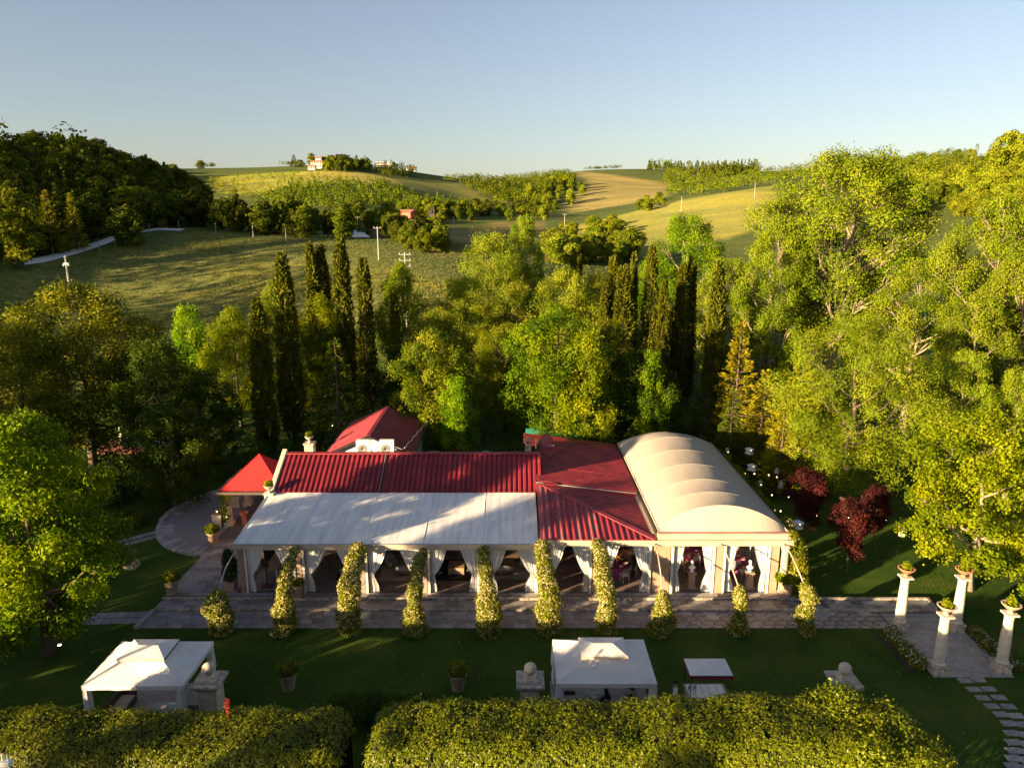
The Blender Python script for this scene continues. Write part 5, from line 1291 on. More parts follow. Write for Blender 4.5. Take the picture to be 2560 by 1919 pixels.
# ------------------------------------------------------------------ columns with bowls, by the right path
def path_column(x, y, label, blabel, mk='terra_red'):
    t = thing('column', label, 'column', (x, y, 0), 0, 'cream columns by the path')
    MB().box(-.36, .36, -.36, .36, 0, .10).build('plinth_step', M['stone_old'], t, bevel=.012); MB().box(-.32, .32, -.32, .32, .101, .44).build('plinth', M['stone_old'], t, bevel=.015); MB().box(-.36, .36, -.36, .36, .441, .50).build('plinth_cap', M['stone_old'], t, bevel=.012)
    MB().lathe([(.29,0),(.315,.05),(.29,.10),(.25,.13),(.25,.16),(.255,.7),(.245,1.2),(.205,2.32),(.22,2.35),(.205,2.38),(.205,2.44),(.26,2.50),(.27,2.54)], 26).build('shaft', M['column'], t, smooth=True, loc=(0, 0, .50))
    MB().box(-.29, .29, -.29, .29, 3.04, 3.13).build('abacus', M['column'], t, bevel=.015)
    u = thing('bowl', blabel, 'bowl', (x, y, 3.13), x, 'planted bowls on columns')
    MB().lathe([(.15,0),(.16,.05),(.08,.10),(.09,.15),(.22,.22),(.36,.36),(.40,.42),(.43,.43),(.43,.47),(.36,.47),(.30,.40)], 22).build('bowl_body', M[mk], u, smooth=True)
    MB().lathe([(.01,.41),(.34,.41)], 16).build('soil', M['soil'], u)
    if 'bowl' not in _pot: _pot['bowl'] = bush_mesh('bowl_plant', 21, [((0,0,.50),(.20,.20,.14)),((-.14,.08,.62),(.08,.08,.20)),((.12,0,.56),(.10,.10,.13))], 70, .14, .08, 'yellow')
    add_obj('foliage', _pot['bowl'], u)
path_column(20.65, 34.0, 'cream column on the path, nearest the vine arches', 'terracotta bowl with plant on the column nearest the vine arches')
path_column(20.55, 30.3, 'cream column on the path, front one on the lawn side', 'pale bowl with plant on the front column of the lawn side', 'terracotta')
path_column(23.6, 33.9, 'cream column on the path, in front of the forked tree trunk', 'terracotta bowl with plant on the column in front of the forked trunk')
path_column(23.7, 30.45, 'cream column on the path, outermost by the right edge', 'pale bowl with plant on the outermost column', 'terracotta')
t = thing('column', 'slender grey stone column in the shaded garden beyond the tent', 'column', (23.2, 58.2, 0))
MB().box(-.4, .4, -.4, .4, 0, .35).build('plinth', M['stone_old'], t, bevel=.02); MB().lathe([(.28,0),(.25,.1),(.24,.7),(.19,2.5),(.25,2.6),(.27,2.7)], 20).build('shaft', M['column'], t, smooth=True, loc=(0,0,.35)); MB().box(-.3,.3,-.3,.3,3.05,3.16).build('abacus', M['column'], t, bevel=.015)

# stone ball on a stump, left lawn
t = thing('ball_sculpture', 'dark stone ball on a short pedestal on the left lawn', 'sculpture', (-23.9, 40.9, 0)); MB().box(-.36, .36, -.36, .36, 0, .5).build('pedestal', M['stone_old'], t, bevel=.03); MB().ball((0, 0, .92), .45, 26, 18).build('ball', M['sphere'], t, smooth=True)

# ------------------------------------------------------------------ lanterns and fairy lights in the shaded garden
def pagoda(x, y, z, label):
    t = thing('lantern', label, 'lantern', (x, y, z), 0, 'white hanging lanterns')
    MB().lathe([(.06,.30),(.10,.28),(.20,.24),(.36,.17),(.37,.14),(.30,.11),(.27,0),(.30,-.11),(.36,-.18),(.35,-.20),(.26,-.14)], 22).build('shade', M['curtain'], t, smooth=True)
    MB().lathe([(.05, .3), (.05, .36)], 10).build('finial', M['stone'], t); MB().ball((0, -.36, .18), .022, 8, 6).build('bulb', M['bulb'], t)
    MB().tube([(0, 0, .36), (0, 0, 1.0)], .006, 4).build('cord', M['rubber'], t)
def bell(x, y, z, label, mk='rug_light', lit=True):
    t = thing('lantern', label, 'lantern', (x, y, z), 0, 'bell-shaped hanging lanterns')
    MB().lathe([(.03,.32),(.08,.30),(.15,.22),(.18,.05),(.21,-.12),(.20,-.13),(.16,.02)], 18).build('shade', M[mk], t, smooth=True)
    MB().tube([(0, 0, .32), (0, 0, 1.0)], .006, 4).build('cord', M['rubber'], t)
    if lit: MB().ball((0, -.19, .02), .025, 8, 6).build('bulb', M['bulb'], t)
LY = 46.5
def lan(px, py, D): x, y, z = on_y(px, py, D); return (x, y, z)
pagoda(*lan(1873.5, 1127, 55), 'white pagoda lantern, upper one between the two bell lanterns')
pagoda(*lan(1879.5, 1168, 52.4), 'white pagoda lantern hanging below the upper one, over the dark lawn')
pagoda(*lan(1994, 1311, 41.8), 'large white pagoda lantern just right of the tent corner')
bell(*lan(1818.5, 1128, 55), 'brown wire bell lantern nearest the vaulted roof, in front of the dark bush')
bell(*lan(1926.5, 1117, 55.5), 'small white bell lantern in front of the slender column', 'curtain', False)
bell(*lan(1900.5, 1210, 49), 'brown wire bell lantern with a glowing bulb over the dark lawn')
bell(*lan(1942.5, 1179, 51.5), 'grey bell lantern at the foot of the slender column', 'grey_fab', False)
bell(*lan(1952, 1214, 48.6), 'grey bell lantern half hidden by the ash tree twigs', 'grey_fab', False)
bell(*lan(2255, 1333, 40.5), 'cream bell lantern hanging below the bright tree at right', 'curtain', False)
def light_string(name, label, pts, bulbs):
    t = thing(name, label, 'fairy lights', (0, 0, 0), 0, 'fairy light strings')
    P = [Vector(lan(*p)) for p in pts]; MB().tube(P, .012, 4).build('cable', M['maroon'], t)
    for b in bulbs: x, y, z = lan(*b); MB().ball((0, 0, 0), .04, 8, 6).build('bulb', M['bulb'], t, loc=(x, y, z))
light_string('light_string', 'string of tiny lights low over the dark lawn beside the tent', [(1840,1181,51.5),(1885,1184,51.5),(1942,1192,51.5),(1960,1196,51.5)], [(1850,1181.5,51.5),(1863.5,1183,51.5),(1886,1184,51.5),(1922,1187,51.5),(1942,1192,51.5)])
light_string('light_string', 'string of lights crossing in front of the purple plum trees', [(1925,1273,44),(1951,1277,44),(2041,1285,44),(2170,1297,44),(2240,1302,44)], [(1937,1275,44),(1951.5,1277,44),(2041,1288,44),(2122,1293,44),(2168,1298,44),(2214,1299,44)])
light_string('light_string', 'thin string with single bulbs along the far lawn edge', [(1915,1230,47),(1930,1237,47),(1972,1241,47)], [(1929.5,1237,47),(1972,1242,47)])
# floodlights at tree feet
def spot(x, y, z, label, a=0.0):
    t = thing('garden_spotlight', label, 'spotlight', (x, y, z), a, 'lit garden spotlights'); MB().tube([(0,0,0),(0,0,.15)], .02, 5).build('stake', M['black'], t); MB().lathe([(.07, .15), (.10, .28)], 10).build('housing', M['black'], t); MB().lathe([(.005, .285), (.085, .287)], 10).build('lens', M['lamp_on'], t)
x, y = on_z(127, 1624); spot(x, y, 0, 'lit spotlight left of the sweetgum trunk'); x, y = on_z(151, 1624); spot(x, y, 0, 'lit spotlight right of the sweetgum trunk')
spot(*on_z(831, 1070), 0, 'lit spotlight in the dark shrubs left of the gabled house'); spot(*on_z(902, 1026), 0, 'lit spotlight behind the gabled house'); 
x, y = on_z(1918, 1158); spot(x, y, 0, 'lit spotlight among yellow leaves near the slender column')
# white floodlight on a bent pole, lower left corner
t = thing('floodlight', 'white twin floodlight on a thin bent pole above the left hedge', 'floodlight', (-16.2, 19.4, 1.1))
MB().tube([(-.5,-.6,-1.1),(-.4,-.5,1.6),(-.15,-.2,2.5),(.0,0,3.0),(0,.05,3.25)], .03, 6).build('pole', M['galv'], t, smooth=True)
MB().box(-.17, .17, -.1, .1, 3.22, 3.42).build('housing', M['acwhite'], t, bevel=.03); MB().tube([(-.08,0,3.42),(-.09,0,3.66)], .025, 6).build('aerial', M['acwhite'], t); MB().tube([(.08,0,3.42),(.09,0,3.66)], .025, 6).build('aerial', M['acwhite'], t)
# ------------------------------------------------------------------ jasmine on the arched poles in front of the pavilion
VX = [-15.4, -11.96, -8.6, -5.13, -1.25, 1.93, 4.97, 7.9, 12.0, 15.5]
# per arch: widths of the column at its foot, middle, top, height of the column, how far the arch above is overgrown (0..1), thickness there
VS = [(.72,.95,.55,2.3,.0,.0),(.72,.85,.50,2.0,1.0,.26),(.80,.82,.70,1.9,1.0,.45),(.85,.80,.45,1.9,.9,.30),(.80,.90,.75,2.1,.95,.33),(.85,1.0,.85,2.4,.95,.40),(.72,.85,.55,2.0,1.0,.35),(.85,.75,.42,2.0,.05,.2),(.75,.45,.30,2.2,.15,.25),(.62,.55,.42,2.3,.25,.25)]
VLAB = ['thick low column of jasmine on the first arch, beside the kiosk path', 'jasmine column with a thin tail to the eave, in front of the second post', 'broad jasmine column leaning to the third post', 'dark green jasmine column in front of the fourth post', 'jasmine column in front of the fifth post', 'thickest tall jasmine column, before the post where the red roof starts',
        'bright yellow jasmine column before the post left of the magenta table', 'short cone of jasmine below a bare arched pole, before the peach wall', 'sparse jasmine with a thin waist in front of the tent post', 'golden jasmine under the bare arched pole at the tent corner']
for i, x in enumerate(VX):
    w0, w1, w2, hc, over, wt = VS[i]
    t = thing('jasmine_arch', VLAB[i], 'climber', (x, 33.62, 0), 0, 'jasmine arches along the terrace')
    ze = 3.30 if i < 5 else 3.55; tx = POSTS[i]-x if i < 7 else (8.05-x if i == 7 else (11.75-x if i == 8 else 15.3-x))
    path = [Vector((0, 0, 0)), Vector((0, .0, 1.2)), Vector((0, .12, 1.9)), Vector((tx*.2, .55, 2.5)), Vector((tx*.5, 1.3, 2.95)), Vector((tx*.8, 2.3, ze-.14)), Vector((tx, 3.25, ze))]
    MB().tube(path, .038, 7).build('pole', M['galv'] if i not in (7, 8, 9) else M['fascia'], t, smooth=True)
    rng = np.random.default_rng(100+i); bl = []
    n = 10
    for k in range(n):
        f = k/(n-1); w = (w0+(w1-w0)*f*2 if f < .5 else w1+(w2-w1)*(f-.5)*2)*rng.uniform(.78, 1.18)*1.42
        if i == 8: w *= (1.0 if f < .35 or f > .62 else .62)
        bl.append(((rng.normal(0, .09), rng.normal(0, .06), .16+f*(hc-.2)), (w/2, w/2, .24)))
    if over > 0:
        m = 12
        for k in range(m):
            s = (k+.5)/m*over; q = 2+s*4; j = min(5, int(q)); p = path[j].lerp(path[j+1], q-j); th = wt*1.25*(1-.35*k/m)*rng.uniform(.85, 1.2)
            bl.append(((p.x+rng.normal(0, .05), p.y, p.z+rng.normal(0, .04)), (th, th*1.1, th)))
        for k in range(3): bl.append(((path[2].x, path[2].y, hc-.1+k*.1), (w2*.62, w2*.66, .3)))
    ns = int(1150*(.55+.5*w1)*1.7+over*500)
    P, D, B = blob_shoots(rng, bl, ns, .12, .15)
    Pn = np.repeat(P, 5, 0)+rng.normal(0, .05, (ns*5, 3)); Dn = np.repeat(D, 5, 0)
    a = np.clip(np.repeat(.5+rng.normal(0, .16, ns), 5)+rng.normal(0, .12, ns*5), 0, 1)
    add_obj('foliage', np_mesh('jasmine_foliage', leaves(rng, Pn, Dn, .105, .062, .75), 4, LEAF['jasmine'], a), t)
    nf = int(ns*.6); P, D, B = blob_shoots(rng, bl, nf, .05, .2)
    P = P + D*.035; Pn = np.repeat(P, 3, 0)+rng.normal(0, .028, (nf*3, 3)); Dn = np.repeat(D, 3, 0)
    add_obj('flowers', np_mesh('jasmine_flowers', leaves(rng, Pn, Dn, .062, .055, .9), 4, LEAF['bloom'], rng.uniform(0, 1, nf*3)), t)
# climber on the garden side of the tent
bl = [((16.25+.2*math.sin(k*1.7), 36.9+k*.55, 1.5+.5*math.sin(k*2.1)), (.55, .5, 1.3)) for k in range(4)] + [((16.1, 37.3+k*1.35, 3.25+.25*math.sin(k*1.9)), (.48, .85, .75+.2*math.sin(k*2.7))) for k in range(12)] + [((15.75, 36.9, 3.9), (.25, .3, .45))]
o = tag(add_obj('jasmine_hedge', blob_leaf_mesh('tent_climber', 55, bl, 3000, 5, .12, .075, LEAF['jasmine'], .07, .8, .1, .14)), 'mass of jasmine spilling along the garden side of the tent', 'climber')
rng = np.random.default_rng(4); P, D, B = blob_shoots(rng, bl[:6], 420, .05, .2); P = np.repeat(P+D*.05, 3, 0)+rng.normal(0, .03, (1260, 3))
stuff(add_obj('flowers', np_mesh('tent_climber_flowers', leaves(rng, P, np.repeat(D, 3, 0), .06, .05), 4, LEAF['bloom'], rng.uniform(0, 1, 1260)), o))

# ------------------------------------------------------------------ hedges
def hedge(name, label, seed, outline_top, z_top, dens, lk='hedge', L=.09, W=.054, wob=.06, skirt=True, per=5):
    """clipped hedge over a plan outline [(x0,y0,x1,y1)...] given as a function of u along x: front y, back y, height"""
    rng = np.random.default_rng(seed)
    x0, x1, yf, yb = outline_top
    def surf(u, s):
        """u 0..1 along x, s 0..1 front foot -> over the top -> back foot"""
        x = x0+(x1-x0)*u; a, b = yf(x), yb(x); h = z_top(x); dpt = b-a
        L1, L2, L3 = h, dpt, h; T = L1+L2+L3; q = s*T
        if q < L1: y, z = a, q
        elif q < L1+L2: y, z = a+(q-L1), h
        else: y, z = b, h-(q-L1-L2)
        rr = min(.55, dpt*.3)                                     # rounded shoulders
        if z > h-rr and y < a+rr: d = math.hypot(y-a-rr, z-h+rr); k = rr/max(d, 1e-6); y, z = a+rr+(y-a-rr)*k, h-rr+(z-h+rr)*k
        elif z > h-rr and y > b-rr: d = math.hypot(y-b+rr, z-h+rr); k = rr/max(d, 1e-6); y, z = b-rr+(y-b+rr)*k, h-rr+(z-h+rr)*k
        e = min(1, min(u*(x1-x0), (1-u)*(x1-x0))/.5); z *= .82+.18*math.sqrt(e); yc = (a+b)/2; y = yc+(y-yc)*(.75+.25*math.sqrt(e))
        w = wob*(math.sin(x*1.7+s*9)+math.sin(x*3.9-s*17+1.3)*.6+math.sin(x*.8+2)*.9)
        return np.array([x, y, z+w*min(1, z)])
    t = thing(name, label, 'hedge', (0, 0, 0), 0)
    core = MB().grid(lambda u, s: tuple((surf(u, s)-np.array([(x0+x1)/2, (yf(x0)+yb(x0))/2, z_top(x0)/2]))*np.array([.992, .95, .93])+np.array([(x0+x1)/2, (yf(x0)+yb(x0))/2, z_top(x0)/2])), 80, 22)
    co = core.build('dark_core', M['leafcore'], t)  # solid hull; shade between the leaves is put into its dark colour
    area = (x1-x0)*(yb(x0)-yf(x0)+2*z_top(x0)); n = int(area*.68*dens)
    uu = rng.uniform(0, 1, n); ss = rng.uniform(.16, .84, n)
    P = np.array([surf(u, s) for u, s in zip(uu, ss)]); P2 = np.array([surf(min(1, u+.004), s) for u, s in zip(uu, ss)]); P3 = np.array([surf(u, min(1, s+.006)) for u, s in zip(uu, ss)])
    N = unit(np.cross(P2-P, P3-P)+1e-6)
    lump = np.sin(P[:, 0]*2.3+np.sin(P[:, 1]*3.1)*1.4)*np.sin(P[:, 1]*2.7+P[:, 2]*2.0)          # tufts
    P = P+N*(rng.normal(0, .05, n)+lump*.05)[:, None]
    Pn = np.repeat(P, per, 0)+rng.normal(0, .05, (n*per, 3)); Dn = np.repeat(N, per, 0)
    a = np.clip(np.repeat(.5+rng.normal(0, .12, n)+lump*.14, per)+rng.normal(0, .09, n*per), 0, 1)
    add_obj('foliage', np_mesh('hedge_foliage', leaves(rng, Pn, Dn+np.array([0, 0, .35]), L, W, .6), 4, LEAF[lk], a), t)
    return t
M['leafcore'] = mat('dark_hedge_core', (0.012, 0.016, 0.006), 1.0, 0.3, 4)
hedge('laurel_hedge', 'clipped laurel hedge along the bottom, left of the gap', 7, (-21.5, -5.75, lambda x: 20.0, lambda x: 22.55), lambda x: 4.15, 140)
hedge('laurel_hedge', 'clipped laurel hedge along the bottom, right of the gap', 8, (-5.0, 12.0, lambda x: 20.2, lambda x: 22.95), lambda x: 4.2+max(0, x)*.025, 140)
def brush(name, label, cat, blobs, ns, per, L, W, lk, seed, loc=(0,0,0), spread=.1, droop=0.0, jit=.8, core=True, shell=.14):
    t = thing(name, label, cat, loc)
    add_obj('foliage', blob_leaf_mesh(name+'_leaves', seed, blobs, ns, per, L, W, LEAF[lk], spread, jit, droop, shell), t)
    if core:
        mb = MB(); c0 = blobs[0][0]
        for c, r_ in blobs[:6]: mb.tube([(c0[0], c0[1], 0), (c[0]*.6+c0[0]*.4, c[1]*.6+c0[1]*.4, c[2]*.5), c], [.05, .035, .012], 5)
        mb.build('stem', M['bark'], t)
    return t
# loose end of the right hedge: taller yellow-green shrub and feathery one sloping down to the stepping stones
bl = [((11.2,21.8,3.1),(1.4,1.3,1.5)),((12.4,21.6,3.0),(1.3,1.2,1.5)),((11.0,22.6,3.9),(1.0,.8,.9)),((13.2,20.9,2.6),(1.1,1.2,1.4)),((10.3,22.3,3.7),(1.2,1.0,1.0)),((12.6,22.4,3.3),(.8,.8,1.0)),((12.4,20.0,2.9),(1.3,1.2,1.4)),((11.0,20.4,3.1),(1.3,1.2,1.4)),((12.0,21.4,1.2),(1.6,1.6,1.4)),((13.5,20.0,1.6),(1.2,1.3,1.5))]
bl = [((c[0]+1.0, c[1], c[2]), r_) for c, r_ in bl]
brush('laurel_shrub', 'bright yellow-green shrub at the sloping right end of the hedge', 'shrub', bl, 5200, 5, .12, .07, 'hedge', 71)
bl = [((13.9,20.2,2.0),(.9,.9,1.2)),((14.3,19.4,1.9),(.9,.9,1.2)),((13.6,18.9,2.4),(1.0,1.0,1.2)),((14.8,18.8,1.5),(.9,.9,1.2)),((13.4,19.6,1.0),(1.1,1.1,1.0))]
bl = [((c[0]+1.0, c[1], c[2]), r_) for c, r_ in bl]
brush('feathery_shrub', 'grey-green feathery shrub at the lower right tip of the hedge', 'shrub', bl, 1500, 7, .17, .035, 'olive', 72, droop=.2)
bl = [((-7.4+k*.5,26.4+.12*math.sin(k*2),.95),(.52,.62,.72)) for k in range(8)]
brush('dark_shrub', 'low dark clipped shrub behind the gap in the hedge', 'shrub', bl, 1800, 5, .10, .055, 'dark', 73)
t = structure(MB().box(-5.7, -5.05, 17.5, 26.0, -.05, .02).build('gap_path', M['joint']))
for k in range(13): add_obj('paving_slab', slab_mesh(.6, .55, 'slab_a', k % 3), t, (-5.38, 18+k*.6, .02))
# ailanthus sapling on the hedge face
rng = np.random.default_rng(12); P, D = [], []
for f in range(15):
    zz = .8+f*.17; a = f*2.4; base = np.array([-3.3, 19.9+.19*f, 2.4+.15*f]); out = np.array([math.cos(a)*.9, -.25-.4*abs(math.sin(a)), .35])
    out = out/np.linalg.norm(out)
    for k in range(13):
        p = base+out*(.08+.06*k)+np.array([0, 0, -.006*k*k*.5]); sd = np.cross(out, [0, 0, 1]); sd /= np.linalg.norm(sd)
        for s in (-1, 1): P.append(p); D.append(sd*s+out*.5)
P = np.array(P); D = unit(np.array(D)); t = thing('tree_of_heaven_sapling', 'dark feather-leaved sapling growing through the hedge right of the gap', 'sapling', (0, 0, 0))
add_obj('foliage', np_mesh('sapling_leaves', leaves(rng, P, D, .17, .06, .18), 4, LEAF['fern'], rng.uniform(0, 1, len(P))), t); MB().tube([(-3.3, 19.7, 0), (-3.3, 19.8, 2.4), (-3.3, 22.6, 4.6)], [.04, .03, .012], 5).build('stem', M['bark'], t)
rng = np.random.default_rng(13); P = np.stack([rng.normal(0, .05, 60), rng.normal(0, .05, 60), rng.uniform(0, .75, 60)], 1)
t = thing('red_flower_spike', 'red flower spike sticking out of the left hedge', 'flower', (-10.1, 21.9, 4.15)); add_obj('petals', np_mesh('spike_petals', leaves(rng, P, np.tile([0, 0, 1.0], (60, 1)), .10, .06), 4, leaf_mat('red_petals', (.25, .02, .02), (.35, .03, .03), (.45, .06, .05)), rng.uniform(0, 1, 60)), t); MB().tube([(0, 0, -.4), (0, 0, .6)], .01, 4).build('stem', M['bark'], t)
# flower beds by the columns
def bed(label, x0, x1, y0, y1, seed):
    rng = np.random.default_rng(seed); bl = [((rng.uniform(x0, x1), y0+(y1-y0)*k/13, .16), (.36, .34, .26+.08*rng.uniform())) for k in range(14)]
    t = thing('flower_bed', label, 'flower bed', (0, 0, 0), 0, 'flower beds by the columns')
    add_obj('foliage', blob_leaf_mesh('bed_leaves', seed, bl, 900, 5, .12, .05, LEAF['jasmine'], .07, .8, 0, .2), t)
    P, D, B = blob_shoots(rng, bl, 240, .04, .9); P = np.repeat(P+D*.04, 3, 0)+rng.normal(0, .02, (720, 3)); stuff(add_obj('flowers', np_mesh('bed_flowers', leaves(rng, P, np.repeat(D, 3, 0), .05, .05), 4, LEAF['white'], rng.uniform(0, 1, 720)), t))
    MB().prism([(x0-.35, y0-.3), (x1+.3, y0-.3), (x1+.3, y1+.2), (x0-.4, y1+.2)], -.02, .03).build('soil', M['soil'], t)
bed('low bed of small white flowers between the two lawn-side columns', 19.6, 20.1, 30.7, 33.6, 81)
bed('low bed of small white flowers between the two outer columns', 24.15, 24.5, 30.6, 33.5, 82)
# ------------------------------------------------------------------ tree kinds
proto('oak_a', 201, 15, 12, 2.2, 80, 'oak', 1750, 22, .21, .125, RND, (.13,.25), r0=.32, limbs=16, twigs=3, spread=.25, flat=.7, tone=.4)
proto('oak_b', 205, 14, 10, 2.0, 64, 'oak', 1300, 22, .21, .125, OVAL, (.15,.27), r0=.28, limbs=14, twigs=3, spread=.25, flat=.7, tone=.4)
proto('bright_a', 211, 13, 10.5, 1.5, 74, 'bright', 1700, 22, .20, .13, RND, (.13,.24), r0=.26, limbs=14, twigs=3, spread=.22, flat=.7, tone=.42)
proto('bright_b', 215, 9, 6, 1.0, 38, 'bright', 760, 22, .19, .12, OVAL, (.18,.31), r0=.18, limbs=8, twigs=2, spread=.20, flat=.75, tone=.4)
proto('gum', 221, 12.3, 8.4, 1.3, 90, 'gum', 2400, 22, .20, .11, OVAL, (.13,.23), r0=.24, limbs=14, twigs=3, spread=.19, jit=.75, flat=.7, tone=.42)
proto('poplar_a', 231, 28, 22, 6, 120, 'poplar', 3500, 22, .23, .17, VASE, (.10,.17), 'barkpale', .75, limbs=64, twigs=7, spread=.40, shell=.24, fork=.12, up=.3, top=.78, rtw=.42, tone=.35)
proto('poplar_b', 235, 22, 14, 3, 78, 'poplar', 2300, 22, .22, .16, OVAL, (.13,.22), 'barkpale', .46, limbs=40, twigs=6, spread=.34, shell=.22, fork=.15, rtw=.4, tone=.35)
proto('ash', 241, 14, 13, 1.8, 96, 'ash', 2300, 24, .22, .06, RND, (.12,.21), r0=.30, limbs=18, twigs=3, spread=.24, droop=.5, jit=.6, flat=.75, tone=.35)
proto('maple', 245, 10.5, 9.5, 1.6, 78, 'yellow', 1750, 22, .17, .125, RND, (.12,.22), 'barkpale', .24, limbs=16, twigs=4, spread=.19, flat=.5, tone=.35)
proto('willow', 251, 18, 13, 2.5, 82, 'olive', 1700, 22, .24, .115, OVAL, (.13,.23), r0=.28, limbs=16, twigs=4, spread=.32, droop=.15, tone=.35)
proto('yellow', 255, 9, 7, 1.2, 48, 'yellow', 950, 22, .18, .10, RND, (.16,.28), r0=.18, limbs=8, twigs=3, spread=.20, tone=.35)
proto('dark', 261, 12, 9, .6, 54, 'dark', 1050, 22, .22, .12, RND, (.17,.30), r0=.26, limbs=8, spread=.24, tone=.4)
proto('plum', 265, 4.4, 3.4, 1.4, 34, 'plum', 480, 22, .12, .07, VASE, (.15,.27), r0=.09, limbs=12, twigs=3, spread=.11, fork=.25)
proto('acacia', 271, 10, 4.5, 2.5, 26, 'yellow', 640, 20, .17, .045, OVAL, (.2,.36), r0=.12, limbs=9, twigs=2, spread=.22, flat=.45, droop=.3)
conifer_proto('golden_a', 281, 12, 5.2, 'golden', 36, 11, 46, .25, .09, base=.5, droop=.05, upswing=.30)
conifer_proto('conifer_a', 283, 11, 7.0, 'conifer', 26, 11, 60, .28, .10, base=.3, droop=.28, upswing=.12)
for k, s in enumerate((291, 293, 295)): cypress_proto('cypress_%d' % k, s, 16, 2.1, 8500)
# ------------------------------------------------------------------ trees round the garden
def at_v(vx, vtop, D, wv=None, base=None):
    """top of a tree seen at mark (vx, vtop) and standing at depth D -> plan x, ground z, height, crown width"""
    x, y, zt = on_y(vx*K, vtop*K, D); z0 = gz(x, D) if D > 70 or abs(x) > 45 else 0.0
    zc = D*CP+(CAM_Z-(zt+z0)/2)*SP
    return x, D, z0, zt-z0, (wv*K/FPX*zc if wv else None)
def tree_v(name, key, vx, vtop, D, wv, label, **kw):
    x, y, z0, h, w = at_v(vx, vtop, D, wv); return plant_tree(name, key, x, y, z0, h, w, label, **kw)
x, y = on_z(139, 1640); plant_tree('sweetgum_tree', 'gum', x-.3, y, 0, 12.4, 8.6, 'bright green sweetgum tree at the left edge with lamps at its foot')
T = tree_v
T('oak_tree', 'oak_a', 150, 612, 58, 400, 'large dark oak behind the sweetgum, beside the concrete pole')
T('oak_tree', 'oak_b', 20, 700, 52, 260, 'shaded oak at the left edge above the sweetgum')
T('oak_tree', 'oak_b', 330, 735, 54, 230, 'dark oak sloping down towards the round forecourt', leafm='dark')
T('evergreen_tree', 'dark', 425, 800, 60, 190, 'very dark evergreen between the big oak and the first cypress')
T('evergreen_tree', 'dark', 355, 880, 50, 200, 'black-green evergreen above the forecourt kerb')
T('young_tree', 'bright_b', 400, 662, 74, 115, 'small bright tree standing alone against the meadow')
T('yellow_tree', 'yellow', 500, 668, 72, 150, 'yellow-green round tree left of the first cypress')
T('yellow_tree', 'yellow', 590, 616, 80, 130, 'pale yellow tree behind the two left cypresses', leafm='olive')
T('yellow_tree', 'yellow', 690, 640, 78, 130, 'yellow tree below the tall cypress pair')
T('yellow_tree', 'yellow', 640, 700, 74, 110, 'yellow tree glowing between the second cypress and the dark cedar')
CY = [(553,636,62,50,'cypress, leftmost of the row, in front of the yellow trees'),(607,536,66,54,'tall cypress second from the left with a narrow crooked tip'),(668,514,79,36,'slim cypress, left one of the tight pair'),(690,520,80,46,'broad cypress, right one of the tight pair'),(733,503,78,48,'tallest dark cypress right of the pair'),(783,548,75,44,'cypress standing alone against the meadow'),(850,628,72,34,'thin short cypress in front of the pale spiky tree'),
      (1306,605,76,26,'thin cypress, leftmost of the right-hand group'),(1325,545,84,34,'dark cypress at the back of the right-hand group'),(1349,566,76,54,'broad sunlit cypress of the right-hand group'),(1371,538,78,26,'thin black cypress touching the broad sunlit one'),(1411,520,77,40,'tall sunlit cypress in the middle of the right-hand group'),(1437,598,76,34,'shorter cypress between two taller ones'),(1475,560,78,38,'cypress half in shadow, second from the right'),(1497,545,80,34,'cypress right behind the half shadowed one'),(1555,556,75,46,'rightmost tall cypress before the big poplars'),(1240,528,110,22,'small distant cypress left of the group'),(1252,545,112,20,'small distant cypress beside another')]
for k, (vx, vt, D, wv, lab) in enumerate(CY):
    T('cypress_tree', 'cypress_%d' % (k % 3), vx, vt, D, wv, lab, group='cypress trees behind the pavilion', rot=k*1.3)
T('cedar_tree', 'conifer_a', 722, 728, 61, 210, 'dark spreading cedar with sunlit tips behind the gabled house')
T('oak_tree', 'bright_a', 930, 712, 60, 205, 'deep green oak right of the gabled house', leafm='oak')
T('oak_tree', 'bright_b', 985, 815, 57, 110, 'small green oak leaning to the gabled roof')
T('maple_tree', 'bright_a', 1205, 662, 60, 265, 'large bright green maple above the middle of the red roof', rot=.4)
T('maple_tree', 'bright_b', 1270, 720, 57, 150, 'sunlit yellow-green bough of the maple group above the dish', leafm='yellow')
T('lime_tree', 'dark', 1390, 752, 60, 165, 'half lit dark tree right of the bright maple')
T('lime_tree', 'bright_b', 1412, 760, 58.5, 90, 'light leafy tree top beside the bright maple', leafm='bright')
T('acacia_tree', 'acacia', 1043, 712, 66, 75, 'slender yellow-green acacia between two dark trees')
T('conifer_tree', 'conifer_a', 1455, 800, 62, 130, 'dark conifer left of the tent ridge')
T('conifer_tree', 'conifer_a', 1530, 810, 63, 130, 'dark conifer behind the tent ridge')
T('conifer_tree', 'conifer_a', 1585, 840, 57, 120, 'low dark conifer above the dark round bush')
T('golden_conifer', 'golden_a', 1603, 690, 62, 150, 'tall golden conifer catching the sun')
T('golden_conifer', 'golden_a', 1655, 795, 59, 130, 'short golden conifer right of the tallest one')
T('golden_conifer', 'golden_a', 1738, 765, 54, 160, 'golden conifer behind the ash tree')
T('golden_conifer', 'golden_a', 1700, 845, 53, 110, 'small golden conifer at the edge of the shaded lawn')
T('willow_tree', 'willow', 1060, 505, 98, 200, 'pale green willow rising above the meadow edge')
T('willow_tree', 'willow', 1000, 600, 88, 190, 'yellow-green willow below the taller pale one')
T('poplar_tree', 'poplar_b', 1130, 468, 102, 115, 'tall thin poplar with bare twigs right of the willow')
T('oak_tree', 'oak_b', 945, 668, 78, 150, 'olive oak below the willow', leafm='olive')
T('oak_tree', 'oak_b', 1110, 610, 84, 170, 'round olive oak in the middle of the wood', leafm='olive')
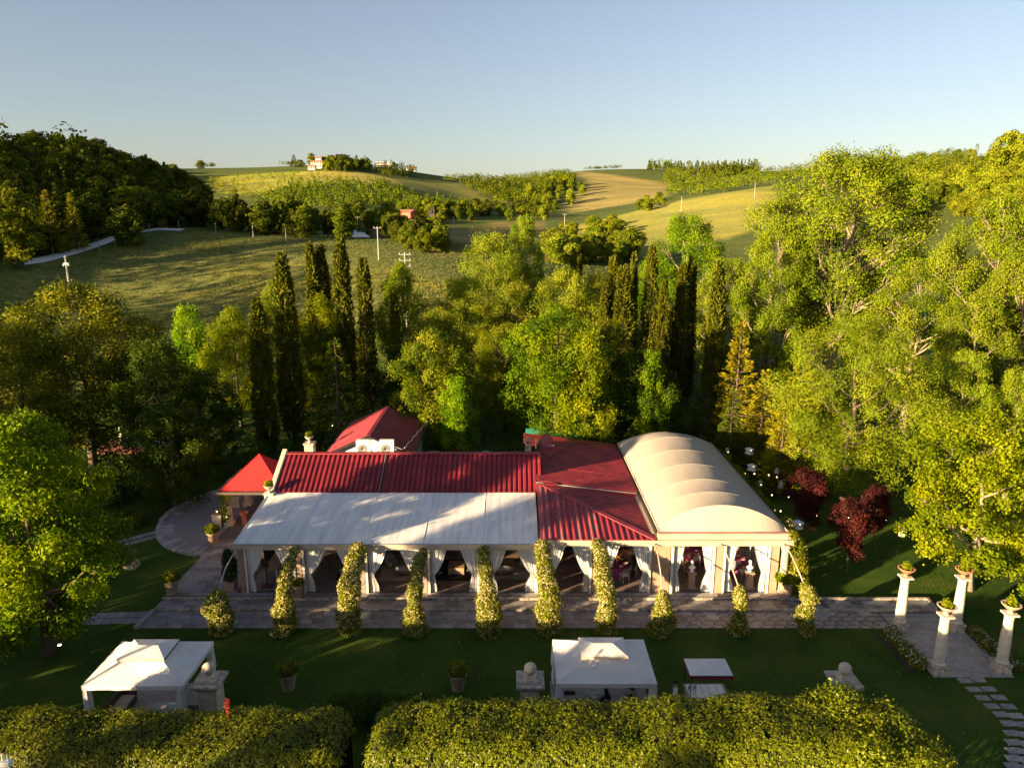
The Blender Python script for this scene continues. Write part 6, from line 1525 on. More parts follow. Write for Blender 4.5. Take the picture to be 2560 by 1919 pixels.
T('oak_tree', 'oak_a', 1225, 580, 82, 200, 'broad oak with light tips left of the right-hand cypresses', leafm='olive')
T('elm_tree', 'yellow', 866, 572, 84, 125, 'pale spiky tree behind the thin short cypress', leafm='yellow')
T('oak_tree', 'oak_b', 1090, 700, 70, 160, 'dark oak behind the acacia', leafm='oak')
T('oak_tree', 'oak_b', 1310, 690, 68, 150, 'oak behind the bright maple, under the cypresses', leafm='oak')
T('oak_tree', 'dark', 860, 745, 70, 110, 'dark shrubby tree at the gate behind the gabled house')
T('tamarisk', 'willow', 1290, 590, 105, 130, 'feathery grey-green tree at the field edge', leafm='olive')
T('poplar_tree', 'poplar_b', 1490, 465, 100, 210, 'round leafy poplar at the edge of the wheat field', leafm='bright')
T('poplar_tree', 'poplar_b', 1575, 560, 88, 170, 'poplar filling the gap behind the rightmost cypress')
T('poplar_tree', 'poplar_b', 1420, 560, 104, 160, 'poplar behind the right-hand cypresses', leafm='bright')
T('poplar_tree', 'poplar_a', 1840, 328, 82, 450, 'huge spreading poplar with pale branches, tallest in the picture')
T('poplar_tree', 'poplar_b', 1690, 470, 80, 190, 'left companion of the huge poplar')
T('poplar_tree', 'poplar_b', 2000, 560, 70, 230, 'dense poplar in front of the huge one, right of centre')
T('poplar_tree', 'poplar_a', 2190, 425, 66, 330, 'large poplar with white limbs at the right edge')
T('poplar_tree', 'poplar_b', 2120, 640, 58, 210, 'leafy poplar above the bright maple at the right edge')
T('poplar_tree', 'poplar_b', 2090, 760, 52, 190, 'low poplar crown behind the maple at the right edge', leafm='ash')
T('poplar_tree', 'poplar_b', 2225, 560, 60, 240, 'poplar cut by the right edge below the white limbs')
T('poplar_tree', 'poplar_b', 2215, 800, 50, 170, 'low poplar cut by the right edge behind the maple', leafm='ash')
T('ash_tree', 'ash', 1868, 688, 51, 385, 'broad feathery ash beyond the tent, over the plum trees')
plant_tree('maple_tree', 'maple', 27.0, 38.2, 0, 10.9, 9.6, 'yellow-green maple with forked trunk by the columns', rot=2.1)
def plum(px, py, h, w, label): x, y = on_z(px, py); plant_tree('plum_tree', 'plum', x, y, 0, h, w, label, group='purple plum trees')
plum(2116, 1432, 4.6, 3.4, 'purple-leaved plum wound with fairy lights, front one'); plum(2180, 1372, 4.4, 2.6, 'purple-leaved plum just behind the front one'); plum(2010, 1355, 5.0, 3.6, 'purple-leaved plum below the ash tree, nearest the tent')
# shrubs in the shaded garden
def shrub(name, x, y, h, w, lk, label, seed, L=.14, n=900):
    bl = [((.0, .0, h*.5), (w*.42, w*.42, h*.5))] + [((w*.28*math.cos(k*1.26+seed), w*.28*math.sin(k*1.26+seed), h*.42), (w*.26, w*.26, h*.36)) for k in range(5)]
    return brush(name, label, 'shrub', bl, int(n*.6), 5, L*1.2, L*.66, lk, seed, (x, y, 0), .1)
shrub('round_bush', 17.0, 56.5, 3.0, 5.2, 'dark', 'big round dark bush with lanterns in front, beyond the tent', 301, n=1600)
shrub('grey_bush', 9.5, 56.5, 3.2, 3.0, 'olive', 'grey-green bush peeping over the far end of the tent', 302)
shrub('round_bush', -22.0, 57.0, 3.4, 4.5, 'dark', 'round dark bush behind the kiosk', 303, n=1300)
shrub('round_bush', -17.5, 60.0, 3.2, 4.0, 'dark', 'round dark bush left of the gabled house', 304, n=1200)
shrub('red_shrub', -4.6, 55.5, 3.0, 2.6, 'red', 'reddish shrub right of the gabled house', 305); shrub('red_shrub', -1.0, 54.5, 2.6, 2.6, 'red', 'reddish-tipped shrub left of the chimney', 306)
shrub('round_bush', 30.5, 36.5, 1.5, 3.0, 'ash', 'low leafy bush at the foot of the maple', 307); shrub('round_bush', 33.5, 37.5, 1.6, 3.2, 'ash', 'low leafy bush at the far right edge', 308)
shrub('round_bush', -30.5, 52.0, 2.2, 4.0, 'dark', 'dark bush beside the forecourt kerb', 309); shrub('round_bush', -27.5, 47.0, 1.2, 2.0, 'oak', 'small lit bush at the forecourt kerb', 310)
shrub('round_bush', 2.0, 59.5, 2.6, 5, 'oak', 'bush behind the rear red roof', 311)
shrub('round_bush', -8.0, 64.0, 3.0, 6, 'dark', 'dark hedge bush behind the gabled house', 312); shrub('round_bush', 20.5, 57.0, 2.4, 3.4, 'yellow', 'lit yellow bush near the slender column', 313)
shrub('round_bush', 25, 60.0, 3.4, 7, 'dark', 'dark bank of shrubs under the ash', 314, n=1500); shrub('round_bush', 10, 64.0, 4, 9, 'dark', 'dark bank of shrubs behind the tent', 315, n=1800); shrub('round_bush', -30, 66.0, 4, 8, 'dark', 'dark bank of shrubs under the big oak', 316, n=1500)
# teal awning half hidden in the maple
t = thing('garden_awning', 'teal canvas awning half hidden under the bright maple', 'awning', (3.6, 58.0, 0)); MB().add([(-2.6,-.8,3.1),(2.6,-.8,3.1),(2.4,.9,3.7),(-2.4,.9,3.7),(-2.6,-.8,2.9),(2.6,-.8,2.9)], [(0,1,2,3),(4,5,1,0)]).build('canvas', mat('teal_canvas', (.02,.22,.18), .8, .1, 2), t)
for sx in (-1, 1): MB().tube([(sx*2.4, -.7, 0), (sx*2.4, -.7, 3.1)], .04, 6).build('post', M['galv'], t)
# wooden gate at the back
t = thing('garden_gate', 'brown garden gate at the back between dark trees', 'gate', (-12.3, 72, 0))
for sx in (-1, 1): MB().box(sx*.95-.12, sx*.95+.12, -.12, .12, 0, 3.0).build('post', M['wood'], t)
for k in range(7): MB().box(-.8+k*.23, -.62+k*.23, -.03, .03, .1, 2.7).build('board', M['wood_dark'], t)
structure(MB().prism([(-13.3, 60), (-11.9, 60), (-11.3, 71.5), (-13.3, 71.5)], -.05, .03).build('back_path', M['slab_b']))
# trees just outside the picture on the left: they throw the long evening shadows over lawn and roof
proto('pine', 275, 12.5, 8, 8.2, 30, 'dark', 800, 22, .24, .08, RND, (.2,.32), r0=.25, limbs=12, twigs=2, spread=.25, flat=.5, fork=.62)  # crown shaped high to shade the awning and leave the gazebo sunlit
for k, (x, y, h, w, key) in enumerate([(-33.5, 15.5, 12.6, 6.5, 'pine'), (-37, 23, 7.5, 7, 'oak_b'), (-44, 31, 8, 8, 'oak_a'), (-56, 38, 18, 9, 'oak_a'), (-60, 24, 12, 9, 'oak_a'), (-50, 34, 16, 9, 'oak_b'), (-31.5, 8, 8.4, 3.4, 'oak_b'), (-22, 10.5, 8.5, 2.8, 'oak_b'), (-14.5, 6, 8.6, 3.2, 'oak_b')]):
    plant_tree('pine_tree' if key == 'pine' else 'oak_tree', key, x, y, 0, h, w, 'tree standing left of the garden, outside the picture', group='trees left of the garden', rot=k*1.9)
bl = [((-30.5-k*.62, 13+k*1.15, 2.6+.4*math.sin(k*1.7)), (1.5, 1.3, 2.7)) for k in range(26)]
brush('shade_hedge', 'tall unseen hedge added at the left to shade the lawn', 'hedge', bl, 4200, 5, .40, .26, 'dark', 330, spread=.2, shell=.3)  # out-of-view hedge added to keep low sun off the left lawn
# ------------------------------------------------------------------ far country: woods, trees, houses, poles, road
proto('far_round', 401, 10, 9, .4, 16, 'far', 1700, 3, .58, .36, RND, (.30,.46), r0=.25, limbs=4, spread=.22, shell=.09)
proto('far_round2', 403, 10, 8, .4, 14, 'far', 1500, 3, .58, .36, OVAL, (.30,.46), r0=.25, limbs=4, spread=.22, shell=.09)
proto('far_tall', 405, 12, 6, .6, 14, 'far', 1400, 3, .55, .34, OVAL, (.34,.5), r0=.22, limbs=4, spread=.2, shell=.09)
conifer_proto('far_pine', 407, 12, 6.2, 'far_dark', 22, 9, 22, .62, .24, base=.6, droop=.12, upswing=.2)
cypress_proto('far_cypress', 409, 12, 2.4, 900, 'far_dark')
def scatter(poly, n, seed, near=95, mind=None):
    """positions spread over the land seen inside a polygon of survey marks"""
    rng = np.random.default_rng(seed); p = np.array(poly, float); out = []
    x0, y0 = p.min(0); x1, y1 = p.max(0); tries = 0
    while len(out) < n and tries < 40:
        vx = rng.uniform(x0, x1, n*2); vy = rng.uniform(y0, y1, n*2); k = in_poly(vx, vy, poly); hx, hy = ray_hits(vx[k], vy[k], near); ok = ~np.isnan(hx)
        for a, b in zip(hx[ok], hy[ok]):
            if mind is None or all((a-q[0])**2+(b-q[1])**2 > mind*mind for q in out): out.append((a, b))
            if len(out) >= n: break
        tries += 1
    return out
def individuals(pts, name, label, group, keys, hr, wr, lks, seed):
    r_ = random.Random(seed); zs = ground_z([p[0] for p in pts], [p[1] for p in pts]) if pts else []
    for (x, y), z in zip(pts, zs):
        h = r_.uniform(*hr); plant_tree(name, r_.choice(keys), x, y, float(z)-.3, h, h*r_.uniform(*wr), label, 'tree', group, r_.uniform(0, 6.28), r_.choice(lks))
# wooded hill on the left: the trees of its visible flank, one by one
hill_poly = [(0,345),(60,338),(150,340),(300,352),(370,378),(415,415),(425,450),(440,480),(500,489),(560,497),(640,508),(655,514),(500,503),(440,492),(330,495),(200,522),(60,562),(0,572)]
hp = scatter(hill_poly, 205, 51, 150, 4.0)
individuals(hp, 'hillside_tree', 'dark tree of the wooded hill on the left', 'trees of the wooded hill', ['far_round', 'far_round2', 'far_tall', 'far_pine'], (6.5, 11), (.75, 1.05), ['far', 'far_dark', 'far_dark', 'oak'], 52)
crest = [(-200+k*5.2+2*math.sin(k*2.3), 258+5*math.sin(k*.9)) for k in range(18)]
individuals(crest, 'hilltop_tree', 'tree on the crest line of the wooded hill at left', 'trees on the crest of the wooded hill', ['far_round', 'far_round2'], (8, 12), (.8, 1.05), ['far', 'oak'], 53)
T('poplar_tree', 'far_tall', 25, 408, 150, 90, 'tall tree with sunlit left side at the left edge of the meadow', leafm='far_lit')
T('conifer_tree', 'far_pine', 95, 412, 165, 60, 'sunlit conifer at the foot of the wooded hill', leafm='golden')
T('conifer_tree', 'far_pine', 150, 418, 170, 55, 'second sunlit conifer at the foot of the wooded hill', leafm='golden')
T('lone_tree', 'far_round', 268, 443, 176, 85, 'lone round tree leaning over the white path', leafm='far_dark')
# dark valley trees
individuals(scatter([(640,470),(760,462),(820,480),(770,518),(690,520),(600,505)], 34, 61, 190, 5), 'valley_tree', 'dark tree in the valley behind the meadow', 'dark valley trees behind the meadow', ['far_round', 'far_pine', 'far_tall'], (6, 9), (.65, .95), ['far_dark', 'far'], 62)
T('poplar_tree', 'far_tall', 838, 435, 300, 64, 'bright sunlit poplar left of the red farmhouse', leafm='far_lit'); T('poplar_tree', 'far_round2', 800, 455, 310, 50, 'dark tree beside the bright poplar left of the red farmhouse')
T('poplar_tree', 'far_tall', 908, 452, 285, 40, 'half bare poplar right of the red farmhouse', leafm='far_lit')
x, y, z0, h, w = at_v(930, 437, 283); t = thing('bare_tree', 'bare pale tree right of the red farmhouse', 'tree', (x, y, z0)); r_ = random.Random(3)
mb = MB().tube([(0, 0, 0), (.2, 0, h*.35), (.5, 0, h*.7)], [.5, .35, .15], 6)
for k in range(14): zz = h*r_.uniform(.25, .65); mb.tube([(.3, 0, zz), (.3+r_.uniform(-1.2, 1.2), 0, zz+h*.15), (.3+r_.uniform(-2, 2), 0, min(h, zz+h*r_.uniform(.25, .4)))], [.16, .11, .05], 4)
mb.build('trunk', M['barkpale'], t)
individuals(scatter([(830,500),(930,510),(985,548),(900,546),(850,520)], 26, 63, 170, 4), 'bank_bush', 'dark bush on the bank below the half bare poplar', 'bushes on the bank below the farmhouse', ['far_round', 'far_round2'], (4, 7), (.9, 1.3), ['far_dark', 'far', 'oak'], 64)
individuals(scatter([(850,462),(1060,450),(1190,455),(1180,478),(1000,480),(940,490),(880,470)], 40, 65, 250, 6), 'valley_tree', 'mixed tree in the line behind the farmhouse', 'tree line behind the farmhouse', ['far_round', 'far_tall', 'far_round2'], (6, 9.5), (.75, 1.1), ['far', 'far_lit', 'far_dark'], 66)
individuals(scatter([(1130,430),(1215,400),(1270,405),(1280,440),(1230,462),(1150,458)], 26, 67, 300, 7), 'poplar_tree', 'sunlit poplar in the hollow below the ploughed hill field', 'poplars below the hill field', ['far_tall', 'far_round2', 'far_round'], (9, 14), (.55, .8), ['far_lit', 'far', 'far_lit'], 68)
individuals(scatter([(1220,500),(1300,480),(1345,490),(1330,515),(1240,520)], 10, 69, 180, 6), 'field_bush', 'sunlit round bush in the field behind the cypresses', 'bushes in the field behind the cypresses', ['far_round', 'far_round2'], (5, 7), (1.0, 1.3), ['far_lit', 'far'], 70)
individuals(scatter([(1170,545),(1290,535),(1370,530),(1360,570),(1200,575)], 24, 71, 100, 4), 'thicket_bush', 'bush in the thicket at the foot of the wheat field', 'thicket below the wheat field', ['far_round', 'far_round2'], (5, 8), (1.0, 1.3), ['far', 'far_lit', 'olive'], 72)
individuals(scatter([(1360,450),(1420,430),(1445,440),(1400,462)], 8, 73, 300, 5), 'field_bush', 'bush in the hollow of the wheat field', 'bushes in the hollow of the wheat field', ['far_round'], (5, 7), (.9, 1.2), ['far_lit', 'far'], 74)
individuals(scatter([(2020,395),(2212,372),(2212,345),(2060,352),(1990,372)], 40, 75, 200, 6), 'hill_tree', 'round tree on the sunny hill at right', 'trees of the sunny hill at right', ['far_round', 'far_round2'], (6, 9), (.9, 1.15), ['far_lit', 'far_lit', 'far'], 76)
for k, (vx, vt) in enumerate([(2048,318),(2066,322),(2085,318),(2112,308),(2142,309),(2120,330),(2160,325)]): T('cypress_tree', 'far_cypress', vx, vt, 430+k*4, 14, 'small pointed cypress on the sunny hill at right', group='cypresses on the sunny hill')
T('plane_tree', 'far_round', 2190, 282, 400, 90, 'tall round tree at the top right corner of the hills', leafm='far_lit')
individuals(scatter([(1880,400),(2060,395),(2100,430),(1950,480),(1850,440)], 24, 77, 200, 6), 'hill_tree', 'sunlit tree on the slope behind the big poplars', 'trees behind the big poplars', ['far_round', 'far_round2'], (6, 10), (.9, 1.15), ['far_lit', 'far'], 78)
individuals(scatter([(2030,420),(2212,402),(2212,520),(2080,520)], 30, 79, 120, 6), 'hill_tree', 'sunlit tree on the slope above the right-edge poplar', 'trees above the right-edge poplar', ['far_round', 'far_round2'], (6, 10), (.9, 1.15), ['far_lit', 'far_lit', 'far'], 80)
# woods that read as one mass
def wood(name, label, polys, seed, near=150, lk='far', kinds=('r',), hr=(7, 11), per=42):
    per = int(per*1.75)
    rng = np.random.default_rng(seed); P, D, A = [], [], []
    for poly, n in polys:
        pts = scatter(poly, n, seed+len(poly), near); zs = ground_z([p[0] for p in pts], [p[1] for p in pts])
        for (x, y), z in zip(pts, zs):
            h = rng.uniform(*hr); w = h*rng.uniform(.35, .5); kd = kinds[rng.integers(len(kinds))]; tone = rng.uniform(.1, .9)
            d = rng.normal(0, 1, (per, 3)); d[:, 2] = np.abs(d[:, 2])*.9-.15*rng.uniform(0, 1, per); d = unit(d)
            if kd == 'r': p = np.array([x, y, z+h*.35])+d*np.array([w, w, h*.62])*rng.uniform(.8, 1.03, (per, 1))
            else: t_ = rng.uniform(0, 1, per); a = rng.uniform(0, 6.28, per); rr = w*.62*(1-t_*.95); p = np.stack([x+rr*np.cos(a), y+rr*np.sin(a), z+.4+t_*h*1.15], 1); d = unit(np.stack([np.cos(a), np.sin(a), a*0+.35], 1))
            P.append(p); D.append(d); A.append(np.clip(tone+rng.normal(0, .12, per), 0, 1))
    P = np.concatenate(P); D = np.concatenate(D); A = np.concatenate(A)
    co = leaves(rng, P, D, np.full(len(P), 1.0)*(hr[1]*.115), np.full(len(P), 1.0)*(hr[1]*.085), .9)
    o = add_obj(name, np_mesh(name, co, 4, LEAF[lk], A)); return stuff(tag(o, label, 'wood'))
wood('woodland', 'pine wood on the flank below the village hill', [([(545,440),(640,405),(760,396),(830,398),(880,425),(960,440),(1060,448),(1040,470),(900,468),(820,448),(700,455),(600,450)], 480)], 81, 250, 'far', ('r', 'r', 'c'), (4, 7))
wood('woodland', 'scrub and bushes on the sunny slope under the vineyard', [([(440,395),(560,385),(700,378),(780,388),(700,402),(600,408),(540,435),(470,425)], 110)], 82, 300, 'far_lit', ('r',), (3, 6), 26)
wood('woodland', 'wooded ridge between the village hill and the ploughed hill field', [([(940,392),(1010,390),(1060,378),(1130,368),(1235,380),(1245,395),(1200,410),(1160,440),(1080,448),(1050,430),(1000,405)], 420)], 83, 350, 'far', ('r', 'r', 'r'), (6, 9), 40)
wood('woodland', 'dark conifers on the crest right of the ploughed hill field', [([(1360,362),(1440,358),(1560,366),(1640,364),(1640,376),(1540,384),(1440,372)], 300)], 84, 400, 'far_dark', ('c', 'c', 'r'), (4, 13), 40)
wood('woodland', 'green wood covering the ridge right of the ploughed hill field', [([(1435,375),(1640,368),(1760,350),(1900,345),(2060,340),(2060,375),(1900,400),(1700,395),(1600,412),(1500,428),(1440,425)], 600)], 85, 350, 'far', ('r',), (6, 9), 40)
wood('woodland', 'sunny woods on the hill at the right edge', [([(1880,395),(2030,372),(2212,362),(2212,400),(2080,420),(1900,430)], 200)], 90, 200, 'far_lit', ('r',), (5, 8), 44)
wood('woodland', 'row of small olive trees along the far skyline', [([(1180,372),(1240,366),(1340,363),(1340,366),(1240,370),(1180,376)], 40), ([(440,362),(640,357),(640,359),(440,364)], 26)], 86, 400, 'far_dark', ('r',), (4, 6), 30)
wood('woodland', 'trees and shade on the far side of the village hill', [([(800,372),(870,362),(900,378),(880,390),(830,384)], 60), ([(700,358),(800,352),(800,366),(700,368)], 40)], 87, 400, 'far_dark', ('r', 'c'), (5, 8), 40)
def plan_wood(name, label, pts, seed, hr, lk, per):
    rng = np.random.default_rng(seed); P, D = [], []; zs = ground_z([p[0] for p in pts], [p[1] for p in pts])
    for (x, y), z in zip(pts, zs):
        h = rng.uniform(*hr); d = unit(rng.normal(0, 1, (per, 3))); P.append(np.array([x, y, z+h*.5])+d*np.array([h*.42, h*.42, h*.5])*rng.uniform(.7, 1.02, (per, 1))); D.append(d)
    P = np.concatenate(P); D = np.concatenate(D); return stuff(tag(add_obj(name, np_mesh(name, leaves(rng, P, D, 1.3, .9, .9), 4, LEAF[lk], rng.uniform(0, 1, len(P)))), label, 'wood'))
plan_wood('woodland', 'wood on the hill beyond the left edge of the picture', [(-150-30*math.cos(k*1.9)-(k % 5)*14, 60+k*4.3) for k in range(44)] + [(-118-(k % 4)*9, 34+k*3.2) for k in range(20)] + [(-205-(k % 4)*16+3*math.sin(k), 112+k*3.3) for k in range(46)], 89, (13, 19), 'far_dark', 160)
wood('woodland', 'continuous wood under the trees of the left hill', [(hill_poly, 380)], 88, 150, 'far_dark', ('r', 'r', 'c'), (6, 10), 40)
# undergrowth between the garden trees
def carpet(name, label, region, n, seed, hr, lk, L, per=30, zf=None):
    rng = np.random.default_rng(seed); x0, x1, y0, y1 = region; X = rng.uniform(x0, x1, n); Y = rng.uniform(y0, y1, n); Z = ground_z(X, Y); P, D = [], []
    if zf is not None: kk = zf(X, Y); X, Y, Z = X[kk], Y[kk], Z[kk]
    for x, y, z in zip(X, Y, Z):
        h = rng.uniform(*hr); d = rng.normal(0, 1, (per, 3)); d[:, 2] = np.abs(d[:, 2]); d = unit(d); P.append(np.array([x, y, max(z, 0)])+d*np.array([h*.8, h*.8, h])*rng.uniform(.75, 1.05, (per, 1))); D.append(d)
    P = np.concatenate(P); D = np.concatenate(D); o = add_obj(name, np_mesh(name, leaves(rng, P, D, L, L*.55, .8), 4, LEAF[lk], np.clip(.5+rng.normal(0, .2, len(P)), 0, 1)))
    return stuff(tag(o, label, 'undergrowth'))
carpet('undergrowth', 'dark undergrowth between the trees behind the pavilion', (-50, 62, 66, 98), 420, 91, (1.2, 3.2), 'dark', .42, 40, lambda X, Y: ~((np.abs(X+12) < 2) & (Y < 72)))
carpet('undergrowth', 'shrubby edge of the meadow behind the garden', (-60, 20, 98, 116), 160, 92, (.8, 2.2), 'yellow', .34, 34)
carpet('undergrowth', 'dark undergrowth under the trees at the left', (-62, -30, 44, 66), 160, 93, (.8, 2.0), 'dark', .34, 34)
# meadow: tall grass and yellow broom in drifts
def meadow():
    rng = np.random.default_rng(95); n = 26000; X = rng.uniform(-150, 60, n); Y = rng.uniform(104, 200, n); k = (X > -Y*.86) & (X < 10+.2*(Y-100)); X, Y = X[k], Y[k]
    pth = marks_plan([(40,575),(150,556),(300,515),(440,497)]); keep = np.ones(len(X), bool)
    for i in range(len(pth)-1):
        a, b = np.array(pth[i]), np.array(pth[i+1]); ab = b-a; t_ = np.clip(((X-a[0])*ab[0]+(Y-a[1])*ab[1])/(ab@ab), 0, 1); dd = np.hypot(X-a[0]-t_*ab[0], Y-a[1]-t_*ab[1]); keep &= dd > 3.0
    X, Y = X[keep], Y[keep]; Z = ground_z(X, Y); n = len(X)
    drift = np.sin(X*.055+np.sin(Y*.09)*1.5)*np.cos(Y*.12+X*.02)+.45*np.sin(X*.21+Y*.13)
    per = 3; P = np.repeat(np.stack([X, Y, Z], 1), per, 0)+np.concatenate([rng.normal(0, .35, (n*per, 2)), np.zeros((n*per, 1))], 1); dr = np.repeat(drift, per)
    d = unit(np.stack([rng.normal(0, .45, n*per), rng.normal(0, .45, n*per), np.ones(n*per)], 1)); hh = (.22+.28*np.clip(dr, 0, 1))*rng.uniform(.5, 1.3, n*per)
    w = rng.normal(0, 1, (n*per, 3)); w[:, 2] = 0; w = unit(w)*.06
    co = np.stack([P-w, P+w, P+d*hh[:, None]+w*1.2, P+d*hh[:, None]-w*1.2], 1).reshape(-1, 3)
    m = leaf_mat('meadow_grass', (.075, .108, .030), (.115, .142, .040), (.220, .190, .020), .25, rough=.9, spec=.1)
    a = np.clip(.40+dr*.26+rng.normal(0, .10, n*per), 0, 1)
    stuff(tag(add_obj('meadow_grass', np_mesh('meadow_grass', co, 4, m, a)), 'tall meadow grass with drifts of yellow flowers', 'grass'))
meadow()
# white road along the wooded hill, and its far bend
def road(name, marks, w, mk, lift=.18):
    pts = [p for p in marks_plan(marks)]; P = []
    for i in range(len(pts)-1):
        for k in range(8): f = k/8; P.append((pts[i][0]*(1-f)+pts[i+1][0]*f, pts[i][1]*(1-f)+pts[i+1][1]*f))
    P.append(pts[-1]); mb = MB(); vs_ = []
    for i, p in enumerate(P):
        q = P[min(i+1, len(P)-1)]; o_ = P[max(i-1, 0)]; d = Vector((q[0]-o_[0], q[1]-o_[1], 0)).normalized(); s_ = Vector((-d.y, d.x, 0))*w/2
        for sg in (1, -1): xx, yy = p[0]+s_.x*sg, p[1]+s_.y*sg; vs_.append((xx, yy, gz(xx, yy)+lift))
    mb.add(vs_, [(2*i, 2*i+1, 2*i+3, 2*i+2) for i in range(len(P)-1)]); return structure(mb.build(name, M[mk], smooth=True))
M['gravel'] = mat('pale_gravel', (.72, .69, .64), .95, .1, .8, .3, 3)
M['soilbank'] = mat('bare_earth_bank', (.20, .14, .085), .95, .3, .5, .3, 3)
road('gravel_road', [(30,577),(80,566),(150,553),(210,536),(265,519),(300,510),(345,503),(395,499)], 3.6, 'gravel')
road('gravel_road', [(768,500),(772,508),(782,520)], 4.5, 'gravel', .4)
def fence():
    r_ = random.Random(5)
    for vx, vt, vb, D in [(118,533,569,160),(175,521,556,166),(215,514,546,170),(250,507,538,173),(268,502,528,176),(325,488,510,188),(388,483,504,193),(467,489,510,190),(547,494,513,188),(618,501,520,186)]:
        x, y, z = on_y(vx*K, vb*K, D); z0 = gz(x, y); h = 2.9
        t = thing('fence_post', 'thin grey metal post of the fence along the meadow edge', 'post', (x, y, z0), 0, 'fence posts along the meadow'); MB().tube([(0, 0, -.2), (0, 0, h)], .045, 6).build('shaft', M['galv'], t); MB().box(-.1, .1, -.1, .1, h, h+.08).build('cap', M['galv'], t)
fence()
# power poles
def pole(vx, vt, D, h, label, arms=1, mk='concrete', r_=.12):
    x, y, zt = on_y(vx*K, vt*K, D); z0 = gz(x, y); h = max(h, zt-z0)
    t = thing('power_pole', label, 'power pole', (x, y, zt-h), 0, 'power poles'); MB().tube([(0, 0, 0), (0, 0, h)], [r_*1.25, r_*.75], 8).build('shaft', M[mk], t)
    for k in range(arms):
        z = h-.35-k*.9; MB().box(-.9, .9, -.05, .05, z-.05, z+.05).build('crossarm', M['galv'], t)
        for xx in (-.8, 0, .8): MB().lathe([(.05, 0), (.10, .06), (.05, .14), (.09, .2), (.03, .3)], 8).build('insulator', M['concrete'], t, loc=(xx, 0, z+.07))
    return Vector((x, y, zt))
p1 = pole(141, 556, 132, 9.5, 'pale concrete pole with white insulators above the big oak', 0, 'concrete', .2)
t = thing('lamp_head', 'cluster of white lamps on the pale concrete pole above the oak', 'lamp', tuple(p1)); MB().ball((0, 0, .1), .26, 10, 7).build('globe', M['acwhite'], t, smooth=True); MB().box(-.5, .5, -.15, .15, -1.3, -1.0).build('bracket', M['acwhite'], t); MB().ball((-.45, 0, -1.4), .22, 8, 6).build('globe', M['acwhite'], t, smooth=True); MB().ball((.45, 0, -1.4), .22, 8, 6).build('globe', M['acwhite'], t, smooth=True)
p2 = pole(815, 489, 163, 9.5, 'grey pole with one crossarm standing in the meadow', 1); p3 = pole(874, 545, 112, 8, 'white pole top with three crossarms behind the pale spiky tree', 3, 'concrete', .12)
p4 = pole(772, 467, 240, 10, 'pole with one crossarm beside the far road', 1); p5 = pole(752, 450, 300, 11, 'small distant pole behind the far road', 1); p6 = pole(740, 440, 330, 11, 'thin distant pole before the pine wood', 0)
p7 = pole(1220, 462, 330, 10, 'lone pole in the field right of the poplar twigs', 1); p8 = pole(1632, 395, 400, 12, 'lone pole on the brow of the wheat field', 0); p9 = pole(980, 468, 330, 9, 'pole at the edge of the brown valley field', 0); p10 = pole(1473, 425, 380, 11, 'pole in the middle of the wheat field', 0)
def wire(a, b, label):
    pts = [a.lerp(b, k/12)-Vector((0, 0, 2.2*4*(k/12)*(1-k/12))) for k in range(13)]; o = MB().tube(pts, .03, 4).build('power_line', M['rubber']); tag(o, label, 'wire', 'power lines')
wire(p2, p4, 'sagging wire from the meadow pole to the far road pole'); wire(p3, p2, 'sagging wire from the white pole top to the meadow pole'); wire(p9, p7, 'sagging wire across the valley field')
# houses
def house(name, label, vx, vbase, D, w, d, h, wallm, roofm, floors=2, cols=3, flat=False, rot=0.0, roofh=1.6):
    x, y, z = on_y(vx*K, vbase*K, D); z0 = gz(x, y)
    t = thing(name, label, 'house', (x, y, z0), rot); H = h+(z-z0 if z > z0 else 0); b0 = H-h
    MB().box(-w/2, w/2, 0, d, -2, H).build('wall', wallm, t)
    if flat:
        MB().box(-w/2-.8, w/2+.8, -1.6, d+.3, H, H+.35).build('roof', roofm, t); MB().box(-w/2-.5, w/2+.5, -1.5, -.02, b0+h*.42, b0+h*.5).build('balcony', roofm, t)
    else:
        MB().add([(-w/2-.5,-.5,H),(w/2+.5,-.5,H),(w/2+.5,d+.5,H),(-w/2-.5,d+.5,H),(-w/2-.5,d/2,H+roofh),(w/2+.5,d/2,H+roofh)], [(0,1,5,4),(2,3,4,5),(3,0,4),(1,2,5),(3,2,1,0)]).build('roof', roofm, t)
    for f in range(floors):
        for c in range(cols):
            xx = -w/2+w*(c+.5)/cols; zz = b0+h*(f+.35)/floors
            o = MB().box(xx-.5, xx+.5, -.06, -.005, zz, zz+1.3).build('window', M['acgrey'], t); MB().box(xx-.42, xx+.42, -.09, -.062, zz+.08, zz+1.22).build('pane', M['black'], o)
    return t
brick = mat('salmon_red_render', (.50, .13, .075), .85, .12, .6); tile = mat('terracotta_roof_tiles', (.30, .13, .07), .85, .25, .8); wht = mat('white_farmhouse_render', (.50, .46, .41), .85, .1, .5)
house('farmhouse', 'salmon-red farmhouse in the valley', 872, 487, 405, 8.5, 9, 6.6, brick, tile, 2, 2, rot=R(-18))
house('shed', 'small white lean-to right of the salmon farmhouse', 884, 487, 402, 3.4, 3, 2.6, wht, M['acwhite'], 1, 1, roofh=.7)
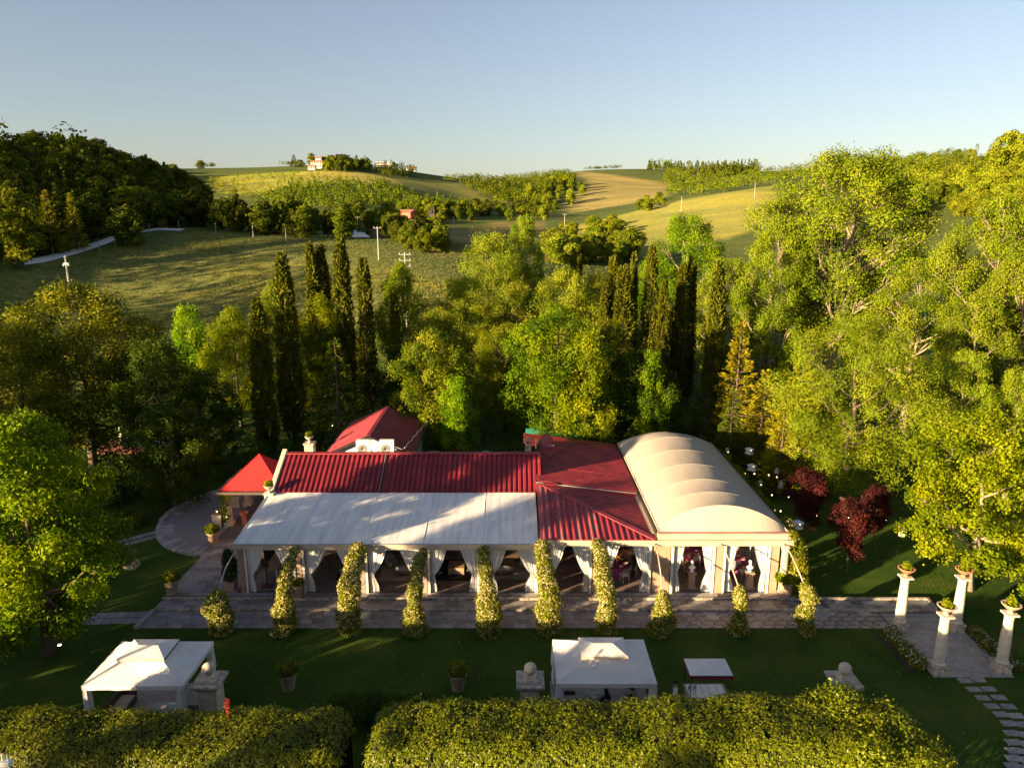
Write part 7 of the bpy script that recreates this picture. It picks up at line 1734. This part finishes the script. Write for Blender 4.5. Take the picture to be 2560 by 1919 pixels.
house('villa', 'cream villa with red tiled roof on the hilltop', 684, 363, 640, 9.5, 8, 5, wht, tile, 2, 4); house('villa_tower', 'upper storey of the hilltop villa with small tiled roof', 688, 355, 645, 5, 5, 5, wht, tile, 1, 2)
house('villa', 'low cream villa wing below the tiled one', 673, 367, 630, 6, 5, 2.6, wht, tile, 1, 3); house('modern_house', 'flat-roofed white modern house on the hilltop', 830, 362, 700, 15, 8, 4.6, wht, wht, 2, 4, flat=True)
house('farmhouse', 'tiny pale house half hidden below the modern one', 888, 375, 740, 9, 7, 4, wht, tile, 1, 2)
for vx, vt, k, lk, lab, wv in [(634,334,'far_pine','far_dark','dark fir left of the hilltop villa',20),(672,331,'far_tall','far_lit','pale tree behind the hilltop villa',24),(648,345,'far_round','far','round tree left of the hilltop villa',20),(740,333,'far_round','far_dark','broad dark tree right of the hilltop villa',50),(715,335,'far_round2','far_lit','light tree right of the hilltop villa',40),(770,335,'far_pine','far_dark','dark fir right of the hilltop trees',20),(432,346,'far_round','far','lone tree at the left end of the vineyard crest',20),(845,349,'far_round2','far_dark','dark tree behind the flat-roofed house',30)]:
    T('hilltop_tree', k, vx, vt, 655 if vx < 800 else 715, wv, lab, leafm=lk)
individuals(scatter([(690,362),(790,360),(800,372),(700,374)], 14, 97, 400, 6), 'hilltop_tree', 'garden tree below the hilltop villa', 'garden trees of the hilltop', ['far_round', 'far_tall'], (6, 10), (.7, 1.0), ['far', 'far_lit', 'far_dark'], 98)
# pool terrace glimpsed through the oaks at the left
t = thing('pool_terrace', 'terrace with red paving and white parasols glimpsed through the oaks', 'terrace', (-34.5, 66, .0)); MB().box(-5, 4, -3, 3, 0, .15).build('floor', mat('red_paving', (.32, .11, .08), .8, .15, 1), t); MB().box(-1.5, 3.5, -1.2, 1.2, .151, .18).build('water', mat('pool_water', (.10, .32, .48), .1, .1, 2), t)
for k, (x_, y_) in enumerate([(-3.4, 0), (1.2, 2.2)]): MB().lathe([(.35, .15), (.22, .6), (.2, 2.6), (.3, 3.0)], 12).build('folded_parasol', M['curtain'], t, loc=(x_, y_, 0))
